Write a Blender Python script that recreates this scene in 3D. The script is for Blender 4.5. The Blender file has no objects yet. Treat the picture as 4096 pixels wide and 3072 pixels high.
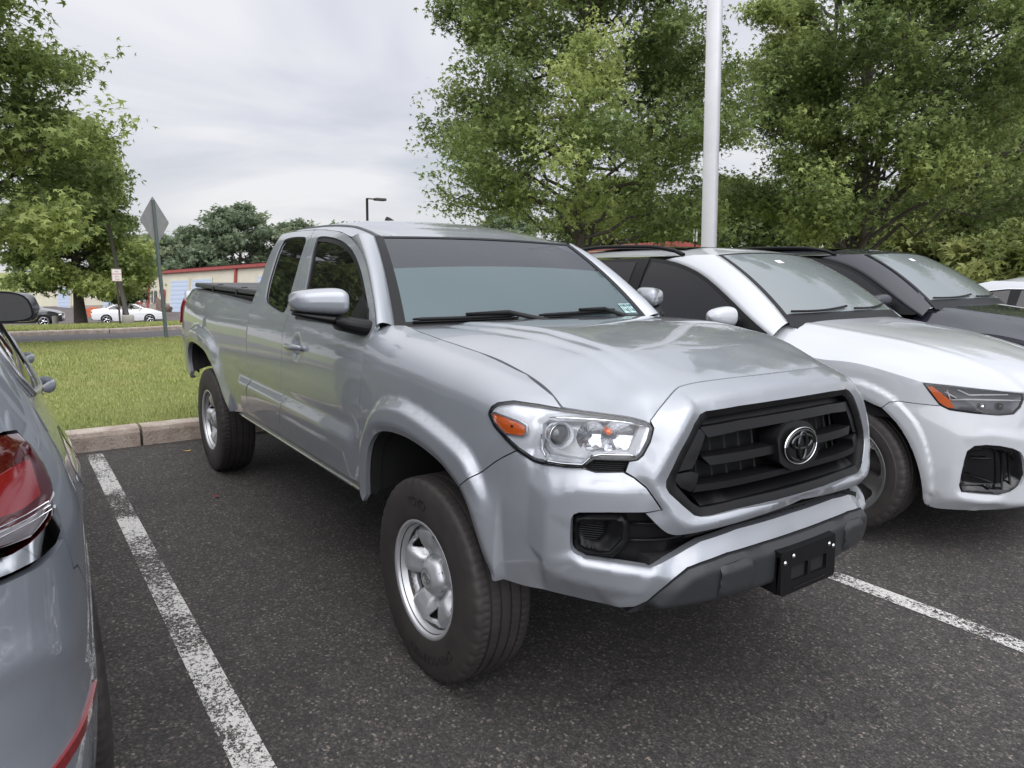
import bpy, math, random
import numpy as np
from mathutils import Vector, Matrix
from mathutils.geometry import delaunay_2d_cdt
random.seed(7); np.random.seed(7)
scn=bpy.context.scene
COL=scn.collection
# ------------------------------------------------------------------ camera, sky, sun, exposure
cam_d=bpy.data.cameras.new("camera"); cam=bpy.data.objects.new("camera",cam_d); COL.objects.link(cam)
CP=[2.18652, -2.07525, 1.52077, 2.51571, 0.16305, 0.01724, 709.47315]
def cam_basis(yaw,pitch,roll):
    f=Vector((math.cos(yaw)*math.cos(pitch),math.sin(yaw)*math.cos(pitch),-math.sin(pitch)))
    r=Vector((math.sin(yaw),-math.cos(yaw),0)); u=r.cross(f)
    return r*math.cos(roll)+u*math.sin(roll),-r*math.sin(roll)+u*math.cos(roll),f
cr,cu,cf=cam_basis(CP[3],CP[4],CP[5])
m=Matrix((cr,cu,-cf)).transposed().to_4x4(); m.translation=Vector(CP[:3]); cam.matrix_world=m
cam_d.sensor_width=36; cam_d.lens=36*CP[6]/1024; cam_d.clip_end=2000; cam_d.clip_start=.05
scn.camera=cam
SUN_EL=math.radians(48); SUN_AZ=math.radians(-28)   # azimuth measured in the XY plane
w=bpy.data.worlds.new("World"); scn.world=w; w.use_nodes=True
nt=w.node_tree; N=nt.nodes; L=nt.links
for n in list(N): N.remove(n)
def wn(t,**k):
    n=N.new(t)
    for a,b in k.items(): setattr(n,a,b)
    return n
sky=wn('ShaderNodeTexSky',sky_type='NISHITA'); sky.sun_disc=False; sky.sun_elevation=SUN_EL; sky.sun_rotation=math.pi/2-SUN_AZ
bg1=wn('ShaderNodeBackground'); bg1.inputs[1].default_value=.10; L.new(sky.outputs[0],bg1.inputs[0])
tc=wn('ShaderNodeTexCoord'); sep=wn('ShaderNodeSeparateXYZ'); L.new(tc.outputs['Generated'],sep.inputs[0])
# flatten direction onto a cloud layer: xy/(z+.12)
mz=wn('ShaderNodeMath',operation='MAXIMUM'); L.new(sep.outputs[2],mz.inputs[0]); mz.inputs[1].default_value=0
az=wn('ShaderNodeMath',operation='ADD'); L.new(mz.outputs[0],az.inputs[0]); az.inputs[1].default_value=.16
dx=wn('ShaderNodeMath',operation='DIVIDE'); L.new(sep.outputs[0],dx.inputs[0]); L.new(az.outputs[0],dx.inputs[1])
dy=wn('ShaderNodeMath',operation='DIVIDE'); L.new(sep.outputs[1],dy.inputs[0]); L.new(az.outputs[0],dy.inputs[1])
cmb=wn('ShaderNodeCombineXYZ'); L.new(dx.outputs[0],cmb.inputs[0]); L.new(dy.outputs[0],cmb.inputs[1])
cmb.inputs[2].default_value=3.1
no=wn('ShaderNodeTexNoise'); no.inputs['Scale'].default_value=.55; no.inputs['Detail'].default_value=5; no.inputs['Roughness'].default_value=.5; no.inputs['Distortion'].default_value=.6
L.new(cmb.outputs[0],no.inputs['Vector'])
rp=wn('ShaderNodeValToRGB'); L.new(no.outputs[0],rp.inputs[0])
e=rp.color_ramp.elements; e[0].position=.36; e[0].color=(.46,.50,.585,1); e[1].position=.58; e[1].color=(.79,.785,.82,1)
x=e.new(.46); x.color=(.61,.625,.70,1)
# brighter, warmer towards the horizon
hz=wn('ShaderNodeMapRange'); L.new(sep.outputs[2],hz.inputs[0]); hz.inputs[1].default_value=.0; hz.inputs[2].default_value=.28; hz.inputs[3].default_value=.6; hz.inputs[4].default_value=0.0; hz.clamp=True
mx=wn('ShaderNodeMixRGB'); L.new(hz.outputs[0],mx.inputs[0]); L.new(rp.outputs[0],mx.inputs[1]); mx.inputs[2].default_value=(.74,.73,.725,1)
# overcast: the sky overhead is much brighter than low down
zen=wn('ShaderNodeMapRange'); L.new(sep.outputs[2],zen.inputs[0]); zen.inputs[1].default_value=.40; zen.inputs[2].default_value=.95; zen.inputs[3].default_value=.92; zen.inputs[4].default_value=2.3; zen.clamp=True
# and brighter round the veiled sun, behind the camera
sdv=wn('ShaderNodeVectorMath',operation='DOT_PRODUCT'); L.new(tc.outputs['Generated'],sdv.inputs[0]); sdv.inputs[1].default_value=(math.cos(.62)*math.cos(SUN_AZ),math.cos(.62)*math.sin(SUN_AZ),math.sin(.62))
glo=wn('ShaderNodeMapRange',interpolation_type='SMOOTHSTEP'); L.new(sdv.outputs['Value'],glo.inputs[0]); glo.inputs[1].default_value=.15; glo.inputs[2].default_value=1.0; glo.inputs[4].default_value=1.9; glo.clamp=True
sm_=wn('ShaderNodeMath',operation='ADD'); L.new(zen.outputs[0],sm_.inputs[0]); L.new(glo.outputs[0],sm_.inputs[1])
bg2=wn('ShaderNodeBackground'); L.new(sm_.outputs[0],bg2.inputs[1]); L.new(mx.outputs[0],bg2.inputs[0])
hi=wn('ShaderNodeMapRange'); L.new(sep.outputs[2],hi.inputs[0]); hi.inputs[1].default_value=.38; hi.inputs[2].default_value=.8; hi.clamp=True
hf=wn('ShaderNodeMath',operation='MULTIPLY'); L.new(hi.outputs[0],hf.inputs[0]); hf.inputs[1].default_value=.5
mx2=wn('ShaderNodeMixRGB'); L.new(hf.outputs[0],mx2.inputs[0]); L.new(mx.outputs[0],mx2.inputs[1]); mx2.inputs[2].default_value=(.71,.705,.69,1); L.new(mx2.outputs[0],bg2.inputs[0])
ms=wn('ShaderNodeMixShader'); ms.inputs[0].default_value=.93; L.new(bg1.outputs[0],ms.inputs[1]); L.new(bg2.outputs[0],ms.inputs[2])
wo=wn('ShaderNodeOutputWorld'); L.new(ms.outputs[0],wo.inputs[0])
sd=bpy.data.lights.new("sun",'SUN'); sd.energy=.7; sd.angle=math.radians(60); sd.color=(1,.96,.9)
so=bpy.data.objects.new("sun",sd); COL.objects.link(so)
so.rotation_euler=Vector((math.cos(SUN_EL)*math.cos(SUN_AZ),math.cos(SUN_EL)*math.sin(SUN_AZ),math.sin(SUN_EL))).to_track_quat('Z','Y').to_euler()
scn.view_settings.view_transform='Standard'; scn.view_settings.look='None'; scn.view_settings.exposure=.32; scn.view_settings.gamma=1
scn.cycles.max_bounces=8; scn.cycles.transparent_max_bounces=24

# ------------------------------------------------------------------ helpers
def srgb(r,g,b):
    f=lambda c:(c/255/12.92 if c/255<=.04045 else ((c/255+.055)/1.055)**2.4)
    return (f(r),f(g),f(b),1)
class Mat:
    def __init__(s,name):
        s.m=bpy.data.materials.new(name); s.m.use_nodes=True; s.N=s.m.node_tree.nodes; s.L=s.m.node_tree.links
        s.b=s.N['Principled BSDF']; s.out=s.N['Material Output']
    def set(s,**k):
        nm=dict(col='Base Color',rough='Roughness',metal='Metallic',ior='IOR',coat='Coat Weight',coatr='Coat Roughness',spec='Specular IOR Level',trans='Transmission Weight',alpha='Alpha',emit='Emission Color',es='Emission Strength',sub='Subsurface Weight')
        for a,v in k.items(): s.b.inputs[nm[a]].default_value=v
        return s
    def n(s,t,**k):
        n=s.N.new(t)
        for a,b in k.items(): setattr(n,a,b)
        return n
    def obj(s):
        t=s.n('ShaderNodeTexCoord'); return t.outputs['Object']
    def noise(s,scale,detail=4,rough=.6,vec=None,dist=0):
        n=s.n('ShaderNodeTexNoise'); n.inputs['Scale'].default_value=scale; n.inputs['Detail'].default_value=detail; n.inputs['Roughness'].default_value=rough; n.inputs['Distortion'].default_value=dist
        s.L.new(vec if vec is not None else s.obj(),n.inputs['Vector']); return n.outputs[0]
    def ramp(s,fac,stops):
        r=s.n('ShaderNodeValToRGB'); s.L.new(fac,r.inputs[0]); e=r.color_ramp.elements
        e[0].position,e[0].color=stops[0]; e[1].position,e[1].color=stops[-1]
        for p,c in stops[1:-1]: x=e.new(p); x.color=c
        return r.outputs[0]
    def mix(s,fac,a,b,mode='MIX'):
        m=s.n('ShaderNodeMixRGB',blend_type=mode)
        for i,v in ((0,fac),(1,a),(2,b)):
            if hasattr(v,'is_linked'): s.L.new(v,m.inputs[i])
            else: m.inputs[i].default_value=v
        return m.outputs[0]
    def math(s,op,a,b=0,c=None):
        m=s.n('ShaderNodeMath',operation=op)
        for i,v in enumerate((a,b) if c is None else (a,b,c)):
            if hasattr(v,'is_linked'): s.L.new(v,m.inputs[i])
            else: m.inputs[i].default_value=v
        return m.outputs[0]
    def col(s,o): s.L.new(o,s.b.inputs['Base Color']); return s
    def rough(s,o): s.L.new(o,s.b.inputs['Roughness']); return s
    def bump(s,h,strength=.3,dist=.01):
        b=s.n('ShaderNodeBump'); b.inputs['Strength'].default_value=strength; b.inputs['Distance'].default_value=dist
        s.L.new(h,b.inputs['Height']); s.L.new(b.outputs[0],s.b.inputs['Normal']); return s
M={}
def mat(name,**k):
    x=Mat(name).set(**k); M[name]=x.m; return x
def paint(name,col,metal,rough,flake=.04):
    x=mat(name,metal=metal,rough=rough,coat=1.0,coatr=.015,ior=1.5); x.b.inputs['Coat IOR'].default_value=1.65
    f=x.noise(900,2,.5); d=x.noise(2.2,4,.6)
    c1=tuple(c*(1-flake) for c in col[:3])+(1,); c2=tuple(min(1,c*(1+flake)) for c in col[:3])+(1,)
    x.col(x.ramp(f,[(.35,c1),(.65,c2)])); x.rough(x.ramp(d,[(.3,(rough*.85,)*3+(1,)),(.7,(rough*1.2,)*3+(1,))]))
    h=x.noise(1.1,2,.5); x.bump(h,.02,.003)
    return x
paint('silver_paint',(.27,.286,.31),.45,.37,.03)
paint('white_paint',(.40,.412,.43),.0,.45,.01)
paint('bright_white_paint',(.78,.79,.80),.0,.45,.01)
paint('dark_paint',(.009,.009,.016),.0,.5,.15); M['dark_paint'].node_tree.nodes['Principled BSDF'].inputs['Specular IOR Level'].default_value=.15; M['dark_paint'].node_tree.nodes['Principled BSDF'].inputs['Coat IOR'].default_value=1.5
paint('grey_paint',(.205,.222,.25),.2,.5,.04)
paint('black_paint',(.012,.012,.014),.1,.3,.15)
mat('trim_black',col=(.006,.006,.0068,1),rough=.38,spec=.22)
mat('gloss_black',col=(.006,.006,.007,1),rough=.08)
x=mat('pad_grey',col=(.026,.027,.029,1),rough=.42,spec=.3); x.bump(x.noise(700,2,.6),.08,.001)
x=mat('grained_black',col=(.0055,.0055,.0062,1),rough=.46,spec=.2); x.bump(x.noise(500,2,.6),.15,.001)
mat('cavity_black',col=(.004,.004,.004,1),rough=.9)
mat('liner_black',col=(.008,.008,.008,1),rough=.8)
mat('chrome',col=(.86,.87,.88,1),metal=1,rough=.06)
mat('chrome_satin',col=(.85,.86,.88,1),metal=1,rough=.22)
mat('lamp_silver',col=(.93,.94,.96,1),metal=.25,rough=.18)
mat('lens_grey',col=(.10,.105,.11,1),rough=.05,coat=1)
mat('dark_chrome',col=(.07,.072,.075,1),metal=1,rough=.12)
mat('amber',col=(.85,.16,.015,1),rough=.18,coat=1)
mat('red_lens',col=(.20,.004,.008,1),rough=.1,coat=1)
mat('dark_red_lens',col=(.06,.002,.004,1),rough=.08,coat=1)
mat('rim_silver',col=(.44,.445,.46,1),metal=.55,rough=.36,coat=.5)
mat('rim_grey',col=(.22,.225,.23,1),metal=.7,rough=.3)
mat('steel_dark',col=(.06,.055,.05,1),metal=.6,rough=.5)
mat('seat_cloth',col=(.05,.05,.055,1),rough=.9)
mat('dash_grey',col=(.12,.13,.135,1),rough=.7)
mat('visor_grey',col=(.34,.35,.35,1),rough=.8)
mat('sticker_teal',col=(.45,.62,.60,1),rough=.5)
mat('sticker_dark',col=(.03,.08,.10,1),rough=.5)
mat('sticker_white',col=(.75,.78,.76,1),rough=.5)
x=mat('rubber',col=(.02,.0185,.018,1),rough=.68)
x.col(x.ramp(x.noise(9,4,.6),[(.3,(.017,.0145,.0135,1)),(.7,(.030,.0255,.0235,1))])); x.bump(x.noise(260,3,.7),.12,.001)
mat('tyre_letter',col=(.011,.0105,.0105,1),rough=.55)
x=mat('tonneau_vinyl',col=(.035,.036,.038,1),rough=.55); x.bump(x.noise(400,2,.6),.2,.001)
def glass(name,base,trans,ior,tcol,rough=.02,gl=1.0):
    x=Mat(name); M[name]=x.m; x.set(col=base,rough=rough,ior=ior,coat=0); 
    t=x.n('ShaderNodeBsdfTransparent'); t.inputs[0].default_value=tcol
    mx=x.n('ShaderNodeMixShader'); mx.inputs[0].default_value=trans
    x.L.new(x.b.outputs[0],mx.inputs[1]); x.L.new(t.outputs[0],mx.inputs[2]); x.L.new(mx.outputs[0],x.out.inputs[0])
    h=x.noise(1.5,2,.5); x.bump(h,.03,.004)
    return x
glass('windshield_glass',(.085,.118,.128,1),.20,1.55,(.55,.62,.62,1))
glass('tint_band_glass',(.026,.029,.035,1),.22,1.7,(.30,.32,.36,1))
glass('side_glass',(.006,.006,.007,1),.10,1.85,(.25,.26,.27,1))
glass('suv_glass',(.012,.012,.014,1),.12,1.42,(.22,.23,.25,1))
glass('plain_glass',(.03,.04,.04,1),.45,1.6,(.60,.66,.66,1))
# clear lens cover
x=Mat('clear_lens'); M['clear_lens']=x.m; g=x.n('ShaderNodeBsdfGlossy'); g.inputs['Roughness'].default_value=.02
t=x.n('ShaderNodeBsdfTransparent'); t.inputs[0].default_value=(.93,.94,.95,1); fr=x.n('ShaderNodeFresnel'); fr.inputs[0].default_value=1.5
mx=x.n('ShaderNodeMixShader'); x.L.new(fr.outputs[0],mx.inputs[0]); x.L.new(t.outputs[0],mx.inputs[1]); x.L.new(g.outputs[0],mx.inputs[2]); x.L.new(mx.outputs[0],x.out.inputs[0])

def tagp(o,label=None,cat=None,group=None,kind=None):
    if label: o['label']=label
    if cat: o['category']=cat
    if group: o['group']=group
    if kind: o['kind']=kind
    return o
def empty(name,loc=(0,0,0),rz=0,label=None,cat=None,group=None):
    o=bpy.data.objects.new(name,None); COL.objects.link(o); o.location=loc; o.rotation_euler=(0,0,rz); o.empty_display_size=.1
    return tagp(o,label,cat,group)
def mkobj(name,V,F,mt,parent=None,smooth=True,loc=None,rz=None):
    me=bpy.data.meshes.new(name); V=np.asarray(V,float)
    me.from_pydata(V.tolist(),[],[tuple(int(i) for i in f) for f in F]); 
    if smooth: me.polygons.foreach_set('use_smooth',[True]*len(me.polygons))
    mts=mt if isinstance(mt,(list,tuple)) else [mt]
    for q in mts: me.materials.append(M[q])
    me.update(); o=bpy.data.objects.new(name,me); COL.objects.link(o)
    if parent is not None: o.parent=parent
    if loc is not None: o.location=loc
    if rz is not None: o.rotation_euler=(0,0,rz)
    return o
class MB:
    """collects pieces into one mesh"""
    def __init__(s): s.V=[]; s.F=[]; s.n=0
    def add(s,V,F,xf=None):
        V=np.asarray(V,float)
        if xf is not None: V=xf(V)
        s.V.append(V); s.F+= [tuple(i+s.n for i in f) for f in F]; s.n+=len(V); return s
    def box(s,c,d,R=None,bev=0):
        c=np.array(c,float); h=np.array(d,float)/2
        if bev<=0:
            V=np.array([[a,b,e] for a in(-1,1) for b in(-1,1) for e in(-1,1)],float)*h
            F=[(0,1,3,2),(4,6,7,5),(0,4,5,1),(2,3,7,6),(0,2,6,4),(1,5,7,3)]
        else:
            bev=min(bev,h.min()*.95); V=[];idx={}
            for ax in range(3):
                for sg in(-1,1):
                    for a in(-1,1):
                        for b in(-1,1):
                            p=np.zeros(3); o=[i for i in range(3) if i!=ax]
                            p[ax]=sg*h[ax]; p[o[0]]=a*(h[o[0]]-bev); p[o[1]]=b*(h[o[1]]-bev); idx[(ax,sg,a,b)]=len(V); V.append(p)
            V=np.array(V); 
            from itertools import combinations
            F=convex_faces(V)
        if R is not None: V=V@np.array(R).T
        return s.add(V+c,F)
    def tube(s,P,r,n=10,cap=True):
        P=np.asarray(P,float); r=np.broadcast_to(np.asarray(r,float),(len(P),)); V=[];F=[]
        T=np.gradient(P,axis=0); T/=np.linalg.norm(T,axis=1)[:,None]+1e-12
        up=np.array([0,0,1.]) if abs(T[0][2])<.9 else np.array([1.,0,0])
        for i,(p,t) in enumerate(zip(P,T)):
            a=np.cross(t,up); a/=np.linalg.norm(a)+1e-12; b=np.cross(a,t); up=b
            for k in range(n):
                q=2*math.pi*k/n; V.append(p+r[i]*(math.cos(q)*a+math.sin(q)*b))
        for i in range(len(P)-1):
            for k in range(n):
                k2=(k+1)%n; F.append((i*n+k,(i+1)*n+k,(i+1)*n+k2,i*n+k2)[::-1])
        if cap: F.append(tuple(range(n))); F.append(tuple(range((len(P)-1)*n,len(P)*n))[::-1])
        return s.add(V,F)
    def lathe(s,prof,n=48,axis='y',c=(0,0,0)):
        """prof list of (offset along axis, radius)"""
        V=[];F=[];m_=len(prof)
        for k in range(n):
            q=2*math.pi*k/n
            for (a,r) in prof:
                V.append((r*math.cos(q),a,r*math.sin(q)) if axis=='y' else ((a,r*math.cos(q),r*math.sin(q)) if axis=='x' else (r*math.cos(q),r*math.sin(q),a)))
        for k in range(n):
            for j in range(m_-1):
                k2=(k+1)%n; F.append((k*m_+j,k*m_+j+1,k2*m_+j+1,k2*m_+j))
        return s.add(np.array(V)+np.array(c),F)
    def grid(s,G,close=False):
        G=np.asarray(G,float); a,b=G.shape[:2]; F=[]
        for i in range(a-1):
            for j in range(b-1): F.append((i*b+j,(i+1)*b+j,(i+1)*b+j+1,i*b+j+1))
        return s.add(G.reshape(-1,3),F)
    def build(s,name,mt,parent=None,smooth=True,**k): return mkobj(name,np.concatenate(s.V),s.F,mt,parent,smooth,**k)
def convex_faces(V):
    import bmesh
    bm=bmesh.new(); vs=[bm.verts.new(v) for v in V]; r=bmesh.ops.convex_hull(bm,input=vs); bm.verts.index_update()
    F=[tuple(v.index for v in f.verts) for f in bm.faces]; bm.free(); return F
def mirror(o,name=None,y=0.0):
    """mirror a mesh object in the local plane y=0 (same parent)"""
    me=o.data.copy(); n=len(me.vertices); c=np.empty(n*3); me.vertices.foreach_get('co',c); c=c.reshape(-1,3); c[:,1]=-c[:,1]; me.vertices.foreach_set('co',c.ravel()); me.flip_normals(); me.update()
    q=bpy.data.objects.new(name or o.name,me); COL.objects.link(q); q.parent=o.parent
    loc=o.location.copy(); loc.y=-loc.y; q.location=loc; q.rotation_euler=o.rotation_euler
    for k_ in o.keys():
        if k_ in('label',): q[k_]=o[k_]
    return q
def smooth_by(o,ang=35):
    """sharp edges above an angle"""
    import bmesh
    bm=bmesh.new(); bm.from_mesh(o.data)
    for e in bm.edges: e.smooth = not (len(e.link_faces)==2 and e.calc_face_angle(0)>math.radians(ang))
    bm.to_mesh(o.data); bm.free(); return o
# ---- polygons in a parameter plane
def inside(poly,P):
    poly=np.asarray(poly,float); P=np.asarray(P,float); x,y=P[:,0],P[:,1]; r=np.zeros(len(P),bool); n=len(poly); j=n-1
    for i in range(n):
        xi,yi=poly[i]; xj,yj=poly[j]
        c=((yi>y)!=(yj>y))
        with np.errstate(divide='ignore',invalid='ignore'): r^=c&(x<(xj-xi)*(y-yi)/((yj-yi) if yj!=yi else 1e-12)+xi)
        j=i
    return r
def pdist(line,P,closed=False):
    line=np.asarray(line,float); P=np.asarray(P,float); d=np.full(len(P),1e9)
    segs=list(zip(line[:-1],line[1:]))
    if closed: segs.append((line[-1],line[0]))
    for a,b in segs:
        ab=b-a; L2=(ab**2).sum()+1e-18; t=np.clip(((P-a)@ab)/L2,0,1); q=a+t[:,None]*ab; d=np.minimum(d,np.hypot(*(P-q).T))
    return d
def dens(poly,step,closed=True):
    poly=[np.array(p,float) for p in poly]; out=[]
    n=len(poly); rng=range(n) if closed else range(n-1)
    for i in rng:
        a,b=poly[i],poly[(i+1)%n]; k=max(1,int(math.ceil(np.linalg.norm(b-a)/step)))
        for j in range(k): out.append(a+(b-a)*j/k)
    if not closed: out.append(poly[-1])
    return np.array(out)
def area(p): p=np.asarray(p); x,y=p[:,0],p[:,1]; return .5*(x@np.roll(y,-1)-y@np.roll(x,-1))
def inset(poly,g):
    p=np.array(poly,float)
    keep=[0]
    for i in range(1,len(p)):
        if np.linalg.norm(p[i]-p[keep[-1]])>1e-4: keep.append(i)
    if np.linalg.norm(p[keep[-1]]-p[keep[0]])<1e-4: keep.pop()
    p=p[keep]
    if area(p)<0: p=p[::-1]
    a=p-np.roll(p,1,0); b=np.roll(p,-1,0)-p; a/=np.linalg.norm(a,axis=1)[:,None]; b/=np.linalg.norm(b,axis=1)[:,None]
    na=np.stack([-a[:,1],a[:,0]],1); nb=np.stack([-b[:,1],b[:,0]],1); n=na+nb; L_=np.linalg.norm(n,axis=1)[:,None]; n/=np.maximum(L_,.3)
    c=np.maximum((n*na).sum(1),.45)[:,None]; return p+n*g/c
def chaikin(p,k=1,closed=True):
    p=np.asarray(p,float)
    for _ in range(k):
        q=np.roll(p,-1,0) if closed else p[1:]; a=p if closed else p[:-1]
        r=np.empty((2*len(a),2)); r[0::2]=.75*a+.25*q; r[1::2]=.25*a+.75*q
        if not closed: r=np.vstack([p[:1],r,p[-1:]])
        p=r
    return p
def panel(name,outline,surf,step,mt,parent=None,disp=None,holes=(),cons=(),flange=.012,gap=.0025,flip=None,link=True,hflange=None):
    """a sheet whose outline lives in (s,v); surf(s,v,d)->xyz; rolled edge of depth flange"""
    outer=inset(outline,gap) if gap else np.array(outline,float)
    if area(outer)<0: outer=outer[::-1]
    outer=dens(outer,step); hs=[]
    for h in holes:
        h=np.array(h,float); h=h if area(h)>0 else h[::-1]; hs.append(dens(h,step))
    lo,hi=outer.min(0),outer.max(0); gx=np.arange(lo[0]+step*.5,hi[0],step); gy=np.arange(lo[1]+step*.5,hi[1],step)
    G=np.stack(np.meshgrid(gx,gy,indexing='ij'),-1).reshape(-1,2)
    k=inside(outer,G)&(pdist(outer,G,True)>step*.72)
    for h in hs: k&=~inside(h,G); k[k]&=pdist(h,G[k],True)>step*.72
    cl=[]
    for c in cons:
        c=dens(c,step,False); kk=inside(outer,c)&(pdist(outer,c,True)>step*.4)
        for h in hs: kk&=~inside(h,c)
        c=c[kk]
        if len(c)>1: cl.append(c); k[k]&=pdist(c,G[k])>step*.7
    G=G[k]; pts=[]; edges=[]; n=0
    for loop in [outer]+hs:
        m_=len(loop); pts.append(loop); edges+=[(n+i,n+(i+1)%m_) for i in range(m_)]; n+=m_
    for c in cl:
        pts.append(c); edges+=[(n+i,n+i+1) for i in range(len(c)-1) if np.linalg.norm(c[i+1]-c[i])<step*1.5]; n+=len(c)
    pts.append(G); P2=np.concatenate(pts)
    r=delaunay_2d_cdt([Vector(p) for p in P2.tolist()],edges,[],0,1e-7)
    P2=np.array([tuple(v) for v in r[0]]); T=np.array(r[2]); C=P2[T].mean(1)
    k=inside(outer,C)
    for h in hs: k&=~inside(h,C)
    e1=P2[T[:,1]]-P2[T[:,0]]; e2=P2[T[:,2]]-P2[T[:,0]]; k&=np.abs(e1[:,0]*e2[:,1]-e1[:,1]*e2[:,0])>.012*step*step
    T=T[k]; dd=np.zeros(len(P2)) if disp is None else (disp(P2[:,0],P2[:,1]) if callable(disp) else np.full(len(P2),float(disp)))
    X=surf(P2[:,0],P2[:,1],dd)
    # orientation: outward = +d
    t=T[len(T)//2]; n_=np.cross(X[t[1]]-X[t[0]],X[t[2]]-X[t[0]]); q=surf(P2[t[0],0],P2[t[0],1],dd[t[0]]+.01)-X[t[0]]
    fl=(n_@q)<0
    F=[tuple(f[::-1]) if fl else tuple(f) for f in T]; V=[X]; nn=len(X)
    for li,loop in enumerate([outer]+hs):
        fg=flange if li==0 or hflange is None else hflange
        if not fg: continue
        ld=np.zeros(len(loop)) if disp is None else (disp(loop[:,0],loop[:,1]) if callable(disp) else np.full(len(loop),float(disp)))
        A=surf(loop[:,0],loop[:,1],ld); B=surf(loop[:,0],loop[:,1],ld-fg); m_=len(loop); V+=[A,B]
        for i in range(m_):
            j=(i+1)%m_; f=(nn+i,nn+m_+i,nn+m_+j,nn+j)
            if li>0: f=f[::-1]
            F.append(f)
        nn+=2*m_
    o=mkobj(name,np.concatenate(V),F,mt,parent)
    return o
class Net:
    """piecewise linear offset over control points, softened"""
    def __init__(s,lines,blur=.006):
        P=[];E=[];D=[];n=0
        for ln,d in lines:
            ln=[tuple(p) for p in ln]; dd=d if isinstance(d,(list,tuple)) else [d]*len(ln)
            for i,p in enumerate(ln): P.append(p); D.append(dd[i]); 
            E+=[(n+i,n+i+1) for i in range(len(ln)-1)]; n+=len(ln)
        r=delaunay_2d_cdt([Vector(p) for p in P],E,[],0,1e-6)
        s.P=np.array([tuple(v) for v in r[0]]); s.T=np.array(r[2]); s.D=np.zeros(len(s.P)); s.blur=blur
        for i,src in enumerate(r[3]):
            if src: s.D[i]=np.mean([D[j] for j in src])
            else:
                dist=((np.array(P)-s.P[i])**2).sum(1); q=np.argsort(dist)[:2]; w_=1/(np.sqrt(dist[q])+1e-6); s.D[i]=(np.array(D)[q]*w_).sum()/w_.sum()
    def raw(s,Q):
        out=np.zeros(len(Q)); done=np.zeros(len(Q),bool)
        for t in s.T:
            a,b,c=s.P[t]; lo=np.minimum(np.minimum(a,b),c)-1e-6; hi=np.maximum(np.maximum(a,b),c)+1e-6
            k=np.where(~done&(Q[:,0]>=lo[0])&(Q[:,0]<=hi[0])&(Q[:,1]>=lo[1])&(Q[:,1]<=hi[1]))[0]
            if not len(k): continue
            den=(b[1]-c[1])*(a[0]-c[0])+(c[0]-b[0])*(a[1]-c[1])
            if abs(den)<1e-14: continue
            q=Q[k]; l1=((b[1]-c[1])*(q[:,0]-c[0])+(c[0]-b[0])*(q[:,1]-c[1]))/den; l2=((c[1]-a[1])*(q[:,0]-c[0])+(a[0]-c[0])*(q[:,1]-c[1]))/den; l3=1-l1-l2
            ok=(l1>-1e-6)&(l2>-1e-6)&(l3>-1e-6); kk=k[ok]; out[kk]=l1[ok]*s.D[t[0]]+l2[ok]*s.D[t[1]]+l3[ok]*s.D[t[2]]; done[kk]=True
        k=np.where(~done)[0]
        if len(k):
            d=((Q[k][:,None]-s.P[None])**2).sum(-1); out[k]=s.D[d.argmin(1)]
        return out
    def __call__(s,u,v):
        Q=np.stack([np.ravel(u),np.ravel(v)],1); r=s.raw(Q)*.25; b=s.blur
        for i in range(12):
            a=i*math.pi/6; k=b if i%2 else b*1.8
            r=r+s.raw(Q+np.array([math.cos(a),math.sin(a)])*k)*(.75/12)
        return r

# --GEO-- shared geometry helpers
import numpy as np
def ss(a,b,x):
    t=np.clip((np.asarray(x,float)-a)/(b-a),0,1); return t*t*(3-2*t)
def pchip(xk,yk,x):
    # smooth monotone-ish hermite (catmull) interpolation
    xk=np.asarray(xk,float); yk=np.asarray(yk,float); x=np.asarray(x,float)
    h=np.diff(xk); d=np.diff(yk)/h
    m=np.empty_like(yk); m[0]=d[0]; m[-1]=d[-1]
    for i in range(1,len(xk)-1):
        m[i]=0 if d[i-1]*d[i]<=0 else 2*d[i-1]*d[i]/(d[i-1]+d[i])
    xc=np.clip(x,xk[0],xk[-1]); i=np.clip(np.searchsorted(xk,xc)-1,0,len(h)-1)
    t=(xc-xk[i])/h[i]; hh=h[i]
    r=(2*t**3-3*t**2+1)*yk[i]+(t**3-2*t**2+t)*hh*m[i]+(-2*t**3+3*t**2)*yk[i+1]+(t**3-t**2)*hh*m[i+1]
    return r
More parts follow.
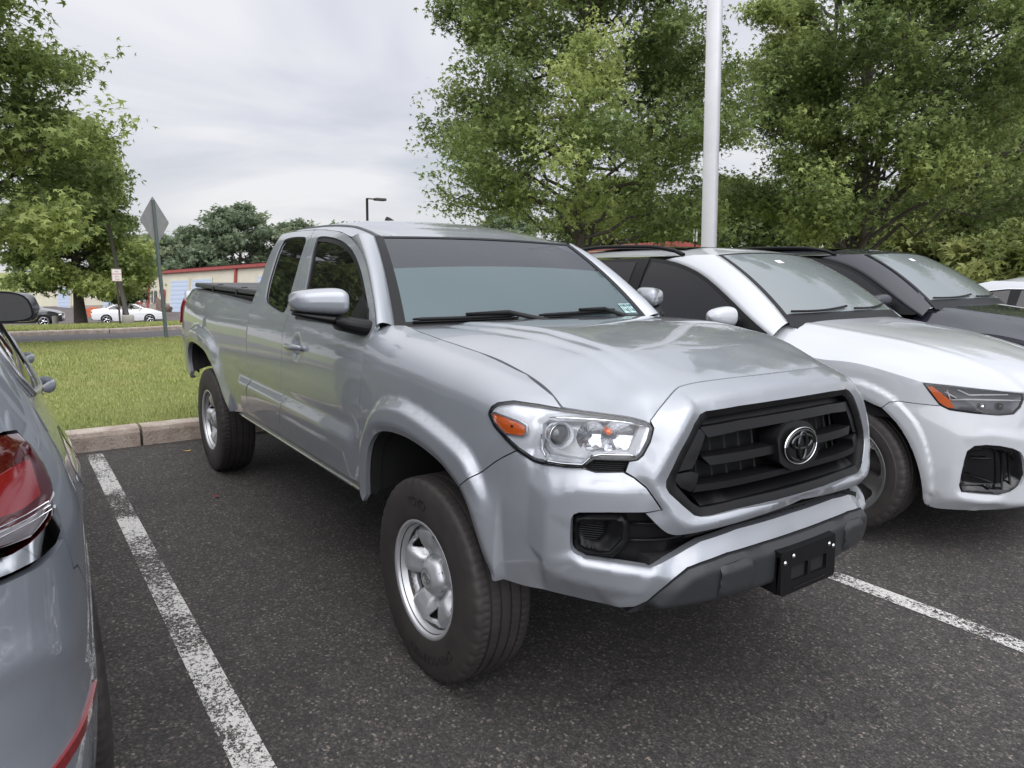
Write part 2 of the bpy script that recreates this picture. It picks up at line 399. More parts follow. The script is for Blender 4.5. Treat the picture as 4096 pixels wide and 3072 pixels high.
class Plan:
    """plan curve from the side to the front centre, s = x on the straight side"""
    def __init__(self,pts,n=600):
        pts=np.array(pts,float); k=np.concatenate([[0],np.cumsum(np.hypot(*np.diff(pts,axis=0).T))])
        # catmull-rom via centripetal-like natural param
        m=np.gradient(pts,k,axis=0); m[-1]=[0,np.linalg.norm(m[-1])]
        u=np.linspace(0,k[-1],n); i=np.clip(np.searchsorted(k,u)-1,0,len(k)-2); h=(k[i+1]-k[i]); t=((u-k[i])/h)[:,None]; h=h[:,None]
        C=(2*t**3-3*t**2+1)*pts[i]+(t**3-2*t**2+t)*h*m[i]+(-2*t**3+3*t**2)*pts[i+1]+(t**3-t**2)*h*m[i+1]
        L=np.concatenate([[0],np.cumsum(np.hypot(*np.diff(C,axis=0).T))])
        self.s=L+pts[0,0]; self.s-=np.interp(-1.0,C[:,0],self.s)+1.0; self.C=C; self.smax=self.s[-1]
        T=np.gradient(C,self.s,axis=0); T/=np.linalg.norm(T,axis=1)[:,None]
        ker=np.ones(15)/15; T=np.stack([np.convolve(np.pad(T[:,j],7,mode='edge'),ker,'valid') for j in (0,1)],1); T[-1]=[0,1]; T/=np.linalg.norm(T,axis=1)[:,None]
        self.N=np.stack([T[:,1],-T[:,0]],1) # outward for travel along +x at y<0, then +y at the front
    def at(self,s):
        s=np.asarray(s,float); sc=np.clip(s,self.s[0],self.smax)
        x=np.interp(sc,self.s,self.C[:,0])+np.minimum(s-self.s[0],0); y=np.interp(sc,self.s,self.C[:,1])
        over=np.maximum(s-self.smax,0); 
        # beyond the centre: mirror
        sm=self.smax-over; x=np.where(over>0,np.interp(sm,self.s,self.C[:,0]),x); y=np.where(over>0,-np.interp(sm,self.s,self.C[:,1]),y)
        nx=np.interp(np.where(over>0,sm,sc),self.s,self.N[:,0]); ny=np.interp(np.where(over>0,sm,sc),self.s,self.N[:,1]); ny=np.where(over>0,-ny,ny)
        n=np.hypot(nx,ny); return x,y,nx/n,ny/n
TP=Plan([(-4.42,-.79),(-4.3,-.835),(-4.1,-.868),(-3.8,-.885),(-3.5,-.893),(-2,-.9),(-.6,-.9),(-.1,-.895),(.15,-.885),(.4,-.86),(.56,-.81),(.68,-.74),(.775,-.65),(.84,-.55),(.88,-.45),(.905,-.35),(.922,-.2),(.93,0)])
def truck_wrap(s,v,d=0.0):
    """(s,v) -> xyz; v = height below the shoulder, arc length over it; d outward"""
    s=np.asarray(s,float); v=np.asarray(v,float)
    x,y,nx,ny=TP.at(s); wf=ss(.45,1.0,s)
    v0=pchip([-4.6,-2.4,-.6,.2,.6,1.0],[1.12,1.12,1.14,1.085,1.04,1.05],s)
    R=pchip([-4.6,-2.4,-.6,.6,.95],[.25,.25,.13,.12,.2],s)
    a=np.clip((v-v0)/R,0,1.4); ex=np.maximum((v-v0)-1.4*R,0)
    z=np.minimum(v,v0)+R*np.sin(a)+ex*np.cos(1.4); inn=R*(1-np.cos(a))+ex*np.sin(1.4)
    side=pchip([.3,.42,.6,.8,.9,1.05,1.25],[.06,.035,.012,0,0,.008,.03],z)
    front=pchip([.3,.55,.7,.85,1.0,1.2],[.03,.0,.0,.005,.03,.09],z)
    inn=inn+side*(1-wf)+front*wf
    nz=np.sin(a); nh=np.cos(a)
    return np.stack([x-nx*inn+d*nx*nh,y-ny*inn+d*ny*nh,z+d*nz],-1)
def cab_in(z):
    return pchip([.3,.42,.6,.8,.9,1.05,1.15,1.22,1.3,1.45,1.6,1.66,1.71,1.75],[.06,.035,.012,0,0,.008,.022,.042,.075,.14,.21,.25,.30,.36],z)
def truck_cab(s,z,d=0.0):
    s=np.asarray(s,float); z=np.asarray(z,float); x,y,nx,ny=TP.at(s); i=cab_in(z); h=1e-3
    sl=(cab_in(z+h)-cab_in(z-h))/(2*h); k=1/np.sqrt(1+sl*sl)
    return np.stack([x-nx*i+d*nx*k,y-ny*i+d*ny*k,z+d*sl*k],-1)

QP=Plan([(-3.70,-.62),(-3.62,-.74),(-3.45,-.84),(-3.1,-.90),(-2.4,-.93),(-1.4,-.93),(-.5,-.935),(0,-.935),(.25,-.915),(.42,-.87),(.56,-.79),(.67,-.67),(.75,-.52),(.81,-.3),(.83,0)])
def q_in(z):
    return pchip([.22,.35,.5,.7,.85,.95,1.03,1.1,1.2,1.35,1.5,1.58,1.63,1.67],[.05,.03,.01,0,0,.008,.025,.045,.085,.15,.225,.28,.33,.40],z)
def q_wrap(s,v,d=0.0):
    s=np.asarray(s,float); v=np.asarray(v,float); x,y,nx,ny=QP.at(s); wf=ss(.3,.9,s)
    v0=pchip([-3.7,-.6,.2,.6,1.3],[.98,.98,.93,.86,.84],s); R=pchip([-3.7,-.6,.2,.6,1.3],[.20,.18,.18,.22,.25],s)
    a=np.clip((v-v0)/R,0,1.3); ex=np.maximum(v-v0-1.3*R,0); z=np.minimum(v,v0)+R*np.sin(a)+ex*np.cos(1.3); inn=R*(1-np.cos(a))+ex*np.sin(1.3)
    inn=inn+pchip([.22,.35,.5,.7,.85,1.2],[.05,.03,.01,0,0,.01],z)*(1-wf)+pchip([.2,.3,.5,.7,1.0],[.05,.01,.0,.01,.05],z)*wf
    return np.stack([x-nx*inn+d*nx*np.cos(a),y-ny*inn+d*ny*np.cos(a),z+d*np.sin(a)],-1)
def q_cab(s,z,d=0.0):
    s=np.asarray(s,float); z=np.asarray(z,float); x,y,nx,ny=QP.at(s); i=q_in(z); h=1e-3; sl=(q_in(z+h)-q_in(z-h))/(2*h); k=1/np.sqrt(1+sl*sl)
    return np.stack([x-nx*i+d*nx*k,y-ny*i+d*ny*k,z+d*sl*k],-1)
VP=Plan([(-4.05,-.55),(-3.95,-.74),(-3.75,-.85),(-3.4,-.92),(-2.9,-.955),(-1.5,-.972),(-.6,-.975),(0,-.970),(.3,-.955),(.52,-.925),(.70,-.865),(.83,-.77),(.92,-.64),(.98,-.45),(1.01,-.2),(1.015,0)])
def v_wrap(s,v,d=0.0):
    s=np.asarray(s,float); v=np.asarray(v,float); x,y,nx,ny=VP.at(s); wf=ss(.4,1.1,s); z=v
    side=pchip([.25,.4,.6,.8,.95,1.05,1.2,1.4,1.6,1.75],[.05,.02,.005,.0,.0,.018,.07,.16,.25,.36],z)
    front=pchip([.25,.35,.55,.7,.8,.9,1.05,1.2,1.4,1.6,1.75],[.06,.0,-.01,.0,.01,.03,.06,.10,.20,.32,.42],z)
    inn=side*(1-wf)+front*wf
    return np.stack([x-nx*inn+d*nx,y-ny*inn+d*ny,z],-1)

# outlines in surface coordinates (length along the body, height)
D={
'arch_f':[[-0.403,0.696],[-0.456,0.551],[-0.433,0.66],[-0.404,0.767],[-0.364,0.833],[-0.293,0.883],[-0.193,0.901],[-0.087,0.905],[0.012,0.896],[0.091,0.881],[0.158,0.862],[0.211,0.836],[0.271,0.804],[0.31,0.76],[0.337,0.707],[0.37,0.628],[0.406,0.556]],
'flare_f':[[-0.49,0.715],[-0.454,0.815],[-0.403,0.914],[-0.344,0.976],[-0.27,1.011],[-0.175,1.022],[-0.085,1.022],[0.055,1.002],[0.18,0.972],[0.251,0.95],[0.295,0.933],[0.336,0.9],[0.374,0.837],[0.397,0.797],[0.411,0.755]],
'arch_r':[[-3.716,0.678],[-3.739,0.761],[-3.708,0.85],[-3.639,0.906],[-3.516,0.93],[-3.34,0.928],[-3.165,0.913],[-3.034,0.888],[-2.938,0.849],[-2.85,0.791],[-2.775,0.726],[-2.716,0.655],[-2.636,0.588],[-2.585,0.56]],
'flare_r':[[-3.767,0.844],[-3.723,0.94],[-3.637,1.01],[-3.507,1.051],[-3.317,1.052],[-3.113,1.036],[-2.978,1.013],[-2.86,0.969],[-2.788,0.921],[-2.773,0.874]],
'hl':[[0.379,1.063],[0.379,1.072],[0.387,1.09],[0.406,1.104],[0.464,1.119],[0.553,1.119],[0.635,1.113],[0.706,1.108],[0.794,1.101],[0.868,1.092],[0.906,1.083],[0.923,1.076],[0.931,1.064],[0.918,1.026],[0.895,0.988],[0.879,0.975],[0.859,0.972],[0.751,0.971],[0.738,0.962],[0.721,0.943],[0.666,0.94],[0.597,0.942],[0.561,0.947],[0.535,0.958],[0.502,0.972],[0.454,0.998],[0.406,1.03]],
'hl_vent':[[0.722,0.944],[0.74,0.962],[0.753,0.969],[0.851,0.971],[0.839,0.941],[0.801,0.937],[0.756,0.937],[0.737,0.94]],
'amber':[[0.397,1.066],[0.404,1.07],[0.502,1.057],[0.526,1.048],[0.528,1.029],[0.518,1.018],[0.456,1.018],[0.437,1.027],[0.411,1.045]],
'seam_fb':[[0.271,0.803],[0.367,0.879],[0.434,0.931],[0.5,0.969]],
'shut':[[-0.404,1.354],[-0.121,1.328],[0.11,1.314],[0.415,1.255],[0.444,1.26],[0.591,1.154],[0.636,1.116]],
'door_f':[[-0.478,1.274],[-0.471,1.249],[-0.477,1.191],[-0.491,1.145],[-0.497,1.119],[-0.506,1.059],[-0.513,0.993]],
'door_m':[[-1.763,1.709],[-1.669,1.626],[-1.609,1.498],[-1.561,1.374],[-1.522,1.277],[-1.536,1.194],[-1.529,1.128],[-1.516,1.072],[-1.518,0.996],[-1.512,0.897],[-1.497,0.84],[-1.462,0.811],[-1.479,0.775],[-1.537,0.704],[-1.542,0.651],[-1.506,0.605]],
'cab_r':[[-2.251,1.278],[-2.212,1.224],[-2.175,1.16],[-2.171,1.095],[-2.16,1.015],[-2.141,0.947],[-2.118,0.885],[-2.07,0.831],[-2.105,0.788],[-2.141,0.728],[-2.126,0.669],[-2.104,0.634]],
'bedtop':[[-4.271,1.318],[-3.627,1.314],[-3.029,1.306],[-2.609,1.295],[-2.261,1.283]],
'cr_mid':[[-2.341,0.836],[-2.229,0.848],[-2.061,0.833],[-1.498,0.829],[-1.011,0.833]],
'cr_mid2':[[-1.462,0.811],[-1.036,0.812],[-0.643,0.82],[-0.609,0.771],[-0.62,0.681],[-0.716,0.672],[-1.018,0.684],[-1.506,0.701]],
'winf':[[-1.43,1.387],[-1.508,1.516],[-1.597,1.634],[-1.611,1.66],[-1.569,1.668],[-1.472,1.665],[-1.341,1.654],[-1.206,1.635],[-1.089,1.608],[-0.997,1.579],[-0.859,1.513],[-0.725,1.425],[-0.615,1.343],[-0.556,1.287]],
'winr':[[-2.007,1.307],[-2.048,1.356],[-2.085,1.419],[-2.133,1.568],[-2.16,1.644],[-2.149,1.665],[-2.022,1.676],[-1.836,1.672],[-1.779,1.664],[-1.72,1.627],[-1.663,1.481],[-1.61,1.33],[-1.591,1.281],[-1.613,1.257],[-1.748,1.268],[-1.918,1.289]],
'roofseam':[[-0.481,1.274],[-0.556,1.346],[-0.682,1.44],[-0.798,1.521],[-0.95,1.6],[-1.145,1.657],[-1.326,1.686],[-1.57,1.704],[-1.769,1.711],[-2.104,1.712],[-2.298,1.701]],
'bc_hlb':[[0.502,0.97],[0.536,0.955],[0.561,0.944],[0.598,0.939],[0.666,0.937],[0.721,0.941],[0.756,0.933],[0.839,0.938]],
'bc_in':[[0.839,0.945],[0.869,0.926],[0.903,0.901],[0.925,0.871],[0.949,0.836]],
'rec_top':[[0.944,0.835],[0.904,0.829],[0.858,0.828],[0.803,0.826],[0.746,0.821],[0.718,0.818],[0.704,0.811],[0.697,0.796]],
'rec_left':[[0.695,0.759],[0.695,0.721],[0.699,0.699],[0.715,0.689]],
'rec_bot':[[0.736,0.677],[0.778,0.675],[0.824,0.671],[0.869,0.666],[0.926,0.658]],
'rec_bar':[[0.965,0.666],[1.01,0.681],[1.051,0.69],[1.054,0.71],[1.245,0.732],[1.521,0.731]],
'surr_low':[[0.9,0.826],[0.918,0.808],[0.942,0.783],[0.961,0.767],[0.979,0.758],[1.004,0.754],[1.138,0.765],[1.294,0.776],[1.46,0.786]],
'pad_top':[[0.842,0.522],[0.886,0.531],[0.923,0.552],[0.95,0.582],[0.989,0.618],[1.036,0.653],[1.08,0.663],[1.183,0.675],[1.351,0.677],[1.498,0.675]],
'pad_in':[[1.01,0.608],[1.05,0.642],[1.087,0.656]],
'bot':[[0.377,0.523],[0.436,0.521],[0.52,0.528],[0.597,0.532],[0.7,0.528],[0.796,0.517],[0.859,0.501]],
'padbot':[[0.918,0.523],[1.033,0.531],[1.172,0.527],[1.342,0.522],[1.548,0.504]],
'frame_l':[[0.636,0.857],[0.622,0.832],[0.618,0.771],[0.617,0.71],[0.614,0.654]],
'frame_t':[[0.677,0.89],[0.784,0.899],[0.905,0.901]],
'corner':[[0.506,0.972],[0.546,0.94],[0.556,0.876],[0.55,0.784],[0.547,0.69],[0.553,0.634]],
'low_cr':[[0.616,0.648],[0.632,0.622],[0.661,0.608],[0.708,0.602],[0.753,0.597],[0.826,0.589],[0.898,0.577]],
'chamf':[[0.709,0.677],[0.738,0.668],[0.781,0.664],[0.837,0.658],[0.893,0.651],[0.936,0.646]],
'diag':[[0.936,0.646],[0.917,0.614],[0.896,0.581],[0.805,0.543]],
'sidecr':[[0.4,0.597],[0.446,0.591],[0.53,0.623],[0.601,0.635]],
'gs_top':[[0.924,1.084],[0.953,1.112],[0.978,1.131],[1.016,1.158],[1.042,1.173],[1.067,1.183],[1.157,1.194],[1.345,1.199],[1.534,1.198]],
'gs_ridge':[[1.429,1.149],[1.256,1.142],[1.114,1.132],[1.082,1.127],[1.056,1.114],[0.991,1.036],[0.928,0.941],[0.92,0.915],[0.928,0.893],[0.994,0.806],[1.024,0.789],[1.048,0.787],[1.193,0.804],[1.434,0.813]],
'gr_out':[[1.435,1.112],[1.259,1.11],[1.118,1.104],[1.094,1.097],[1.066,1.073],[1.01,0.998],[0.964,0.918],[0.963,0.898],[0.973,0.881],[1.016,0.842],[1.054,0.81],[1.074,0.804],[1.1,0.803],[1.215,0.811],[1.432,0.814]],
'gr_in':[[1.441,1.097],[1.262,1.092],[1.137,1.087],[1.115,1.077],[1.093,1.059],[1.034,0.977],[1.0,0.918],[1.003,0.896],[1.054,0.844],[1.081,0.826],[1.115,0.826],[1.227,0.833],[1.448,0.839]],
'b1top':[[1.44,1.07],[1.263,1.068],[1.1,1.059]],
'b1bot':[[1.431,1.04],[1.255,1.037],[1.125,1.028]],
'b2top':[[1.123,0.969],[1.164,0.969],[1.306,0.97],[1.388,0.971]],
'b2bot':[[1.139,0.943],[1.242,0.946],[1.404,0.947]],
'b3top':[[1.087,0.888],[1.158,0.892],[1.289,0.893],[1.462,0.894]],
'b3bot':[[1.066,0.869],[1.158,0.874],[1.288,0.875],[1.461,0.875]],
'lside':[[1.092,1.054],[1.131,1.042],[1.101,0.998],[1.08,0.958],[1.096,0.948],[1.088,0.921],[1.08,0.899],[1.087,0.888],[1.06,0.869],[1.008,0.904],[1.003,0.921],[1.033,0.969]],
'emb_oct':[[1.546,1.04],[1.575,1.035],[1.601,1.02],[1.623,1.0],[1.61,0.94],[1.585,0.919],[1.534,0.897],[1.487,0.892],[1.439,0.899],[1.407,0.915],[1.393,0.937],[1.4,0.996],[1.422,1.014],[1.457,1.035],[1.499,1.04]],
'emb_c':[[1.503,0.967]],
'fog_out':[[0.698,0.8],[0.713,0.805],[0.841,0.813],[0.857,0.801],[0.865,0.782],[0.865,0.72],[0.835,0.684],[0.817,0.673],[0.778,0.675],[0.717,0.68],[0.698,0.69],[0.692,0.714],[0.692,0.784]],
'fog_in':[[0.713,0.788],[0.725,0.791],[0.819,0.798],[0.837,0.791],[0.843,0.777],[0.843,0.737],[0.808,0.695],[0.778,0.691],[0.732,0.697],[0.711,0.709],[0.707,0.766]],
'fog_gr':[[0.704,0.762],[0.789,0.771],[0.8,0.763],[0.8,0.728],[0.774,0.702],[0.742,0.703],[0.704,0.709]],
'lv_b1':[[0.877,0.767],[0.934,0.765],[0.96,0.764]],
'lv_b2':[[0.871,0.714],[0.936,0.713],[1.003,0.713],[1.057,0.716],[1.065,0.715],[1.264,0.741],[1.548,0.745]],
'padbump':[[1.138,0.663],[1.238,0.671],[1.264,0.652],[1.269,0.563],[1.13,0.554]],
'hl_bezel':[[0.57,1.061],[0.588,1.078],[0.665,1.083],[0.75,1.081],[0.896,1.072],[0.891,1.057],[0.859,0.99],[0.761,0.987],[0.732,0.981],[0.707,0.952],[0.588,0.957],[0.562,0.979],[0.571,1.018]],
'hl_proj':[[0.632,1.043]],
'hl_proj_r':[[0.669,1.047]],
'hl_turn':[[0.78,1.055]],
'tail':[[-4.137,1.204],[-4.291,1.165],[-4.264,1.095],[-4.166,1.027]],
'q_shut':[[-0.126,0.981],[0.016,0.985],[0.154,0.969],[0.282,0.943],[0.39,0.917]],
'q_hl':[[0.393,0.917],[0.517,0.912],[0.685,0.898],[0.935,0.875],[0.94,0.843],[0.916,0.801],[0.873,0.768],[0.782,0.763],[0.648,0.772],[0.529,0.783],[0.481,0.805],[0.438,0.858]],
'q_amb':[[0.415,0.895],[0.441,0.9],[0.49,0.862],[0.527,0.835],[0.554,0.793],[0.512,0.794],[0.475,0.822]],
'q_arch':[[0.074,0.796],[0.148,0.779],[0.237,0.738],[0.309,0.671],[0.373,0.571],[0.419,0.458],[0.446,0.349],[0.459,0.264],[0.487,0.239]],
'q_flare':[[0.047,0.886],[0.139,0.875],[0.228,0.841],[0.263,0.819],[0.332,0.765],[0.402,0.685],[0.452,0.565],[0.485,0.431],[0.493,0.357]],
'q_intake':[[0.632,0.601],[0.748,0.615],[0.909,0.584],[0.955,0.528],[0.981,0.404],[0.89,0.333],[0.684,0.345],[0.614,0.349],[0.617,0.493]],
'q_bot':[[0.487,0.241],[0.53,0.231],[0.641,0.234],[0.822,0.242],[1.049,0.229]],
'q_lip':[[0.493,0.355],[0.602,0.348],[0.666,0.302],[0.754,0.292],[1.03,0.27]],
'q_win':[[-1.727,1.54],[-1.598,1.537],[-1.429,1.508],[-1.258,1.459],[-1.108,1.387],[-0.931,1.284],[-0.767,1.188],[-0.627,1.108],[-0.76,1.115],[-0.978,1.125]],
'q_trim':[[-2.302,1.541],[-2.042,1.553],[-1.805,1.564],[-1.61,1.554],[-1.442,1.529],[-1.241,1.473],[-1.08,1.402],[-0.88,1.291],[-0.68,1.172],[-0.537,1.098]],
'q_bp':[[-1.801,1.559],[-1.742,1.354],[-1.727,1.54],[-1.655,1.341]],
'q_rwin':[[-2.264,1.525],[-1.853,1.543],[-1.811,1.352]],
'q_ws':[[-1.107,1.526],[-1.001,1.449],[-0.72,1.281],[-0.422,1.118]],
'q_mir':[[-1.111,1.189],[-0.786,1.156]],
'q_seam':[[0.253,0.792],[0.288,0.803],[0.478,0.8]],
'v_tail':[[0.698,1.182],[0.643,1.186],[0.591,1.19],[0.574,1.162],[0.584,1.125],[0.597,1.083],[0.618,1.079],[0.627,1.054],[0.654,1.044],[0.684,1.033],[0.739,1.021],[0.799,1.029]],
'v_tlow':[[0.784,1.061],[0.723,1.059],[0.652,1.062],[0.627,1.054],[0.654,1.044],[0.684,1.033],[0.739,1.021],[0.799,1.029]],
'v_chrome':[[0.801,1.024],[0.753,1.017],[0.698,1.024],[0.632,1.045],[0.647,0.994],[0.684,0.979],[0.737,0.977],[0.78,0.983],[0.816,0.988]],
'v_seam':[[0.619,0.907],[0.59,0.906],[0.491,0.886],[0.294,0.823]],
'v_refl':[[0.812,0.616],[0.746,0.606],[0.7,0.608],[0.657,0.61],[0.671,0.602],[0.722,0.597],[0.785,0.597]],
'v_crease':[[0.891,0.697],[0.828,0.675],[0.746,0.675],[0.698,0.7],[0.592,0.706],[0.401,0.61]],
'v_flap':[[0.404,1.136],[0.411,1.118],[0.298,1.083],[-0.011,1.018],[-0.05,1.03]]}

# ------------------------------------------------------------------ wheels
def ring_text(txt,r,size,ang,y,parent,mt='tyre_letter',depth=.0012,name='sidewall_lettering'):
    """letters bent round the sidewall; ang = centre angle (0=+x, pi/2 = up), seen from -y"""
    c=bpy.data.curves.new('t','FONT'); c.body=txt; c.size=size; c.align_x='CENTER'; c.extrude=depth
    o=bpy.data.objects.new('t',c); COL.objects.link(o); dg=bpy.context.evaluated_depsgraph_get(); me=bpy.data.meshes.new_from_object(o.evaluated_get(dg)); bpy.data.objects.remove(o)
    V=np.array([v.co for v in me.vertices]); F=[tuple(p.vertices) for p in me.polygons]; bpy.data.meshes.remove(me)
    rr=r+V[:,1]-size*.35; a=ang-V[:,0]/r
    W=np.stack([rr*np.cos(a),y-V[:,2],rr*np.sin(a)],1)
    return mkobj(name,W,F,mt,parent,smooth=False)
def tyre_mesh(R,wd,Rr,lug=84,n=252):
    h=wd/2; 
    prof=[(-h*.80,Rr-.006),(-h*.90,Rr+.004),(-h*.93,Rr+.012),(-h*.985,Rr+.03),(-h*1.0,Rr+(R-Rr)*.38),(-h*.99,Rr+(R-Rr)*.62),(-h*.965,R-.040),(-h*.955,R-.036),(-h*.93,R-.022),(-h*.90,R-.012),(-h*.86,R-.006),(-h*.80,R-.003),(-h*.72,R-.001),(-h*.62,R)]
    gr=[]
    for g in(-.50,-.17,.17,.50):
        gr+=[((g-.045)*h,R),((g-.035)*h,R-.008),((g+.035)*h,R-.008),((g+.045)*h,R)]
    prof=prof+gr+[(-a,b) for a,b in prof[::-1]]
    m_=len(prof); A=np.linspace(0,2*math.pi,n,endpoint=False); V=np.zeros((n,m_,3))
    for j,(a,r) in enumerate(prof):
        rr=np.full(n,r); u=abs(a)/h
        if u>.84 and r>R-.03: rr=rr-.005*(np.sin(A*lug/2)>.55)
        elif r>R-.004:
            ph=(a/h)*3.0; rr=rr-.0035*(np.sin(A*lug+ph*(1 if a>0 else -1)*2)>.75)
        V[:,j]=np.stack([rr*np.cos(A),np.full(n,a),rr*np.sin(A)],1)
    F=[]
    for i in range(n):
        for j in range(m_-1):
            k=(i+1)%n; F.append((i*m_+j,k*m_+j,k*m_+j+1,i*m_+j+1))
    return V.reshape(-1,3),F
def make_wheel(parent,R,wd,Rr,style,label=None):
    w_=empty('wheel'); w_.parent=parent; h=wd/2
    V,F=tyre_mesh(R,wd,Rr); ty=mkobj('tyre',V,F,'rubber',w_); smooth_by(ty,30)
    rb=MB().lathe([(-h*.78,Rr-.004),(-h*.90,Rr-.002),(-h*.935,Rr+.004),(-h*.945,Rr+.013),(-h*.925,Rr+.015),(-h*.90,Rr+.009)] [::-1],96)
    rb.lathe([(-h*.90,Rr+.001),(-h*.78,Rr-.006),(-h*.62,Rr-.014)],96)
    MB().lathe([(-h*.62,Rr-.014),(-h*.2,Rr-.028),(h*.7,Rr-.03),(h*.8,Rr)],64).build('shaded_barrel','steel_dark',w_)  # barrel behind the spokes coloured dark: shade of the openings put into its colour
    rb.build('rim_barrel','rim_silver' if style!='sport' else 'rim_grey',w_)
    MB().lathe([(h*.1,.001),(h*.1,Rr-.03)],48).build('brake_disc','steel_dark',w_)
    def pol(s,v,d=0):
        s=np.asarray(s,float); v=np.asarray(v,float); r=np.hypot(s,v); th=np.arctan2(v,s)
        return np.stack([s,-(dep(r,th)+d),v],-1)
    if style=='steel':
        k5=5; ph0=math.radians(100)
        def dep(r,th):
            sp=np.cos((th-ph0)*k5)  # 1 on spokes
            base=pchip([0,.055,.075,.105,.14,.165,.185,.2,.21],[.050,.050,.052,.066,.080,.083,.078,.070,.068],r)
            w2=ss(.07,.11,r)*(1-ss(.175,.198,r))
            return h-.125+base+.0*r+w2*(.014*ss(-.3,.5,sp)-.034*ss(.05,-.8,sp))
        holes=[]
        for k in range(k5):
            a=ph0+math.pi/k5+k*2*math.pi/k5
            pts=[]
            for (rr,da) in [(.180,-.24),(.182,0),(.180,.26),(.170,.33),(.150,.27),(.122,.15),(.104,0),(.122,-.15),(.150,-.26),(.170,-.32)]:
                pts.append((rr*math.cos(a+da),rr*math.sin(a+da)))
            holes.append(chaikin(pts,1))
        circ=[(.2*math.cos(q),.2*math.sin(q)) for q in np.linspace(0,2*math.pi,72,endpoint=False)]
        panel('rim_face',circ,pol,.0085,'rim_silver',w_,holes=holes,flange=.012,gap=0)
        y0=-(h-.125+.052)
        cp=MB(); prof=[(y0+.01,.079),(y0-.008,.078),(y0-.022,.073),(y0-.036,.060),(y0-.044,.046),(y0-.048,.040),(y0-.0475,.034),(y0-.046,.0)]
        n=60; V=[];F=[]
        for i in range(n):
            q=2*math.pi*i/n
            for (a,r) in prof:
                lob=1+.035*math.cos(6*q)*(r>.05); V.append((r*lob*math.cos(q),a,r*lob*math.sin(q)))
        m_=len(prof)
        for i in range(n):
            for j in range(m_-1):
                k=(i+1)%n; F.append((i*m_+j,i*m_+j+1,k*m_+j+1,k*m_+j))
        cap=mkobj('hub_cap',V,[f[::-1] for f in F],'rim_silver',w_)
        lg=MB(); 
        def ell(cx,cz,a,b,rt,n=40):
            return [(cx+a*math.cos(q),y0-.0485,cz+b*math.sin(q)) for q in np.linspace(0,2*math.pi,n)]
        lg.tube(ell(0,0,.026,.019,0),.0016,6,False); lg.tube(ell(0,.006,.017,.007,0),.0015,6,False); lg.tube(ell(0,0,.007,.0175,0),.0015,6,False); lg.tube([(.038*math.cos(q),y0-.0475,.038*math.sin(q)) for q in np.linspace(0,2*math.pi,48)],.0012,6,False)
        lg.build('hub_emblem','rim_grey',w_)
        nb=MB(); db=MB()
        for k in range(6):
            a=math.radians(30)+k*math.pi/3; c=np.array([.0605*math.cos(a),y0-.022,.0605*math.sin(a)])
            nd=np.array([.45*math.cos(a),-.9,.45*math.sin(a)]); nd/=np.linalg.norm(nd)
            nb.tube([c-nd*.01,c+nd*.004,c+nd*.007],[.0085,.0085,.004],8); 
            db.tube([c-nd*.006,c-nd*.0005,c+nd*.0012],[.015,.015,.0135],18)
        nb.build('lug_nut','chrome',w_); db.build('nut_recess','steel_dark',w_)
        ring_text('TOYO',Rr+(R-Rr)*.50,.048,math.radians(95),-h*1.003,w_)
        ring_text('OPEN COUNTRY',Rr+(R-Rr)*.50,.044,math.radians(-72),-h*1.003,w_)
    elif style=='sport':
        def dep(r,th): return h-.04+pchip([0,.06,.12,.25],[-.02,-.012,-.03,-.004],r)
        ro=Rr-.004; holes=[]
        for k in range(5):
            a=math.radians(20)+k*2*math.pi/5
            pts=[(ro*.90,-.42),(ro*.92,0),(ro*.90,.42),(ro*.62,.36),(ro*.34,.12),(ro*.34,-.12),(ro*.62,-.36)]
            holes.append(chaikin([(r_*math.cos(a+t_),r_*math.sin(a+t_)) for r_,t_ in pts],1))
        circ=[(ro*math.cos(q),ro*math.sin(q)) for q in np.linspace(0,2*math.pi,72,endpoint=False)]
        panel('rim_face',circ,pol,.015,'chrome_satin',w_,holes=holes,flange=.03,gap=0)
        MB().lathe([(-(h-.03),.0),(-(h-.03),.03),(-(h-.045),.034)][::-1],24).build('hub_cap','gloss_black',w_)
    for c in w_.children: pass
    return w_
def copy_tree(o,parent=None):
    c=o.copy(); COL.objects.link(c); c.parent=parent
    for ch in list(o.children): copy_tree(ch,c)
    return c
def four_wheels(parent,wb,ty,R,wd,Rr,style,steer=0):
    w0=make_wheel(parent,R,wd,Rr,style); w0.location=(0,-ty,R); w0.rotation_euler=(0,math.radians(0),steer)
    for (x,sg) in ((-wb,-1),(0,1),(-wb,1)):
        c=copy_tree(w0,parent); c.location=(x,sg*ty,R); c.rotation_euler=(0,math.radians(random.uniform(20,160)) if sg<0 else 0,(math.pi if sg>0 else 0))
    return w0

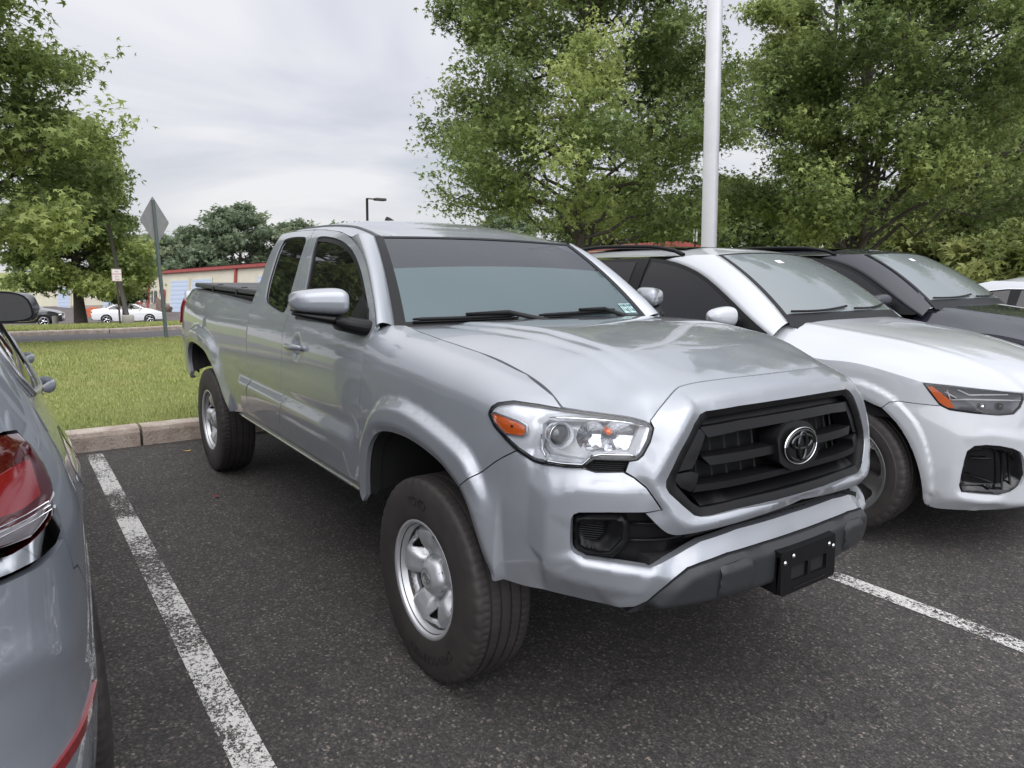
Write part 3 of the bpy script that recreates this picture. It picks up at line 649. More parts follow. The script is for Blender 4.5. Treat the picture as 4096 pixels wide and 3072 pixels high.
# ------------------------------------------------------------------ the pickup
for k_ in ('arch_f','flare_f','arch_r','flare_r','cab_r','door_m','roofseam','seam_fb','gs_top','surr_low','low_cr','gs_ridge','rec_left'):
    D[k_]=[D[k_][0]]+[tuple(p) for p in chaikin(D[k_],2,False)[1:-1]]+[D[k_][-1]]
SM=TP.smax
def sym(l): l=[tuple(p) for p in l]; return l+[(2*SM-a,b) for a,b in l[::-1]]
def msym(l): return [(2*SM-a,b) for a,b in l]
truck=empty('pickup_truck',(0,0,0),0,'silver extended cab pickup truck with black grille and folding bed cover','pickup truck')
D['arch_f']=D['arch_f'][6:]; arch_f=np.array(D['arch_f']); flare_f=np.array(D['flare_f']); arch_r=np.array(D['arch_r']); flare_r=np.array(D['flare_r'])
def flare(arch,fl,amp):
    poly=np.vstack([fl,arch[::-1]])
    def f(s,v):
        Q=np.stack([np.ravel(s),np.ravel(v)],1); r=np.zeros(len(Q)); lo=poly.min(0)-.03; hi=poly.max(0)+.03
        k=np.where((Q[:,0]>lo[0])&(Q[:,0]<hi[0])&(Q[:,1]>lo[1])&(Q[:,1]<hi[1]))[0]
        if not len(k): return r
        q=Q[k]; ins=inside(poly,q); do=pdist(fl,q); da=pdist(arch,q); sg=np.where(ins,do,-do)
        # taper where the crease runs out
        tp=ss(.0,.14,np.hypot(*(q-fl[0]).T))*ss(.0,.14,np.hypot(*(q-fl[-1]).T))
        up=ss(-.012,.028,sg); bl=ss(-.012,.02,sg)
        low=(q[:,1]<min(fl[0][1],fl[-1][1])+.02)
        near=np.exp(-(da/.09)**2)
        up=np.where(low&~ins,near,np.where(low,np.maximum(near,.0),up*tp+near*(1-tp)))
        r[k]=amp*up-.016*(1-ss(.0,.036,da))*(da<.04)
        return r
    return f
Ff=flare(arch_f,flare_f,.036); Fr=flare(arch_r,flare_r,.034)
def door_relief(s,v):
    s=np.ravel(s); v=np.ravel(v)
    up=ss(.835,.795,v)*(1-.8*ss(.80,.56,v)); ends=ss(-.575,-.66,s+ (0.7-v)*.12)*ss(-2.36,-2.28,s)
    grv=-.004*np.exp(-((v-.845)/.018)**2)*ends
    return .020*up*ends+grv
def handle_cup(s,v):
    q=((s+1.305)/.052)**2+((v-1.113)/.05)**2; return -.022*np.clip(1-q,0,1)**.7
def mir(o): 
    return mirror(o)
# fender
arch_fa=[tuple(p) for p in arch_f if p[0]<.262]+[(.271,.803)]; arch_fb=[(.271,.803)]+[tuple(p) for p in arch_f if p[0]>.28]
fo=[]
hl=D['hl']
fo=[(-.51,.60),(-.465,.545)]+arch_fa+[tuple(p) for p in D['seam_fb'][1:]]+[tuple(hl[i]) for i in (25,26,0,1,2,3,4,5,6)]
fo+=[tuple(p) for p in D['shut'][::-1][1:] if abs(p[0]-.444)>.01]
fo+=[(-.43,1.353),(-.50,1.30),(-.505,1.24),(-.508,1.19),(-.511,1.12),(-.513,1.06),(-.515,.99),(-.515,.8)]
def fdisp(s,v): 
    s=np.ravel(s); v=np.ravel(v)
    return Ff(s,v)+.012*ss(-.30,-.49,s)*ss(1.12,1.25,v)
f_=panel('front_fender',fo,truck_wrap,.011,'silver_paint',truck,fdisp,cons=[flare_f],gap=.0022,flange=.02); mir(f_)
# cab sides
dm=[tuple(p) for p in D['door_m']]; rs=[tuple(p) for p in D['roofseam']]; wf=[tuple(p) for p in D['winf']]+[(-.57,1.268),(-.8,1.258),(-1.1,1.252),(-1.385,1.25),(-1.40,1.30)]
wr=[tuple(p) for p in D['winr']]
do=[(-.515,.60)]+[(-.515,.8),(-.515,.99),(-.511,1.06),(-.507,1.12),(-.503,1.19),(-.498,1.25)]+[p for p in rs if p[0]>-1.76]+dm
dd=lambda s,v: door_relief(s,v)+handle_cup(s,v)+.006*ss(.03,.0,np.abs(v-1.262))*0
wfi=chaikin(wf,1)
o=panel('front_door',do,truck_cab,.02,'silver_paint',truck,dd,holes=[wfi],cons=[[(-2.3,.832),(-.6,.832)],[(-2.3,.80),(-.6,.80)]],gap=.0022,flange=.02,hflange=.014); mir(o)
cr=[tuple(p) for p in D['cab_r']]
ro_=dm[::-1]+[p for p in rs if p[0]<-1.78]+[(-2.27,1.646),(-2.262,1.53),(-2.236,1.415),(-2.235,1.28)]+cr[1:]
wri=chaikin(wr,1)
o=panel('rear_door',ro_,truck_cab,.02,'silver_paint',truck,door_relief,holes=[wri],cons=[[(-2.3,.832),(-.6,.832)],[(-2.3,.80),(-.6,.80)]],gap=.0022,flange=.05,hflange=.014); mir(o)
for nm,poly,ins_ in (('door_glass',wfi,.012),('quarter_glass',wri,.010)):
    o=panel(nm,inset(poly,-.006),truck_cab,.05,'side_glass',truck,-ins_,flange=0,gap=0); mir(o)
# black seals
def ringp(name,poly,wd,surf,d,mt,fl=.012,step=.02,parent=truck):
    p=np.array(poly); p=p if area(p)>0 else p[::-1]; return panel(name,p,surf,step,mt,parent,d,holes=[inset(p,wd)],gap=0,flange=fl)
o=ringp('door_window_seal',wfi,.024,truck_cab,-.007,'trim_black'); mir(o)
o=ringp('quarter_window_seal',wri,.006,truck_cab,-.007,'trim_black'); mir(o)
# belt moulding and mirror sail
o=panel('belt_moulding',[(-1.40,1.243),(-.56,1.255),(-.56,1.274),(-1.40,1.262)],truck_cab,.03,'trim_black',truck,.006,gap=0); mir(o)
o=panel('mirror_sail',[(-.555,1.28),(-.60,1.335),(-.70,1.395),(-.745,1.27),(-.74,1.255),(-.57,1.255)],truck_cab,.02,'trim_black',truck,.008,gap=0,flange=.02); mir(o)
# bed side
arr=[tuple(p) for p in arch_r]
bo=[(-2.262,1.283),(-2.609,1.295),(-3.029,1.306),(-3.627,1.314),(-4.20,1.322),(-4.33,1.30),(-4.37,1.2),(-4.38,.9),(-4.36,.66),(-3.95,.615),(-3.73,.62)]+arr+[(-2.55,.560),(-2.35,.59),(-2.115,.622)]+[(a-.004,b) for a,b in cr[::-1][1:-1]]
def bdisp(s,v):
    s=np.ravel(s); v=np.ravel(v)
    b=.016*np.exp(-((s+3.25)/.62)**2)*ss(1.24,1.10,v)*ss(.7,.85,v)
    return Fr(s,v)+door_relief(s,v)*ss(-2.36,-2.30,s)+b
o=panel('bed_side',bo,truck_wrap,.014,'silver_paint',truck,bdisp,cons=[flare_r],gap=.003,flange=.03); mir(o)
# rocker panel below the doors
mb=MB()
xs=np.linspace(-2.5,-.50,20); G=[]
for x in xs: G.append([(x,-.862,.615),(x,-.862,.59),(x,-.862,.565),(x,-.85,.552),(x,-.83,.56)])
mb.grid(G); o=mb.build('rocker_panel','silver_paint',truck); mir(o)
o=MB().tube([(x,-.856,.552) for x in xs if x<-.54],.011,8).build('rocker_trim','chrome_satin',truck); mir(o)
# ---------------- roof, pillars, windshield
A3=truck_cab(np.array([p[0] for p in rs]),np.array([p[1] for p in rs]))
def wsx(u,t):
    """windshield: u -1..1 across, t 0 bottom..1 top"""
    u=np.asarray(u,float); t=np.asarray(t,float)
    bx=-.40-.092*np.abs(u)**2.2; by=.744*u; bz=1.272-.004*u*u
    tx=-.95-.029*np.abs(u)**2.2; ty=.601*u; tz=1.664-.011*np.abs(u)**2
    b=.022*4*t*(1-t)
    X=np.stack([bx+(tx-bx)*t+b*.62,by+(ty-by)*t,bz+(tz-bz)*t+b*.78],-1); return X
def ws_surf(u,t,d=0):
    X=wsx(u,t); h=1e-3; a=wsx(np.asarray(u)+h,t)-X; b=wsx(u,np.asarray(t)+h)-X; n=np.cross(a,b); n/=np.linalg.norm(n,axis=-1)[...,None]
    n=n*np.sign(n[...,2:3]); return X+n*np.asarray(d,float)[...,None] if np.ndim(d) else X+n*d
def band(u0,u1,lo,hi,nu=40,nt=14,d=0,rd=None):
    U=np.linspace(u0,u1,nu); G=[]
    for u in U:
        a=lo(u) if callable(lo) else lo; b=hi(u) if callable(hi) else hi
        G.append(ws_surf(np.full(nt,u),np.linspace(a,b,nt),d))
    return np.array(G)
arc=lambda u: .60-.03*u*u
MB().grid(band(-.955,.955,.02,arc)).build('windshield','windshield_glass',truck)
MB().grid(band(-.955,.955,arc,.985)).build('windshield_tint_band','tint_band_glass',truck)
fb=MB()
for a,b in ((-1.0,-.94),(.94,1.0)): fb.grid(band(a,b,-.06,1.0,4,20,.003))
fb.grid(band(-.94,.94,.975,1.0,40,3,.003)); fb.grid(band(-.94,.94,-.08,.035,40,3,.003))
fb.build('windshield_frit','trim_black',truck)
side=np.array([ws_surf(-1.0,t) for t in np.linspace(0,1,24)])
Ap=A3[[i for i in range(len(A3)) if A3[i][0]>-1.16]]; k=np.concatenate([[0],np.cumsum(np.linalg.norm(np.diff(Ap,axis=0),axis=1))]); tt=np.linspace(0,k[-1],24)
Apl=np.stack([np.interp(tt,k,Ap[:,j]) for j in range(3)],1)
ss_=(side-side[0]); 
G=[]
for i in range(24):
    a,b=Apl[i],side[i]; out=np.array([.45,-.62,.64])
    row=[a+np.array([0,.012,-.01])]
    for w_ in (0,.12,.3,.5,.7,.88,1): row.append(a+(b-a)*w_+out*.028*4*w_*(1-w_))
    row.append(b+np.array([-.01,.01,-.012])); G.append(row)
o=MB().grid(G).build('windshield_pillar','silver_paint',truck); mir(o)
# roof patch
def roof_z(x,y):
    x=np.asarray(x,float); y=np.asarray(y,float)
    zc=pchip([-2.40,-2.3,-2.2,-2.0,-1.75,-1.5,-1.3,-1.12,-1.0,-.95,-.9],[1.705,1.738,1.758,1.776,1.780,1.768,1.748,1.716,1.682,1.664,1.645],x)
    ye=np.interp(-x,-np.array([-.97,-1.145,-1.326,-1.57,-1.769,-2.104,-2.3]),[.603,.648,.625,.608,.600,.597,.600]); ze=np.interp(-x,-np.array([-.97,-1.145,-1.326,-1.57,-1.769,-2.104,-2.3,-2.4]),[1.652,1.657,1.686,1.704,1.711,1.712,1.701,1.67])
    w_=np.clip(np.abs(y)/ye,0,1.1); return ze+(zc-ze)*(1-w_**3.2)-.004*np.sin(np.clip((w_-.78)/.08,0,1)*math.pi)
rows=[[ws_surf(u,1.0,.003) for u in np.sign(np.linspace(-1,1,61))*(1-(1-np.abs(np.linspace(-1,1,61)))**1.4)]]
for x in list(np.linspace(-.965,-1.145,10))+list(np.linspace(-1.19,-2.3,30))+[-2.33,-2.35]:
    ye=float(np.interp(-x,-np.array([-.95,-.98,-1.145,-1.326,-1.57,-1.769,-2.104,-2.3,-2.35]),[.598,.603,.653,.628,.609,.599,.597,.610,.59]))
    u=np.linspace(-1,1,61); u=np.sign(u)*(1-(1-np.abs(u))**1.4)
    X=np.full(61,x)-(.03*np.abs(u)**2 if x>-1.0 else 0); Y=u*ye; Z=roof_z(X,Y)
    if x<-2.31: Z=Z-.03*(-(x+2.31)/.04)**2
    rows.append(np.stack([X,Y,Z],-1))
MB().grid([r[::-1] for r in rows]).build('roof','silver_paint',truck)
mb=MB(); 
for sg in(-1,1):
    P=[]; 
    for x in np.linspace(-.975,-2.28,30):
        ye=float(np.interp(-x,[.975,1.15,1.4,2.3],[.585,.555,.535,.53]))*sg; P.append([(x,ye+dy_,float(roof_z(x,ye+dy_))+dz_) for dy_,dz_ in ((-.011,.0005),(-.006,.006),(.006,.006),(.011,.0005))])
    MB().grid(P if sg>0 else [r[::-1] for r in P]).build('roof_moulding','pad_grey',truck)

# shark fin
mb=MB(); G=[]
for i,t in enumerate(np.linspace(0,1,14)):
    x=-2.12+.17*t; hgt=.062*(1-t**1.6)*ss(0,.10,t)+.004; wd=.032*(.35+.65*math.sin(math.pi*min(1,.15+t*.85))); z0=float(roof_z(x,0))-.004
    G.append([(x-.02*0,-wd,z0),(x,-wd*.55,z0+hgt*.55),(x,-wd*.15,z0+hgt*.95),(x,0,z0+hgt),(x,wd*.15,z0+hgt*.95),(x,wd*.55,z0+hgt*.55),(x,wd,z0)])
mb.grid(G).build('antenna_fin','grained_black',truck)
# cab back wall
mb=MB(); G=[]
for z in np.linspace(1.0,1.70,12):
    ye=.9-float(cab_in(z))-.01; x=-2.262+.0*z; x=float(np.interp(z,[1.0,1.28,1.415,1.53,1.646,1.70],[-2.24,-2.24,-2.24,-2.265,-2.27,-2.30])); G.append([(x-.05*(1-abs(u)**6),u*ye,z) for u in np.linspace(-1,1,15)])
mb.grid(G).build('cab_back_wall','silver_paint',truck)
# ---------------- hood
hb=[tuple(p) for p in D['shut'] if abs(p[0]-.444)>.01]; hb3=truck_wrap(np.array([p[0] for p in hb]),np.array([p[1] for p in hb]))
hlt=[tuple(hl[i]) for i in (7,8,9,10,11)]; h3=truck_wrap(np.array([p[0] for p in hlt]),np.array([p[1] for p in hlt]),.004)
gt=[tuple(p) for p in D['gs_top']]; g3=truck_wrap(np.array([p[0] for p in gt]),np.array([p[1] for p in gt]))
g3=g3[g3[:,1]<-.12]; gc_=truck_wrap(SM,1.199); front=np.vstack([hb3[-1:],h3,g3[1:],[[gc_[0]-.001,-.06,gc_[2]],[gc_[0],0,gc_[2]]]])
C3=np.vstack([hb3,front[1:]])
rowsx=[(-.45,1.276,1.268),(-.25,1.288,1.256),(-.02,1.298,1.235),(.2,1.296,1.212),(.38,1.276,1.186),(.5,1.258,1.160)]
cp=[tuple(p) for p in C3]
for x,zc,ze in rowsx:
    for yy,fr in ((0,1),(.2,.985),(.36,.95),(.46,.90),(.50,.86),(.60,.52),(.66,.25)):
        cp.append((x,-yy,ze+(zc-ze)*fr))
for x,zc in ((.6,1.239),(.68,1.221),(.75,1.204)):
    for yy,z in ((0,zc),(.2,zc-.003),(.33,zc-.010)): cp.append((x,-yy,z))
cp+=[(.62,-.45,1.212),(.62,-.53,1.180),(.62,-.60,1.152),(.62,-.66,1.135),(.70,-.46,1.180),(.70,-.53,1.150),(.70,-.59,1.122),(.66,-.62,1.125),(.74,-.50,1.145),(.755,-.53,1.112)]
cp=np.array(cp); cp=np.vstack([cp,cp[cp[:,1]<-.001]*[1,-1,1]])
def tps(P,lam=1e-4):
    n=len(P); r=np.linalg.norm(P[:,None,:2]-P[None,:,:2],axis=-1); K=np.where(r>0,r*r*np.log(r+1e-12),0)+lam*np.eye(n); Q=np.hstack([np.ones((n,1)),P[:,:2]])
    A=np.block([[K,Q],[Q.T,np.zeros((3,3))]]); s=np.linalg.solve(A,np.concatenate([P[:,2],np.zeros(3)])); 
    def f(x,y):
        x=np.asarray(x,float); y=np.asarray(y,float); xr,yr=x.ravel(),y.ravel(); out=np.empty(len(xr))
        for i in range(0,len(xr),4000):
            rr=np.hypot(xr[i:i+4000,None]-P[None,:,0],yr[i:i+4000,None]-P[None,:,1]); out[i:i+4000]=np.where(rr>0,rr*rr*np.log(rr+1e-12),0)@s[:n]+s[n]+s[n+1]*xr[i:i+4000]+s[n+2]*yr[i:i+4000]
        return out.reshape(x.shape)
    return f
Hf=tps(cp,3e-5)
def hood_surf(s,v,d=0):
    s=np.asarray(s,float); v=np.asarray(v,float); a=np.abs(v); y1=.50-.06*(s+.42); y2=y1+.085
    fd=ss(.74,.55,s)*ss(-.44,-.30,s)
    z=Hf(s,v)+fd*(.009*ss(y1+.022,y1-.004,a)-.007*np.exp(-((a-y2)/.022)**2)+.004*ss(y2+.035,y2+.01,a))
    return np.stack([s,v,z+d],-1)
ho=[(p[0],p[1]) for p in C3]; rear=[(-.415-.045*(y/.72)**2,y) for y in np.linspace(.70,-.70,15)]
ho=[(p[0],p[1]) for p in C3[:-1]]+[(C3[-1][0],0)]+[(p[0],-p[1]) for p in C3[:-1][::-1]]+rear
panel('hood',ho,hood_surf,.013,'silver_paint',truck,0,gap=.0025,flange=.015)
# cowl
mb=MB(); G=[]
for y in np.linspace(-.70,.70,21):
    x0=-.46-.045*(y/.72)**2; G.append([(x0+.06,y,1.25),(x0+.02,y,1.256),(x0-.02,y,1.262),(x0-.05,y,1.262)])
mb.grid(G).build('cowl_panel','trim_black',truck)
# wipers
def wiper(px,u0,t0,u1,t1,fl=0):
    mb=MB(); a=ws_surf(px,.0,.02); P=[ws_surf(u0+(u1-u0)*t,t0+(t1-t0)*t-.012*math.sin(math.pi*t),.012+.006*math.sin(math.pi*t)) for t in np.linspace(0,1,16)]
    mb.tube(P,[.004]+[.0075]*14+[.004],8)
    P2=[ws_surf(u0+(u1-u0)*t,t0+(t1-t0)*t-.02,.008) for t in np.linspace(0,1,10)]; mb.tube(P2,.005,6)
    k_=P[7]; mb.tube([a+np.array([.04,0,-.01]),a*.5+k_*.5+np.array([0,0,.028]),k_+np.array([0,0,.014])],[.012,.010,.007],8)
    return mb.build('wiper','trim_black',truck)
wiper(-.02,-.90,.045,-.22,.060); wiper(.72,-.06,.05,.66,.085)
# inspection stickers
def quad_ws(u0,u1,t0,t1,d): return [ws_surf(u0,t0,d),ws_surf(u1,t0,d),ws_surf(u1,t1,d),ws_surf(u0,t1,d)]
for k_ in range(2):
    mb=MB(); u0=.775+.075*k_; mb.add(quad_ws(u0,u0+.066,.055,.155,.0035),[(0,1,2,3)]); s_=mb.build('inspection_sticker','sticker_teal',truck,False)
    mb=MB()
    for (a,b,c,d_) in ((.006,.026,.125,.148),(.010,.020,.07,.12),(.032,.060,.12,.147),(.034,.044,.07,.112),(.050,.060,.065,.10)): mb.add(quad_ws(u0+a,u0+b,c,d_,.0045),[(0,1,2,3)])
    q=mb.build('sticker_print','sticker_dark',s_,False)
# ---------------- front fascia
f0=[(0.96,.672)]
bar=[tuple(p) for p in D['rec_bar']]; bar=[(.965,.668),(1.01,.685),(1.05,.701),(1.10,.716),(1.245,.731)]
pt=[tuple(p) for p in D['pad_top'] if p[0]<1.40]
bot=[(.425,.530)]+[tuple(p) for p in D['bot'][2:]]
half=arch_fb[::-1]+[tuple(p) for p in D['seam_fb'][1:]]+[tuple(p) for p in D['bc_hlb'][1:]]+[tuple(p) for p in D['bc_in'][1:]]+[tuple(p) for p in D['rec_top']]+[tuple(p) for p in D['rec_left']]+[tuple(p) for p in D['rec_bot']]+bar+[(SM,.733)]
low=[(SM,.675)]+pt[::-1]+bot[::-1][1:]
fo2=half+msym(half[:-1])[::-1]+msym(low[1:])[::-1]+low
frame=[(.905,.901),(.85,.900),(.784,.898),(.72,.894),(.675,.884),(.645,.864),(.626,.836),(.619,.80),(.618,.76),(.617,.71),(.614,.654),(.607,.634)]
nbt=len(bot); lip=[(.56,.935),(.60,.929),(.666,.927),(.72,.930),(.756,.923),(.83,.928)]
lines=[(D['seam_fb'],0),(D['bc_hlb'],-.006),(lip,-.004),(D['bc_in'],[-.004,.010,.024,.026,.022]),(frame[1:],.026),(D['corner'],[0,.001,.003,.004,.004,.003]),
 (D['rec_top'][1:],.024),(D['rec_left'],.020),(D['rec_bot'],0),(D['chamf'],.032),(D['diag'],[.034,.032,.030,-.005]),(D['low_cr'],.024),(D['sidecr'],.003),(bot,[.0,-.010,-.018,-.024]+[-.030]*(nbt-4)),(pt,[.0,.008,.012,.018,.022,.022,.020,.010]+[.004]*(len(pt)-8)),(bar,[.0,-.008,-.012,-.018,-.024]),([(SM,.733)],-.028),([(SM,.675)],-.002),([(.2,.7),(.2,.9)],0),([(.35,.50)],-.01),([(.9,.47)],-.03)]
lines+=[(msym(a),b) for a,b in lines if a[0][0]<SM-.01]
bn=Net(lines,.006)
Ffl=lambda s,v: Ff(s,v)
def bdisp2(s,v):
    s=np.ravel(s); v=np.ravel(v); return bn(s,v)+Ff(np.where(s>SM,2*SM-s,s),v)
cons=[frame,D['chamf'],D['low_cr'],D['diag']]; cons=cons+[msym(c) for c in cons]
panel('bumper_cover',fo2,truck_wrap,.010,'silver_paint',truck,bdisp2,cons=cons,gap=.0018,flange=.03)
# painted grille surround
gsL=[tuple(p) for p in D['gs_top'][:-1]]; hlr=[(.931,1.064),(.918,1.026),(.895,.988),(.879,.975),(.853,.970),(.842,.940)]
sl=[tuple(p) for p in D['bc_in'][1:]]+[tuple(p) for p in D['surr_low'][:-1]]
sl=[(a+.001,b) for a,b in sl]; halfg=[(SM,1.199)]+gsL[::-1]+[(a+.002,b) for a,b in hlr]+sl+[(SM,.787)]
go=halfg+msym(halfg[1:-1])[::-1]
gro=[tuple(p) for p in D['gr_out'][:-1]]; gro=sym(gro)
gri=[tuple(p) for p in D['gr_in'][:-1]]; gri=sym(gri)
rd=[tuple(p) for p in D['gs_ridge']]
rd=[p for p in rd if p[0]<1.44]; rd=[(SM,1.150)]+rd+[(SM,.815)]
nt_=sum(1 for p in rd if p[1]>1.12)
gro_h=[tuple(p) for p in D['gr_out'][:-1]]; gro_h=[(SM,1.113)]+gro_h+[(SM,.811)]
gl=[(gsL+[(SM,1.199)],0),(hlr,.002),(sl[:4],[.004,.012,.018,.018]),(sl[4:]+[(SM,.787)],[.018]*(len(sl)-4)+[.004]),(rd,[.026]*nt_+[.036]*(len(rd)-nt_)),(gro_h,.012)]
gl+=[(msym(a),b) for a,b in gl ]
gn=Net(gl,.007)
panel('grille_surround',go,truck_wrap,.0125,'silver_paint',truck,gn,holes=[gro],cons=[rd,msym(rd)],gap=.0018,flange=.02,hflange=.02)
fr_=Net([(gro,.010),(inset(gri,.0),-.004),(inset(gri,-.018),.014)],.003)
grille=panel('grille',inset(gro,-.002),truck_wrap,.014,'grained_black',truck,fr_,holes=[gri],gap=0,flange=.02,hflange=.10)
panel('grille_cavity',inset(gri,-.02),truck_wrap,.05,'cavity_black',grille,-.105,gap=0,flange=0)
def gbar(name,top,bot_,d,fl,mt='trim_black',close=True):
    t=[tuple(p) for p in top]; b=[tuple(p) for p in bot_]; b=sorted(b); t=sorted(t)
    half_=t; o_=t+[(2*SM-a,z) for a,z in t[::-1]]+[(2*SM-a,z) for a,z in b]+b[::-1]
    return panel(name,o_,truck_wrap,.02,mt,grille,d,gap=0,flange=fl)
gbar('grille_bar',D['b1top'][:],D['b1bot'][:],-.008,.05)
gbar('grille_bar',[(1.10,.972),(1.38,.975)],[(1.128,.946),(1.40,.950)],-.010,.055)
gbar('grille_bar',[(1.075,.893),(1.44,.898)],[(1.06,.872),(1.44,.880)],-.008,.065)
# header strip and lower sill inside the opening
ts=[(1.10,1.100),(1.43,1.112),(SM,1.113)]; tb=[(1.10,1.060),(1.43,1.070),(SM,1.071)]
o_=ts+msym(ts[:-1])[::-1]+msym(tb[:-1])+tb[::-1]
panel('header_strip',o_,truck_wrap,.02,'grained_black',grille,-.034,gap=0,flange=.0)
ls_=[(1.07,.870),(1.3,.872),(SM,.874)]; lb=[(1.09,.828),(1.3,.836),(SM,.838)]
o_=ls_+msym(ls_[:-1])[::-1]+msym(lb[:-1])+lb[::-1]
panel('lower_sill',o_,truck_wrap,.02,'grained_black',grille,Net([(ls_+msym(ls_)[::-1],-.09),(lb+msym(lb)[::-1],-.012)],.002),gap=0,flange=0)
lsd=[(1.0,.932),(1.028,.975),(1.088,1.058),(1.125,1.046),(1.10,1.0),(1.078,.961),(1.062,.940)]
for q in (lsd,[(.999,.928),(1.057,.934),(1.085,.925),(1.076,.895),(1.078,.888),(1.055,.872),(1.02,.888),(1.002,.907)]):
    for g in (q,msym(q)):
        panel('grille_side_bar',g,truck_wrap,.012,'trim_black',grille,Net([(list(g)+[g[0]],-.010),([tuple(np.mean(g,0))],-.007)],.004),gap=.001,flange=.06)
mb=MB()
for q in np.linspace(1.12,2*SM-1.12,13):
    if abs(q-SM)<.1: continue
    a=truck_wrap(q,.86,-.07); b=truck_wrap(q,1.06,-.07); MB().tube([a,b],.004,4).build('grille_fin','liner_black',grille,False)
# emblem
oc=[(SM-.108,.925),(SM-.108,.998),(SM-.085,1.022),(SM-.055,1.037),(SM,1.043)]; oc=oc+msym(oc[:-1])[::-1]+[(SM+.085,.908),(SM+.045,.892),(SM,.889),(SM-.045,.892),(SM-.085,.908)]
panel('emblem_base',oc,truck_wrap,.012,'trim_black',grille,.006,gap=0,flange=.07)
ec=truck_wrap(SM,.967,.014)
def ell3(cy,cz,a,b,off,n=56,cut=None):
    q=np.linspace(0,2*math.pi,n); return [(ec[0]+off-(cy+a*math.cos(t))**2*.25-(cz+b*math.sin(t))*.06,cy+a*math.cos(t),ec[2]+cz+b*math.sin(t)) for t in q]
EA,EB=.089,.060
mb=MB(); ring=ell3(0,0,EA,EB,.0); V=[(ec[0]+.006,0,ec[2])]+ring[:-1]; n_=len(ring)-1
em=mb.add(V,[(0,i+1,(i+1)%n_+1) for i in range(n_)]).build('emblem_disc','gloss_black',grille)
mb=MB()
def flat_ell(cy,cz,a,b,off,wa,wb,n=64,top=1.0):
    G=[]
    for t in np.linspace(0,2*math.pi,n):
        row=[]
        for k_,(fa,fz) in enumerate(((-1,0),(-.6,.0035),(.6,.0035),(1,0))):
            y=cy+(a+fa*wa*.5)*math.cos(t); z=cz+(b+fa*wb*.5)*math.sin(t); row.append((ec[0]+off+fz-y*y*.25-z*.06,y,ec[2]+z))
        G.append(row)
    mb.grid(G)
flat_ell(0,0,EA-.001,EB-.001,.001,.0028,.0028)
mb.build('emblem_rim','chrome',grille)
mb=MB(); flat_ell(0,0,EA-.012,EB-.011,.003,.013,.011); mb.build('emblem_ring','dark_chrome',grille)
mb=MB()
flat_ell(0,.013,.054,.022,.006,.011,.010); flat_ell(0,0,.021,.045,.007,.012,.010)
mb.build('emblem_mark','dark_chrome',grille)
# ---------------- lower grille, fog bezels
rec=[tuple(p) for p in D['rec_top'][::-1]]; 
hv=[tuple(p) for p in D['rec_left'][::-1]]+rec+[tuple(p) for p in D['surr_low'][:-1]]+[(SM,.787)]
lvb=bar[::-1]+[tuple(p) for p in D['rec_bot'][::-1]]
lo_=[(SM,.733)]+lvb
outl=hv+msym(hv[:-1])[::-1]+msym(lvb)[::-1]+lo_
outl=inset(outl,-.012)
def lvd(s,v):
    s=np.ravel(s); a=np.where(s>SM,2*SM-s,s); return -.045+.0*a-.03*ss(.98,1.06,a)
lv=panel('lower_grille',outl,truck_wrap,.02,'grained_black',truck,lvd,gap=0,flange=0)
for g in (lambda p:p,msym):
    fo_=g([tuple(p) for p in D['fog_out']]); fi_=g([tuple(p) for p in D['fog_in']]); fg_=g([tuple(p) for p in D['fog_gr']])
    ff=Net([(list(fo_)+[fo_[0]],-.020),([tuple(p) for p in inset(fo_,.012)],.002),(list(fi_)+[fi_[0]],-.004)],.003)
    fb_=panel('fog_bezel',fo_,truck_wrap,.008,'trim_black',lv,ff,holes=[np.array(fi_)],gap=.001,flange=.03,hflange=.02)
    panel('fog_bowl',inset(fi_,-.004),truck_wrap,.01,'trim_black',lv,Net([(list(fi_)+[fi_[0]],-.014),(list(fg_)+[fg_[0]],-.04)],.002),gap=0,flange=0)
    mb=MB(); P_=np.array(fg_); s0,s1=P_[:,0].min(),P_[:,0].max()
    for v in np.linspace(.722,.778,9):
        sa,sb=(s0+.002,s1-.004)
        if v<.742: 
            if g is msym: sa+=(.742-v)*1.0
            else: sb-=(.742-v)*1.0
        mb.tube([truck_wrap(q,v,-.034) for q in np.linspace(sa,sb,6)],.0028,6)
    mb.build('fog_louvre','trim_black',lv)
    for l_ in ([(.871,.778),(.955,.776)],[(.866,.726),(.926,.725),(.989,.727),(1.046,.735)]):
        l_=g(dens(l_,.03,False).tolist()); MB().tube([truck_wrap(a,b,-.032) for a,b in l_],.005,8).build('vane','trim_black',lv)
MB().tube([truck_wrap(a,float(np.interp(min(a,2*SM-a),[1.04,1.2,SM],[.735,.755,.760])),-.02) for a in np.linspace(1.04,2*SM-1.04,30)],[.006]*30,8).build('vane','trim_black',lv)
mb=MB()
for q in np.linspace(1.08,2*SM-1.08,14): MB().tube([truck_wrap(q,.737,-.04),truck_wrap(q,.778,-.04)],.003,4).build('lower_fin','trim_black',lv,False)
# headlamp under-vent
for g in (lambda p:p,msym):
    vo=g([tuple(p) for p in D['hl_vent']]); v_=panel('headlight_vent',vo,truck_wrap,.02,'grained_black',truck,-.02,gap=-.004,flange=0)
    mb=MB()
    for v in (.9435,.949,.955,.961,.967):
        a0=.728 if v<.96 else .742; mb.tube([truck_wrap(g([(q,v)])[0][0],v,-.010) for q in np.linspace(a0+(.006),.843 if v<.95 else .85,8)],.0022,6)
    mb.build('vent_louvre','trim_black',v_)
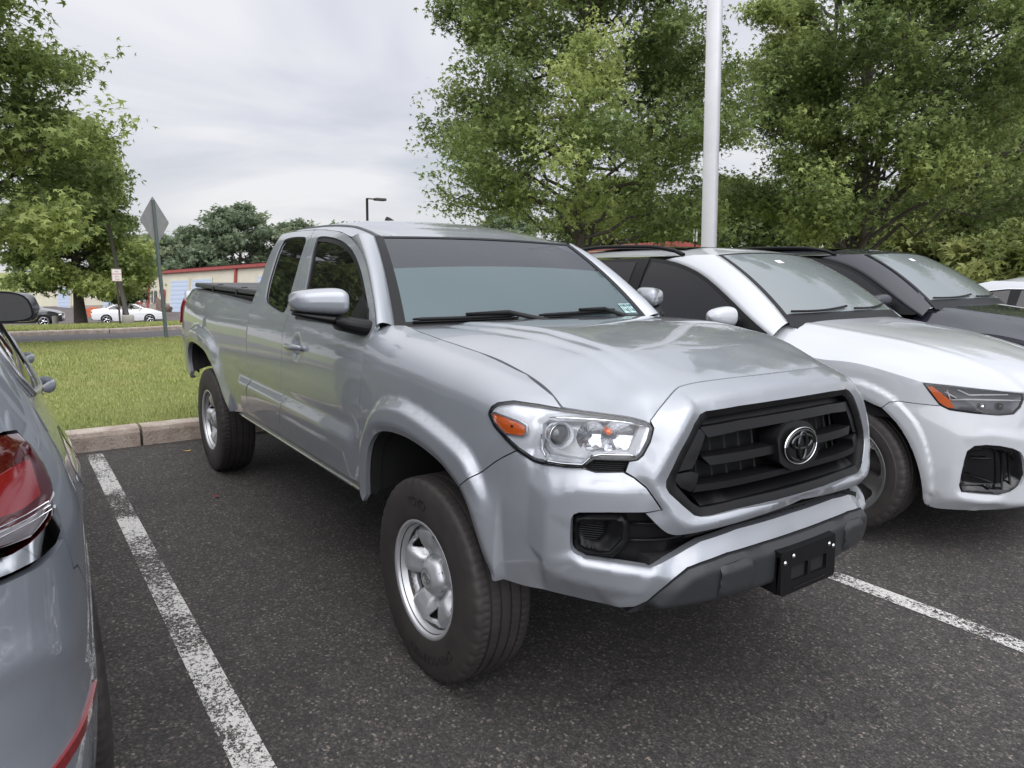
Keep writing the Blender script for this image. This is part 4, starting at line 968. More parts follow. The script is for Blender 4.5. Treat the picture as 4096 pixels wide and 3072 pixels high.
# dark bumper pad
pt2=pt; pb=[tuple(p) for p in D['padbot'][:-1]]
ph=[(.86,.506)]+pt2[1:]+[(SM,.675)]; plo=[(SM,.512)]+[(1.342,.516),(1.172,.516),(1.033,.514),(.94,.506)]
po=ph+msym(ph[:-1])[::-1]+msym(plo[1:])[::-1]+plo
pl=[(ph[:-1],[.0,.006,.012,.018,.022,.024,.022,.014]+[.006]*(len(ph)-9)),([(.955,.53),(1.01,.600),(1.05,.632),(1.087,.646),(1.3,.655),(SM,.655)],[.03,.045,.046,.044,.036,.034]),([(SM,.675)],.006),([(1.0,.535),(1.2,.545),(SM,.55)],.036),(plo,-.03)]
pl+=[(msym(a),b) for a,b in pl if a[0][0]<SM-.01]
pn=Net(pl,.007)
pad=panel('bumper_pad',po,truck_wrap,.009,'pad_grey',truck,pn,gap=.003,flange=.03)
for g in (lambda p:p,msym):
    q=g([(1.135,.652),(1.24,.660),(1.266,.646),(1.270,.560),(1.13,.553)]); n4=Net([(list(q)+[q[0]],.0),([tuple(p) for p in inset(q,.012)],.014)],.003)
    o=panel('bumper_pad_boss',q,truck_wrap,.01,'pad_grey',pad,lambda s,v,n4=n4: pn(s,v)+n4(s,v),gap=0,flange=.02)
# plate bracket
pbx=empty('plate_bracket'); pbx.parent=truck
X0,X1=.905,.990; Wd=.155
def plate_loc(y,z,x=0): return (X1+x-(z-.57)*.06,y,z)
mb=MB(); G=[]
prof=[(.895,.668),(.93,.668),(.965,.660),(.978,.650)]
mb.grid([[(x,y,z) for x,z in prof] for y in (-Wd,Wd)])
zb=.508
def rr(w_,h_,r,n=5,cy=0,cz=0):
    P=[]
    for (sx,sz,a0) in ((1,1,0),(-1,1,90),(-1,-1,180),(1,-1,270)):
        for k_ in range(n+1):
            a=math.radians(a0+90*k_/n); P.append((cy+sx*(w_-r)+r*math.cos(a),cz+sz*(h_-r)+r*math.sin(a)))
    return P
def psurf(s,v,d=0): s=np.asarray(s,float); v=np.asarray(v,float); return np.stack([.985-(v-.58)*.05+d,s,v],-1)
outer=rr(Wd,.072,.016,5,0,.580)
h1=rr(.046,.026,.003,2,-.052,.572); h2=rr(.046,.026,.003,2,.056,.572)
panel('plate_holder',outer,psurf,.02,'grained_black',pbx,0,holes=[h1,h2],gap=0,flange=.016,hflange=.012)
mb=MB(); 
mb.add([(.895,-Wd,.668),(.895,Wd,.668),(.978,Wd,.652),(.978,-Wd,.652),(.90,-Wd,.52),(.90,Wd,.52),(.974,Wd,.512),(.974,-Wd,.512)],[(0,1,2,3),(4,7,6,5),(0,3,7,4),(1,5,6,2),(0,4,5,1)])
mb.build('bracket_body','grained_black',pbx,False)
MB().box((.972,0,.572),(.004,.24,.075)).build('bracket_recess','cavity_black',pbx,False)
MB().tube([psurf(y,.524,.002) for y in np.linspace(-.09,.09,8)],.002,6).build('bracket_rib','trim_black',pbx)
for (y,z) in ((-.137,.618),(-.092,.632),(.112,.628),(.137,.616)):
    c=psurf(y,z,.003); MB().lathe([(0.004,.0001),(.004,.003),(.0,.0075)],16,'x',tuple(c)).build('screw','chrome',pbx)
# ---------------- headlights
for g in (lambda p:p,msym):
    ho_=g([tuple(p) for p in hl]); bz=g([tuple(p) for p in D['hl_bezel']])
    H_=empty('headlight'); H_.parent=truck
    panel('lens_cover',ho_,truck_wrap,.02,'clear_lens',H_,.006,gap=.004,flange=0)
    ringp('lens_seal',inset(ho_,.001),.006,truck_wrap,.002,'gloss_black',.02,.015,H_)
    bn_=Net([(list(ho_)+[ho_[0]],-.010),([tuple(p) for p in inset(bz,-.016)],-.016),(list(bz)+[bz[0]],-.034)],.003)
    panel('headlight_bezel',ho_,truck_wrap,.008,'lamp_silver',H_,bn_,holes=[np.array(bz)],gap=.006,flange=.01,hflange=.03)
    panel('headlight_backing',inset(bz,-.01),truck_wrap,.03,'lamp_silver',H_,-.085,gap=0,flange=0)
    am=g([tuple(p) for p in D['amber']]); a_=panel('side_marker',am,truck_wrap,.01,'amber',H_,Net([(list(am)+[am[0]],-.008),([tuple(p) for p in inset(am,.006)],-.001)],.002),gap=0,flange=.01)
    ma=g([(.474,1.038),(.483,1.038),(.483,1.046),(.474,1.046)]); panel('marker_code',ma,truck_wrap,.01,'trim_black',a_,.0005,gap=0,flange=0)
    ringp('marker_frame',inset(am,-.006),.0055,truck_wrap,.001,'chrome_satin',.008,.012,H_)
    def P3(s,v,d): q=g([(s,v)])[0]; return truck_wrap(q[0],q[1],d)
    sg=1 if g is not msym else -1
    def bowl(s,v,r,dp,mt,nm,d0=-.018,ax=(1,-.22)):
        c=P3(s,v,d0); axv=np.array([ax[0],ax[1]*sg,.03]); axv/=np.linalg.norm(axv); a=np.cross(axv,[0,0,1.]); a/=np.linalg.norm(a); b=np.cross(a,axv)
        G=[]
        for q in np.linspace(0,2*math.pi,41):
            G.append([c+axv*(-dp*(1-(k_/7)**2))+(a*math.cos(q)+b*math.sin(q)*.92)*r*k_/7 for k_ in range(8)])
        return MB().grid(G).build(nm,mt,H_),c,axv
    _,c,ax=bowl(.640,1.030,.044,.045,'lamp_silver','projector_reflector')
    MB().tube([c-ax*.035,c-ax*.006,c-ax*.004],[.036,.036,.033],32,False).build('projector_ring','chrome_satin',H_)
    G=[]; a=np.cross(ax,[0,0,1.]); a/=np.linalg.norm(a); b=np.cross(a,ax)
    for q in np.linspace(0,2*math.pi,33): G.append([c-ax*.016+ax*.022*math.cos(t)+(a*math.cos(q)+b*math.sin(q))*.030*math.sin(t) for t in np.linspace(0,math.pi/2,8)])
    MB().grid(G).build('projector_lens','lens_grey',H_)
    for s_,v_,r_,n_ in ((.732,1.030,.050,14),(.818,1.030,.056,18)):
        o_,c,ax=bowl(s_,v_,r_,.030,'chrome','lamp_reflector',-.038)
        bpy.data.objects.remove(o_); a=np.cross(ax,[0,0,1.]); a/=np.linalg.norm(a); b=np.cross(a,ax)
        G=[[c+ax*(-.030*(1-(k_/5)**2))+(a*math.cos(q)+b*math.sin(q)*.92)*r_*k_/5 for k_ in range(1,6)] for q in np.linspace(0,2*math.pi,n_+1)]
        MB().grid(G).lathe([(0,.0),(0,r_/5)],12,'x',tuple(c-ax*.029)).build('lamp_reflector','chrome_satin',H_,False)
        MB().tube([c-ax*.03,c-ax*.012,c-ax*.008],[.009,.010,.004],12).build('bulb','lens_grey',H_)
    c=P3(.79,1.045,-.036); MB().lathe([(-.01,.0),(-.007,.008),(0,.012),(.008,.009),(.012,0)],14,'z',tuple(c)).build('turn_bulb','amber',H_)
    MB().tube([P3(a,b,-.012) for a,b in ((.60,1.084),(.66,1.088),(.75,1.087),(.83,1.082),(.90,1.073))],.0045,8).build('lamp_trim','chrome_satin',H_)
    for ln in ([(.742,.978),(.77,.985),(.86,.986),(.875,.984)],[(.60,.952),(.65,.950),(.715,.952),(.745,.982)],[(.58,1.03),(.585,.985),(.60,.962)]):
        MB().tube([P3(a,b,-.010) for a,b in dens(ln,.02,False)],.004,8).build('lamp_trim','chrome',H_)
# ---------------- mirrors
mr=empty('door_mirror'); mr.parent=truck
def loft(secs,cap=True,n=28):
    """secs: list of (y, cx, cz, hx, hz, pow)"""
    G=[]
    for (y,cx,cz,hx,hz,pw) in secs:
        row=[]
        for q in np.linspace(0,2*math.pi,n+1):
            c,s=math.cos(q),math.sin(q); row.append((cx+hx*math.copysign(abs(c)**(2/pw),c),y,cz+hz*math.copysign(abs(s)**(2/pw),s)))
        G.append(row)
    return MB().grid(G)
yy=np.linspace(0,1,16); secs=[]
for t in yy:
    y=-.885-.215*t; e_=(1-(2*t-1)**6)**.5 if 0<t<1 else .02; k_=max(.05,e_)
    zt=1.425-.022*t*t; zb_=1.305+.018*t
    secs.append((y,-.655-.10*t,(zt+zb_)/2,.085*k_*(1-.18*t),(zt-zb_)/2*max(.08,k_),3.2))
loft(secs).build('mirror_housing','silver_paint',mr)
secs=[]
for t in yy:
    y=-.88-.21*t; e_=(1-(2*t-1)**6)**.5 if 0<t<1 else .02; k_=max(.05,e_); zt=1.307+.018*t; zb_=1.252+.054*t
    secs.append((y,-.655-.10*t,(zt+zb_)/2,.082*k_*(1-.18*t),(zt-zb_)/2*max(.1,k_),3.0))
loft(secs).build('mirror_skirt','trim_black',mr)
loft([(-.83,-.60,1.262,.085,.036,3),(-.87,-.60,1.266,.082,.036,3),(-.90,-.605,1.272,.075,.034,3),(-.94,-.615,1.28,.07,.03,3),(-.96,-.62,1.285,.03,.01,3)]).build('mirror_arm','trim_black',mr)
mgl=panel('mirror_glass',[(-.91,1.275),(-1.07,1.32),(-1.075,1.395),(-.91,1.41)],lambda s,v,d=0: np.stack([-.755+(np.asarray(s)+.92)*.45-np.asarray(d),np.asarray(s,float),np.asarray(v,float)],-1),.05,'side_glass',mr,0,gap=0,flange=0)
mr2=empty('door_mirror'); mr2.parent=truck
for c in list(mr.children): q=mirror(c); q.parent=mr2
# ---------------- door handles
dh=MB(); P=[]; 
for t in np.linspace(0,1,16):
    x=-1.432+.245*t; P.append(truck_cab(x,1.100+.012*math.sin(math.pi*t)*0+.012*t,.014+.018*math.sin(math.pi*t)**.6))
G=[]
for i,p in enumerate(P):
    t=i/15; r=.0175*(.72+.28*math.sin(math.pi*min(1,t*1.1))); r=r if 0<i<15 else r*.45
    G.append([p+np.array([0,-.62*r*math.cos(q),r*math.sin(q)]) for q in np.linspace(0,2*math.pi,15)])
o=dh.grid(G).build('door_handle','silver_paint',truck); mir(o)
o=MB().tube([truck_cab(-1.42,1.103,-.005),truck_cab(-1.42,1.103,.016)],.012,10).tube([truck_cab(-1.20,1.112,-.02),truck_cab(-1.20,1.112,.02)],.015,10).build('door_handle_mount','silver_paint',truck); mir(o)
# ---------------- bed top, tonneau, rear
tn=MB()
for (a,b) in ((-2.27,-2.86),(-2.875,-3.50),(-3.515,-4.13)):
    tn.box(((a+b)/2,0,1.333),(abs(a-b),1.50,.038),bev=.008)
tc_=tn.build('tonneau_cover','tonneau_vinyl',truck); smooth_by(tc_,30)
MB().box((-3.2,0,1.292),(1.9,1.48,.026)).build('tonneau_rail','trim_black',truck,False)
mb=MB()
for x in (-2.868,-3.508):
    for sg in(-1,1): mb.box((x,sg*.70,1.354),(.05,.03,.006)).box((x,sg*.754,1.322),(.03,.006,.03))
mb.box((-2.5,-.5,1.356),(.16,.05,.012)); mb.build('cover_hinge','trim_black',truck,False)
G=[]
for x in np.linspace(-2.255,-4.3,24):
    e3=truck_wrap(x,float(np.interp(-x,[2.26,2.61,3.03,3.63,4.2,4.3],[1.281,1.293,1.304,1.312,1.320,1.31])),0); G.append([e3,e3+np.array([0,.012,.006]),e3+np.array([0,.03,.007]),e3+np.array([0,.07,.005])])
o=MB().grid(G).build('bed_rail_cap','trim_black',truck); mir(o)
o=panel('tail_light',[(-4.16,1.215),(-4.30,1.215),(-4.335,1.12),(-4.335,1.03),(-4.22,1.02),(-4.19,1.1)],truck_wrap,.02,'red_lens',truck,.018,gap=0,flange=.03); mir(o)
mb=MB(); mb.box((-4.40,0,.98),(.05,1.56,.6),bev=.02); mb.build('tailgate','silver_paint',truck)
loft([(-.80,-4.40,.755,.05,.085,4),(-.76,-4.45,.755,.08,.10,4),(0,-4.50,.755,.09,.10,4),(.76,-4.45,.755,.08,.10,4),(.80,-4.40,.755,.05,.085,4)]).build('rear_bumper','silver_paint',truck)
# ---------------- dark inner structure
mb=MB(); mb.box((-1.9,0,.72),(4.9,1.06,.44)).box((-1.35,0,.88),(1.6,1.56,.50)).box((-3.3,0,1.14),(1.9,1.5,.2)).box((.36,0,.86),(.45,.86,.42)).box((-.05,0,1.05),(.9,1.2,.16)).box((.62,0,.60),(.4,1.15,.16))
mb.build('chassis','cavity_black',truck,False)
for cx,cz,r0,poly in ((-.04,.40,.51,arch_f),(-3.236,.44,.50,arch_r)):
    G=[]
    P_=[np.array(p) for p in poly]
    for p in P_:
        a=truck_wrap(p[0],p[1],-.002); G.append([a,a+np.array([0,.05,.012]),np.array([a[0],-.78,a[2]+.03]),np.array([a[0],-.50,a[2]+.03])])
    o=MB().grid(G).build('wheel_liner','liner_black',truck); mir(o)
back=panel('inner_side',[(-4.3,.66)]+[( -3.74,.66)]+arr+[(-2.5,.64),(-.47,.64)]+[tuple(p) for p in arch_f]+[(.45,.57),(.45,.90),(.30,.98),(-.3,1.05),(-4.3,1.1)],truck_wrap,.06,'cavity_black',truck,-.045,gap=-.004,flange=0); mir(back)
G=[[truck_cab(x,z,-.03) for z in np.linspace(.66,1.22,8)] for x in np.linspace(-2.24,-.52,20)]
o=MB().grid(G).build('inner_side','cavity_black',truck); mir(o)
# axle and suspension bits
mb=MB(); mb.tube([(0,-.7,.36),(0,.7,.36)],.035,10).tube([(-3.236,-.7,.375),(-3.236,.7,.375)],.045,10).tube([(-.03,-.55,.42),(-.05,-.48,.85)],.045,12); mb.build('axle','steel_dark',truck)
mb=MB(); mb.tube([(.62,-.50,.50),(.60,-.50,.43)],.015,8).tube([(.62,.5,.5),(.6,.5,.43)],.015,8); mb.build('tow_hook','trim_black',truck)
# interior
mb=MB(); 
G=[[(-.44-.10*(y/.7)**2-.02*k_,y,1.235-.012*k_**1.6) for k_ in range(8)] for y in np.linspace(-.68,.68,15)]
mb.grid([[(-.40-.12*(y/.7)**2,y,1.225),(-.60,y*.99,1.235),(-.78,y*.98,1.215),(-.86,y*.98,1.12),(-.84,y*.98,.95)] for y in np.linspace(-.70,.70,15)]).build('dashboard','dash_grey',truck)
for y in (-.36,.36):
    s_=MB().box((-1.42,y,.93),(.5,.48,.14),bev=.05).box((-1.66,y,1.16),(.13,.46,.56),bev=.05).box((-1.70,y,1.50),(.09,.24,.16),bev=.035).build('seat','seat_cloth',truck)
MB().box((-2.15,0,1.1),(.12,1.3,.5),bev=.03).build('rear_seat','seat_cloth',truck)
sw=MB().tube([(-.98+.06*math.sin(q),.36+.18*math.cos(q),1.14+.17*math.sin(q)) for q in np.linspace(0,2*math.pi,30)],.014,8,False).tube([(-.98,.36,1.14),(-.80,.36,1.08)],.03,8).build('steering_wheel','trim_black',truck)
for y in (-.33,.33): MB().box((-1.035,y,1.612),(.14,.34,.015),R=[[.8,0,.6],[0,1,0],[-.6,0,.8]]).build('sun_visor','visor_grey',truck)
MB().box((-.96,.0,1.57),(.03,.22,.06),bev=.01).build('rear_view_mirror','trim_black',truck)
MB().box((-.93,.0,1.575),(.05,.05,.035),bev=.008).build('camera_housing','visor_grey',truck)
MB().grid([[(x,y,z0+.035*(1-(y/.6)**2)) for y in np.linspace(-.55,.55,9)] for x,z0 in ((-1.10,1.622),(-1.6,1.68),(-2.2,1.68))]).build('headliner','visor_grey',truck)
four_wheels(truck,3.236,.775,.378,.245,.2085,'steel',0)

# ------------------------------------------------------------------ materials of the place
def stone_speck(x,base1,base2,scale=70,light=(.24,.215,.19,1)):
    big=x.noise(.35,4,.6); mid=x.noise(9,4,.65); fine=x.noise(120,3,.7)
    c=x.ramp(mid,[(.3,base1),(.7,base2)])
    c=x.mix(x.math('MULTIPLY',big,.55),c,(base1[0]*.75,base1[1]*.75,base1[2]*.78,1))
    vo=x.n('ShaderNodeTexVoronoi'); vo.inputs['Scale'].default_value=scale; 
    mp=x.n('ShaderNodeMapping'); mp.inputs['Scale'].default_value=(1,1,.3); x.L.new(x.obj(),mp.inputs[0])
    wp=x.n('ShaderNodeVectorMath',operation='ADD'); nz=x.n('ShaderNodeTexNoise'); nz.inputs['Scale'].default_value=90; x.L.new(x.obj(),nz.inputs['Vector'])
    sc_=x.n('ShaderNodeVectorMath',operation='SCALE'); sc_.inputs['Scale'].default_value=.012; x.L.new(nz.outputs['Color'],sc_.inputs[0]); x.L.new(mp.outputs[0],wp.inputs[0]); x.L.new(sc_.outputs[0],wp.inputs[1])
    x.L.new(wp.outputs[0],vo.inputs['Vector'])
    vr=x.n('ShaderNodeSeparateColor'); x.L.new(vo.outputs['Color'],vr.inputs[0])
    st=x.ramp(vr.outputs[0],[(0,(.5,.5,.5,1)),(.45,(.8,.8,.8,1)),(.74,(1.15,1.14,1.12,1)),(.92,(1.7,1.63,1.56,1)),(.98,(3.4,3.2,2.9,1))])
    core=x.math('SUBTRACT',1.0,x.math('MULTIPLY',vo.outputs['Distance'],.9))
    c=x.mix(1.0,c,st,'MULTIPLY'); cm=x.ramp(core,[(.3,(.45,.45,.45,1)),(.62,(1,1,1,1))]); c=x.mix(1.0,c,cm,'MULTIPLY')
    dk=x.math('LESS_THAN',fine,.44); c=x.mix(x.math('MULTIPLY',dk,.75),c,(.024,.022,.021,1))
    v2=x.n('ShaderNodeTexVoronoi',feature='DISTANCE_TO_EDGE'); v2.inputs['Scale'].default_value=.55; n4=x.n('ShaderNodeTexNoise'); n4.inputs['Scale'].default_value=2.2; n4.inputs['Detail'].default_value=6; x.L.new(x.obj(),n4.inputs['Vector'])
    s4=x.n('ShaderNodeVectorMath',operation='SCALE'); s4.inputs['Scale'].default_value=.9; x.L.new(n4.outputs['Color'],s4.inputs[0]); a4=x.n('ShaderNodeVectorMath',operation='ADD'); x.L.new(x.obj(),a4.inputs[0]); x.L.new(s4.outputs[0],a4.inputs[1]); x.L.new(a4.outputs[0],v2.inputs['Vector'])
    ck=x.math('MULTIPLY',x.math('LESS_THAN',v2.outputs['Distance'],.0022),x.math('GREATER_THAN',x.noise(1.3,2,.5),.53)); c=x.mix(x.math('MULTIPLY',ck,.75),c,(.008,.008,.008,1))
    oil=x.ramp(x.noise(.9,3,.55),[(.30,(.72,.72,.72,1)),(.45,(1,1,1,1))]); c=x.mix(1.0,c,oil,'MULTIPLY')
    x.col(c); h=x.math('ADD',x.math('MULTIPLY',vo.outputs['Distance'],-.6),x.math('MULTIPLY',fine,1.2)); x.bump(h,.9,.006)
    return x
x=mat('asphalt',rough=.82); stone_speck(x,(.050,.045,.043,1),(.082,.074,.069,1),105)
x=mat('asphalt_far',col=(.07,.068,.07,1),rough=.9); x.col(x.ramp(x.noise(3,5,.7),[(.3,(.060,.057,.060,1)),(.7,(.085,.08,.082,1))]))
x=mat('asphalt_lot',rough=.9); x.col(x.ramp(x.noise(.5,5,.7),[(.3,(.075,.062,.06,1)),(.7,(.10,.085,.08,1))]))
x=Mat('line_paint'); M['line_paint']=x.m; x.set(rough=.7)
n1=x.noise(60,4,.75,dist=.4); n2=x.noise(2.3,3,.6); n3=x.noise(190,3,.7)
w_=x.math('ADD',x.math('MULTIPLY',n2,.62),x.math('ADD',x.math('MULTIPLY',n1,.8),x.math('MULTIPLY',n3,.35)))
f=x.ramp(w_,[(.84,(0,0,0,1)),(.92,(1,1,1,1))]); 
x.col(x.ramp(n3,[(.3,(.36,.345,.33,1)),(.6,(.55,.54,.52,1))])); x.bump(n3,.5,.004)
t=x.n('ShaderNodeBsdfTransparent'); mx=x.n('ShaderNodeMixShader'); x.L.new(f,mx.inputs[0]); x.L.new(t.outputs[0],mx.inputs[1]); x.L.new(x.b.outputs[0],mx.inputs[2]); x.L.new(mx.outputs[0],x.out.inputs[0])
x=mat('kerb_stone',rough=.9); n1=x.noise(5,5,.7); n2=x.noise(40,4,.7); c=x.ramp(n1,[(.3,(.26,.205,.165,1)),(.5,(.38,.315,.265,1)),(.72,(.50,.45,.40,1))]); c=x.mix(x.math('MULTIPLY',x.math('GREATER_THAN',n2,.58),.5),c,(.14,.115,.10,1)); x.col(c); x.bump(x.math('ADD',n2,n1),.7,.012)
x=mat('grass_soil',rough=1); n1=x.noise(1.2,4,.7); n2=x.noise(60,4,.7); c=x.ramp(n1,[(.3,(.17,.205,.05,1)),(.7,(.28,.29,.09,1))]); c=x.mix(x.math('MULTIPLY',n2,.7),c,(.09,.13,.03,1)); x.col(c); x.bump(n2,.8,.03)
x=Mat('grass_blade'); M['grass_blade']=x.m; x.set(rough=.75); at=x.n('ShaderNodeVertexColor'); at.layer_name='tone'; n1=x.noise(1.1,4,.65)
c=x.ramp(at.outputs[0],[(.0,(.12,.17,.04,1)),(.5,(.27,.31,.09,1)),(.85,(.45,.44,.17,1)),(1,(.62,.56,.30,1))]); c=x.mix(x.ramp(n1,[(.35,(0,0,0,1)),(.7,(.5,.5,.5,1))]),c,(.40,.37,.15,1)); x.col(c)
def leafmat(name,dark,lite,young):
    x=Mat(name); M[name]=x.m; x.set(rough=.55,spec=.35); at=x.n('ShaderNodeVertexColor'); at.layer_name='tone'
    c=x.ramp(at.outputs[0],[(0,dark),(.6,lite),(1,young)]); x.col(c)
    tr=x.n('ShaderNodeBsdfTranslucent'); x.L.new(c,tr.inputs[0]); mx=x.n('ShaderNodeMixShader'); mx.inputs[0].default_value=.45
    x.L.new(x.b.outputs[0],mx.inputs[1]); x.L.new(tr.outputs[0],mx.inputs[2]); x.L.new(mx.outputs[0],x.out.inputs[0])
leafmat('leaf_maple',(.12,.17,.055,1),(.225,.29,.095,1),(.40,.46,.16,1))
leafmat('leaf_dark',(.08,.115,.035,1),(.14,.185,.06,1),(.20,.24,.08,1))
leafmat('leaf_wood',(.12,.16,.05,1),(.23,.27,.09,1),(.36,.38,.14,1))
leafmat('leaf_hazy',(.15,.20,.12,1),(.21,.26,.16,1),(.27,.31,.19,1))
x=mat('bark',rough=.9); n1=x.noise(14,5,.7); x.col(x.ramp(n1,[(.3,(.035,.028,.022,1)),(.7,(.095,.08,.066,1))])); x.bump(n1,.8,.02)
x=mat('wall_cream',rough=.75); wv=x.n('ShaderNodeTexWave',wave_type='BANDS',bands_direction='X'); wv.inputs['Scale'].default_value=1.6; x.L.new(x.obj(),wv.inputs['Vector']); n1=x.noise(.6,4,.6)
c=x.ramp(n1,[(.3,(.50,.47,.37,1)),(.7,(.56,.53,.43,1))]); x.col(c); x.bump(wv.outputs[0],.5,.03)
x=mat('trim_red',rough=.5); x.col(x.ramp(x.noise(3,3,.6),[(.3,(.24,.045,.04,1)),(.7,(.32,.065,.055,1))]))
x=mat('door_blue',rough=.6); wv=x.n('ShaderNodeTexWave',wave_type='BANDS',bands_direction='Z'); wv.inputs['Scale'].default_value=.85; x.L.new(x.obj(),wv.inputs['Vector']); x.col(x.ramp(wv.outputs[0],[(.0,(.30,.36,.46,1)),(.12,(.42,.49,.60,1))])); x.bump(wv.outputs[0],.3,.02)
x=mat('block_wall',rough=.95); br=x.n('ShaderNodeTexBrick'); br.inputs['Scale'].default_value=2.4; br.inputs['Color1'].default_value=(.26,.22,.19,1); br.inputs['Color2'].default_value=(.34,.30,.27,1); br.inputs['Mortar'].default_value=(.20,.18,.165,1)
mp=x.n('ShaderNodeMapping'); mp.inputs['Rotation'].default_value=(math.pi/2,0,0); x.L.new(x.obj(),mp.inputs[0]); x.L.new(mp.outputs[0],br.inputs['Vector']); x.col(br.outputs[0])
mat('roof_grey',col=(.42,.43,.44,1),rough=.6)
mat('window_dark',col=(.05,.055,.06,1),rough=.1)
mat('sign_white',col=(.72,.72,.71,1),rough=.5)
mat('sign_red',col=(.55,.05,.05,1),rough=.5)
x=mat('sign_back',metal=.55,rough=.5); x.col(x.ramp(x.noise(6,4,.6),[(.3,(.36,.355,.37,1)),(.7,(.44,.43,.44,1))]))
mat('post_green',col=(.10,.125,.12,1),metal=.3,rough=.55)
mat('post_rust',col=(.075,.05,.04,1),metal=.3,rough=.8)
mat('pole_dark',col=(.05,.045,.04,1),rough=.7)
x=mat('pole_white',rough=.4); x.col(x.ramp(x.noise(2,4,.6),[(.3,(.52,.52,.54,1)),(.7,(.60,.60,.62,1))]))
mat('concrete_grey',col=(.32,.30,.27,1),rough=.9)
mat('safety_orange',col=(.75,.14,.03,1),rough=.6)
mat('tarp_brown',col=(.30,.22,.18,1),rough=.8)
mat('leaf_litter_yellow',col=(.55,.35,.06,1),rough=.7); mat('leaf_litter_red',col=(.20,.02,.02,1),rough=.7)
# ------------------------------------------------------------------ terrain
def lot_z(y): return .035*np.maximum(0,np.asarray(y,float)-1.35)
def gz(x,y=0):
    x=np.asarray(x,float)
    return np.interp(x,[-160,-75,-56,-36,-24.7,-24.4,-18.2,-4.46,-4.45],[-4.6,-3.35,-3.0,-1.42,-.72,-.87,-.46,.13,.13])+np.where(x>-30,lot_z(y)*.6,.06*np.clip(np.asarray(y,float)-5.5,0,30)*ss(-38,-54,x))
def sheet(name,x0,x1,y0,y1,nx,ny,dz,mt,zf=None,kind='structure'):
    X=np.linspace(x0,x1,nx); Y=np.linspace(y0,y1,ny)
    if y0<1.3 and y1>1.4: Y=np.unique(np.concatenate([Y,[1.34,1.35,1.36]]))
    ny=len(Y); G=np.zeros((nx,ny,3)); G[...,0]=X[:,None]; G[...,1]=Y[None]
    G[...,2]=(zf(G[...,0],G[...,1]) if zf else gz(G[...,0],G[...,1]))+dz
    o=MB().grid(G).build(name,mt); o['kind']=kind; return o
sheet('ground',-400,120,-260,260,60,40,-.35,'grass_soil',lambda x,y: gz(x,y))
sheet('parking_lot',-4.30,60,-60,90,20,120,0,'asphalt',lambda x,y: lot_z(y)*(y<40)+(y>=40)*lot_z(40))
for y0 in (-1.557,1.262,4.09,6.9):
    sheet('parking_line',-4.16,1.55,y0-.055,y0+.055,30,2,.004,'line_paint',lambda x,y: lot_z(y))
# kerbs
def kerb(name,x0,wd,hgt,y0,y1,zf,seg):
    mb=MB(); y=y0; R_=random.Random(3)
    while y<y1:
        L_=seg; ya,yb=y+.011,y+L_-.011; z0=float(zf(ya)); z1=float(zf(yb)); o=R_.uniform(-.006,.006)
        prof=[(x0+o,-.1),(x0+o-.004,hgt*.75),(x0+o-.018,hgt*.97),(x0+o-.04,hgt),(x0-wd,hgt),(x0-wd,-.1)]
        G=[[(a,yy,b+zz) for a,b in prof] for yy,zz in ((ya,z0),(yb,z1))]; mb.grid([g[::-1] for g in G]); n=len(mb.V[-1]); 
        mb.add([(a,ya,b+z0) for a,b in prof],[(0,1,2,3,4,5)]); mb.add([(a,yb,b+z1) for a,b in prof],[(5,4,3,2,1,0)])
        y+=L_
    o=mb.build(name,'kerb_stone',None,False); o['kind']='structure'; return o
kerb('kerb',-4.275,.19,.155,-15.84,40,lambda y: lot_z(y),1.83)
kerb('kerb',-24.4,.2,.17,-40,40,lambda y: -.87+float(lot_z(y))*.6,3.4)
sheet('lawn',-18.2,-4.46,-60,60,60,80,0,'grass_soil')
sheet('road',-24.42,-18.15,-60,60,12,60,.02,'asphalt_far')
sheet('lawn',-36,-24.6,-60,60,30,60,.02,'grass_soil')
sheet('parking_lot',-90,-36,-80,60,30,30,.03,'asphalt_lot')
sheet('road_edge',-18.30,-18.2,-60,60,2,40,.035,'concrete_grey')
# grass blades as one mesh
def fastmesh(name,V,nverts_per_face,tone,mt,parent=None):
    me=bpy.data.meshes.new(name); n=len(V); me.vertices.add(n); me.vertices.foreach_set('co',V.astype(np.float32).ravel()); k=nverts_per_face; nf=n//k
    me.loops.add(n); me.loops.foreach_set('vertex_index',np.arange(n,dtype=np.int32)); me.polygons.add(nf); me.polygons.foreach_set('loop_start',np.arange(0,n,k,dtype=np.int32))
    try: me.polygons.foreach_set('loop_total',np.full(nf,k,dtype=np.int32))
    except Exception: pass
    ca=me.color_attributes.new('tone','FLOAT_COLOR','POINT'); c=np.ones((n,4),np.float32); c[:,:3]=np.repeat(tone,k)[:,None] if len(tone)==nf else tone[:,None]; ca.data.foreach_set('color',c.ravel())
    me.materials.append(M[mt]); me.update(calc_edges=True); o=bpy.data.objects.new(name,me); COL.objects.link(o); o.parent=parent; return o
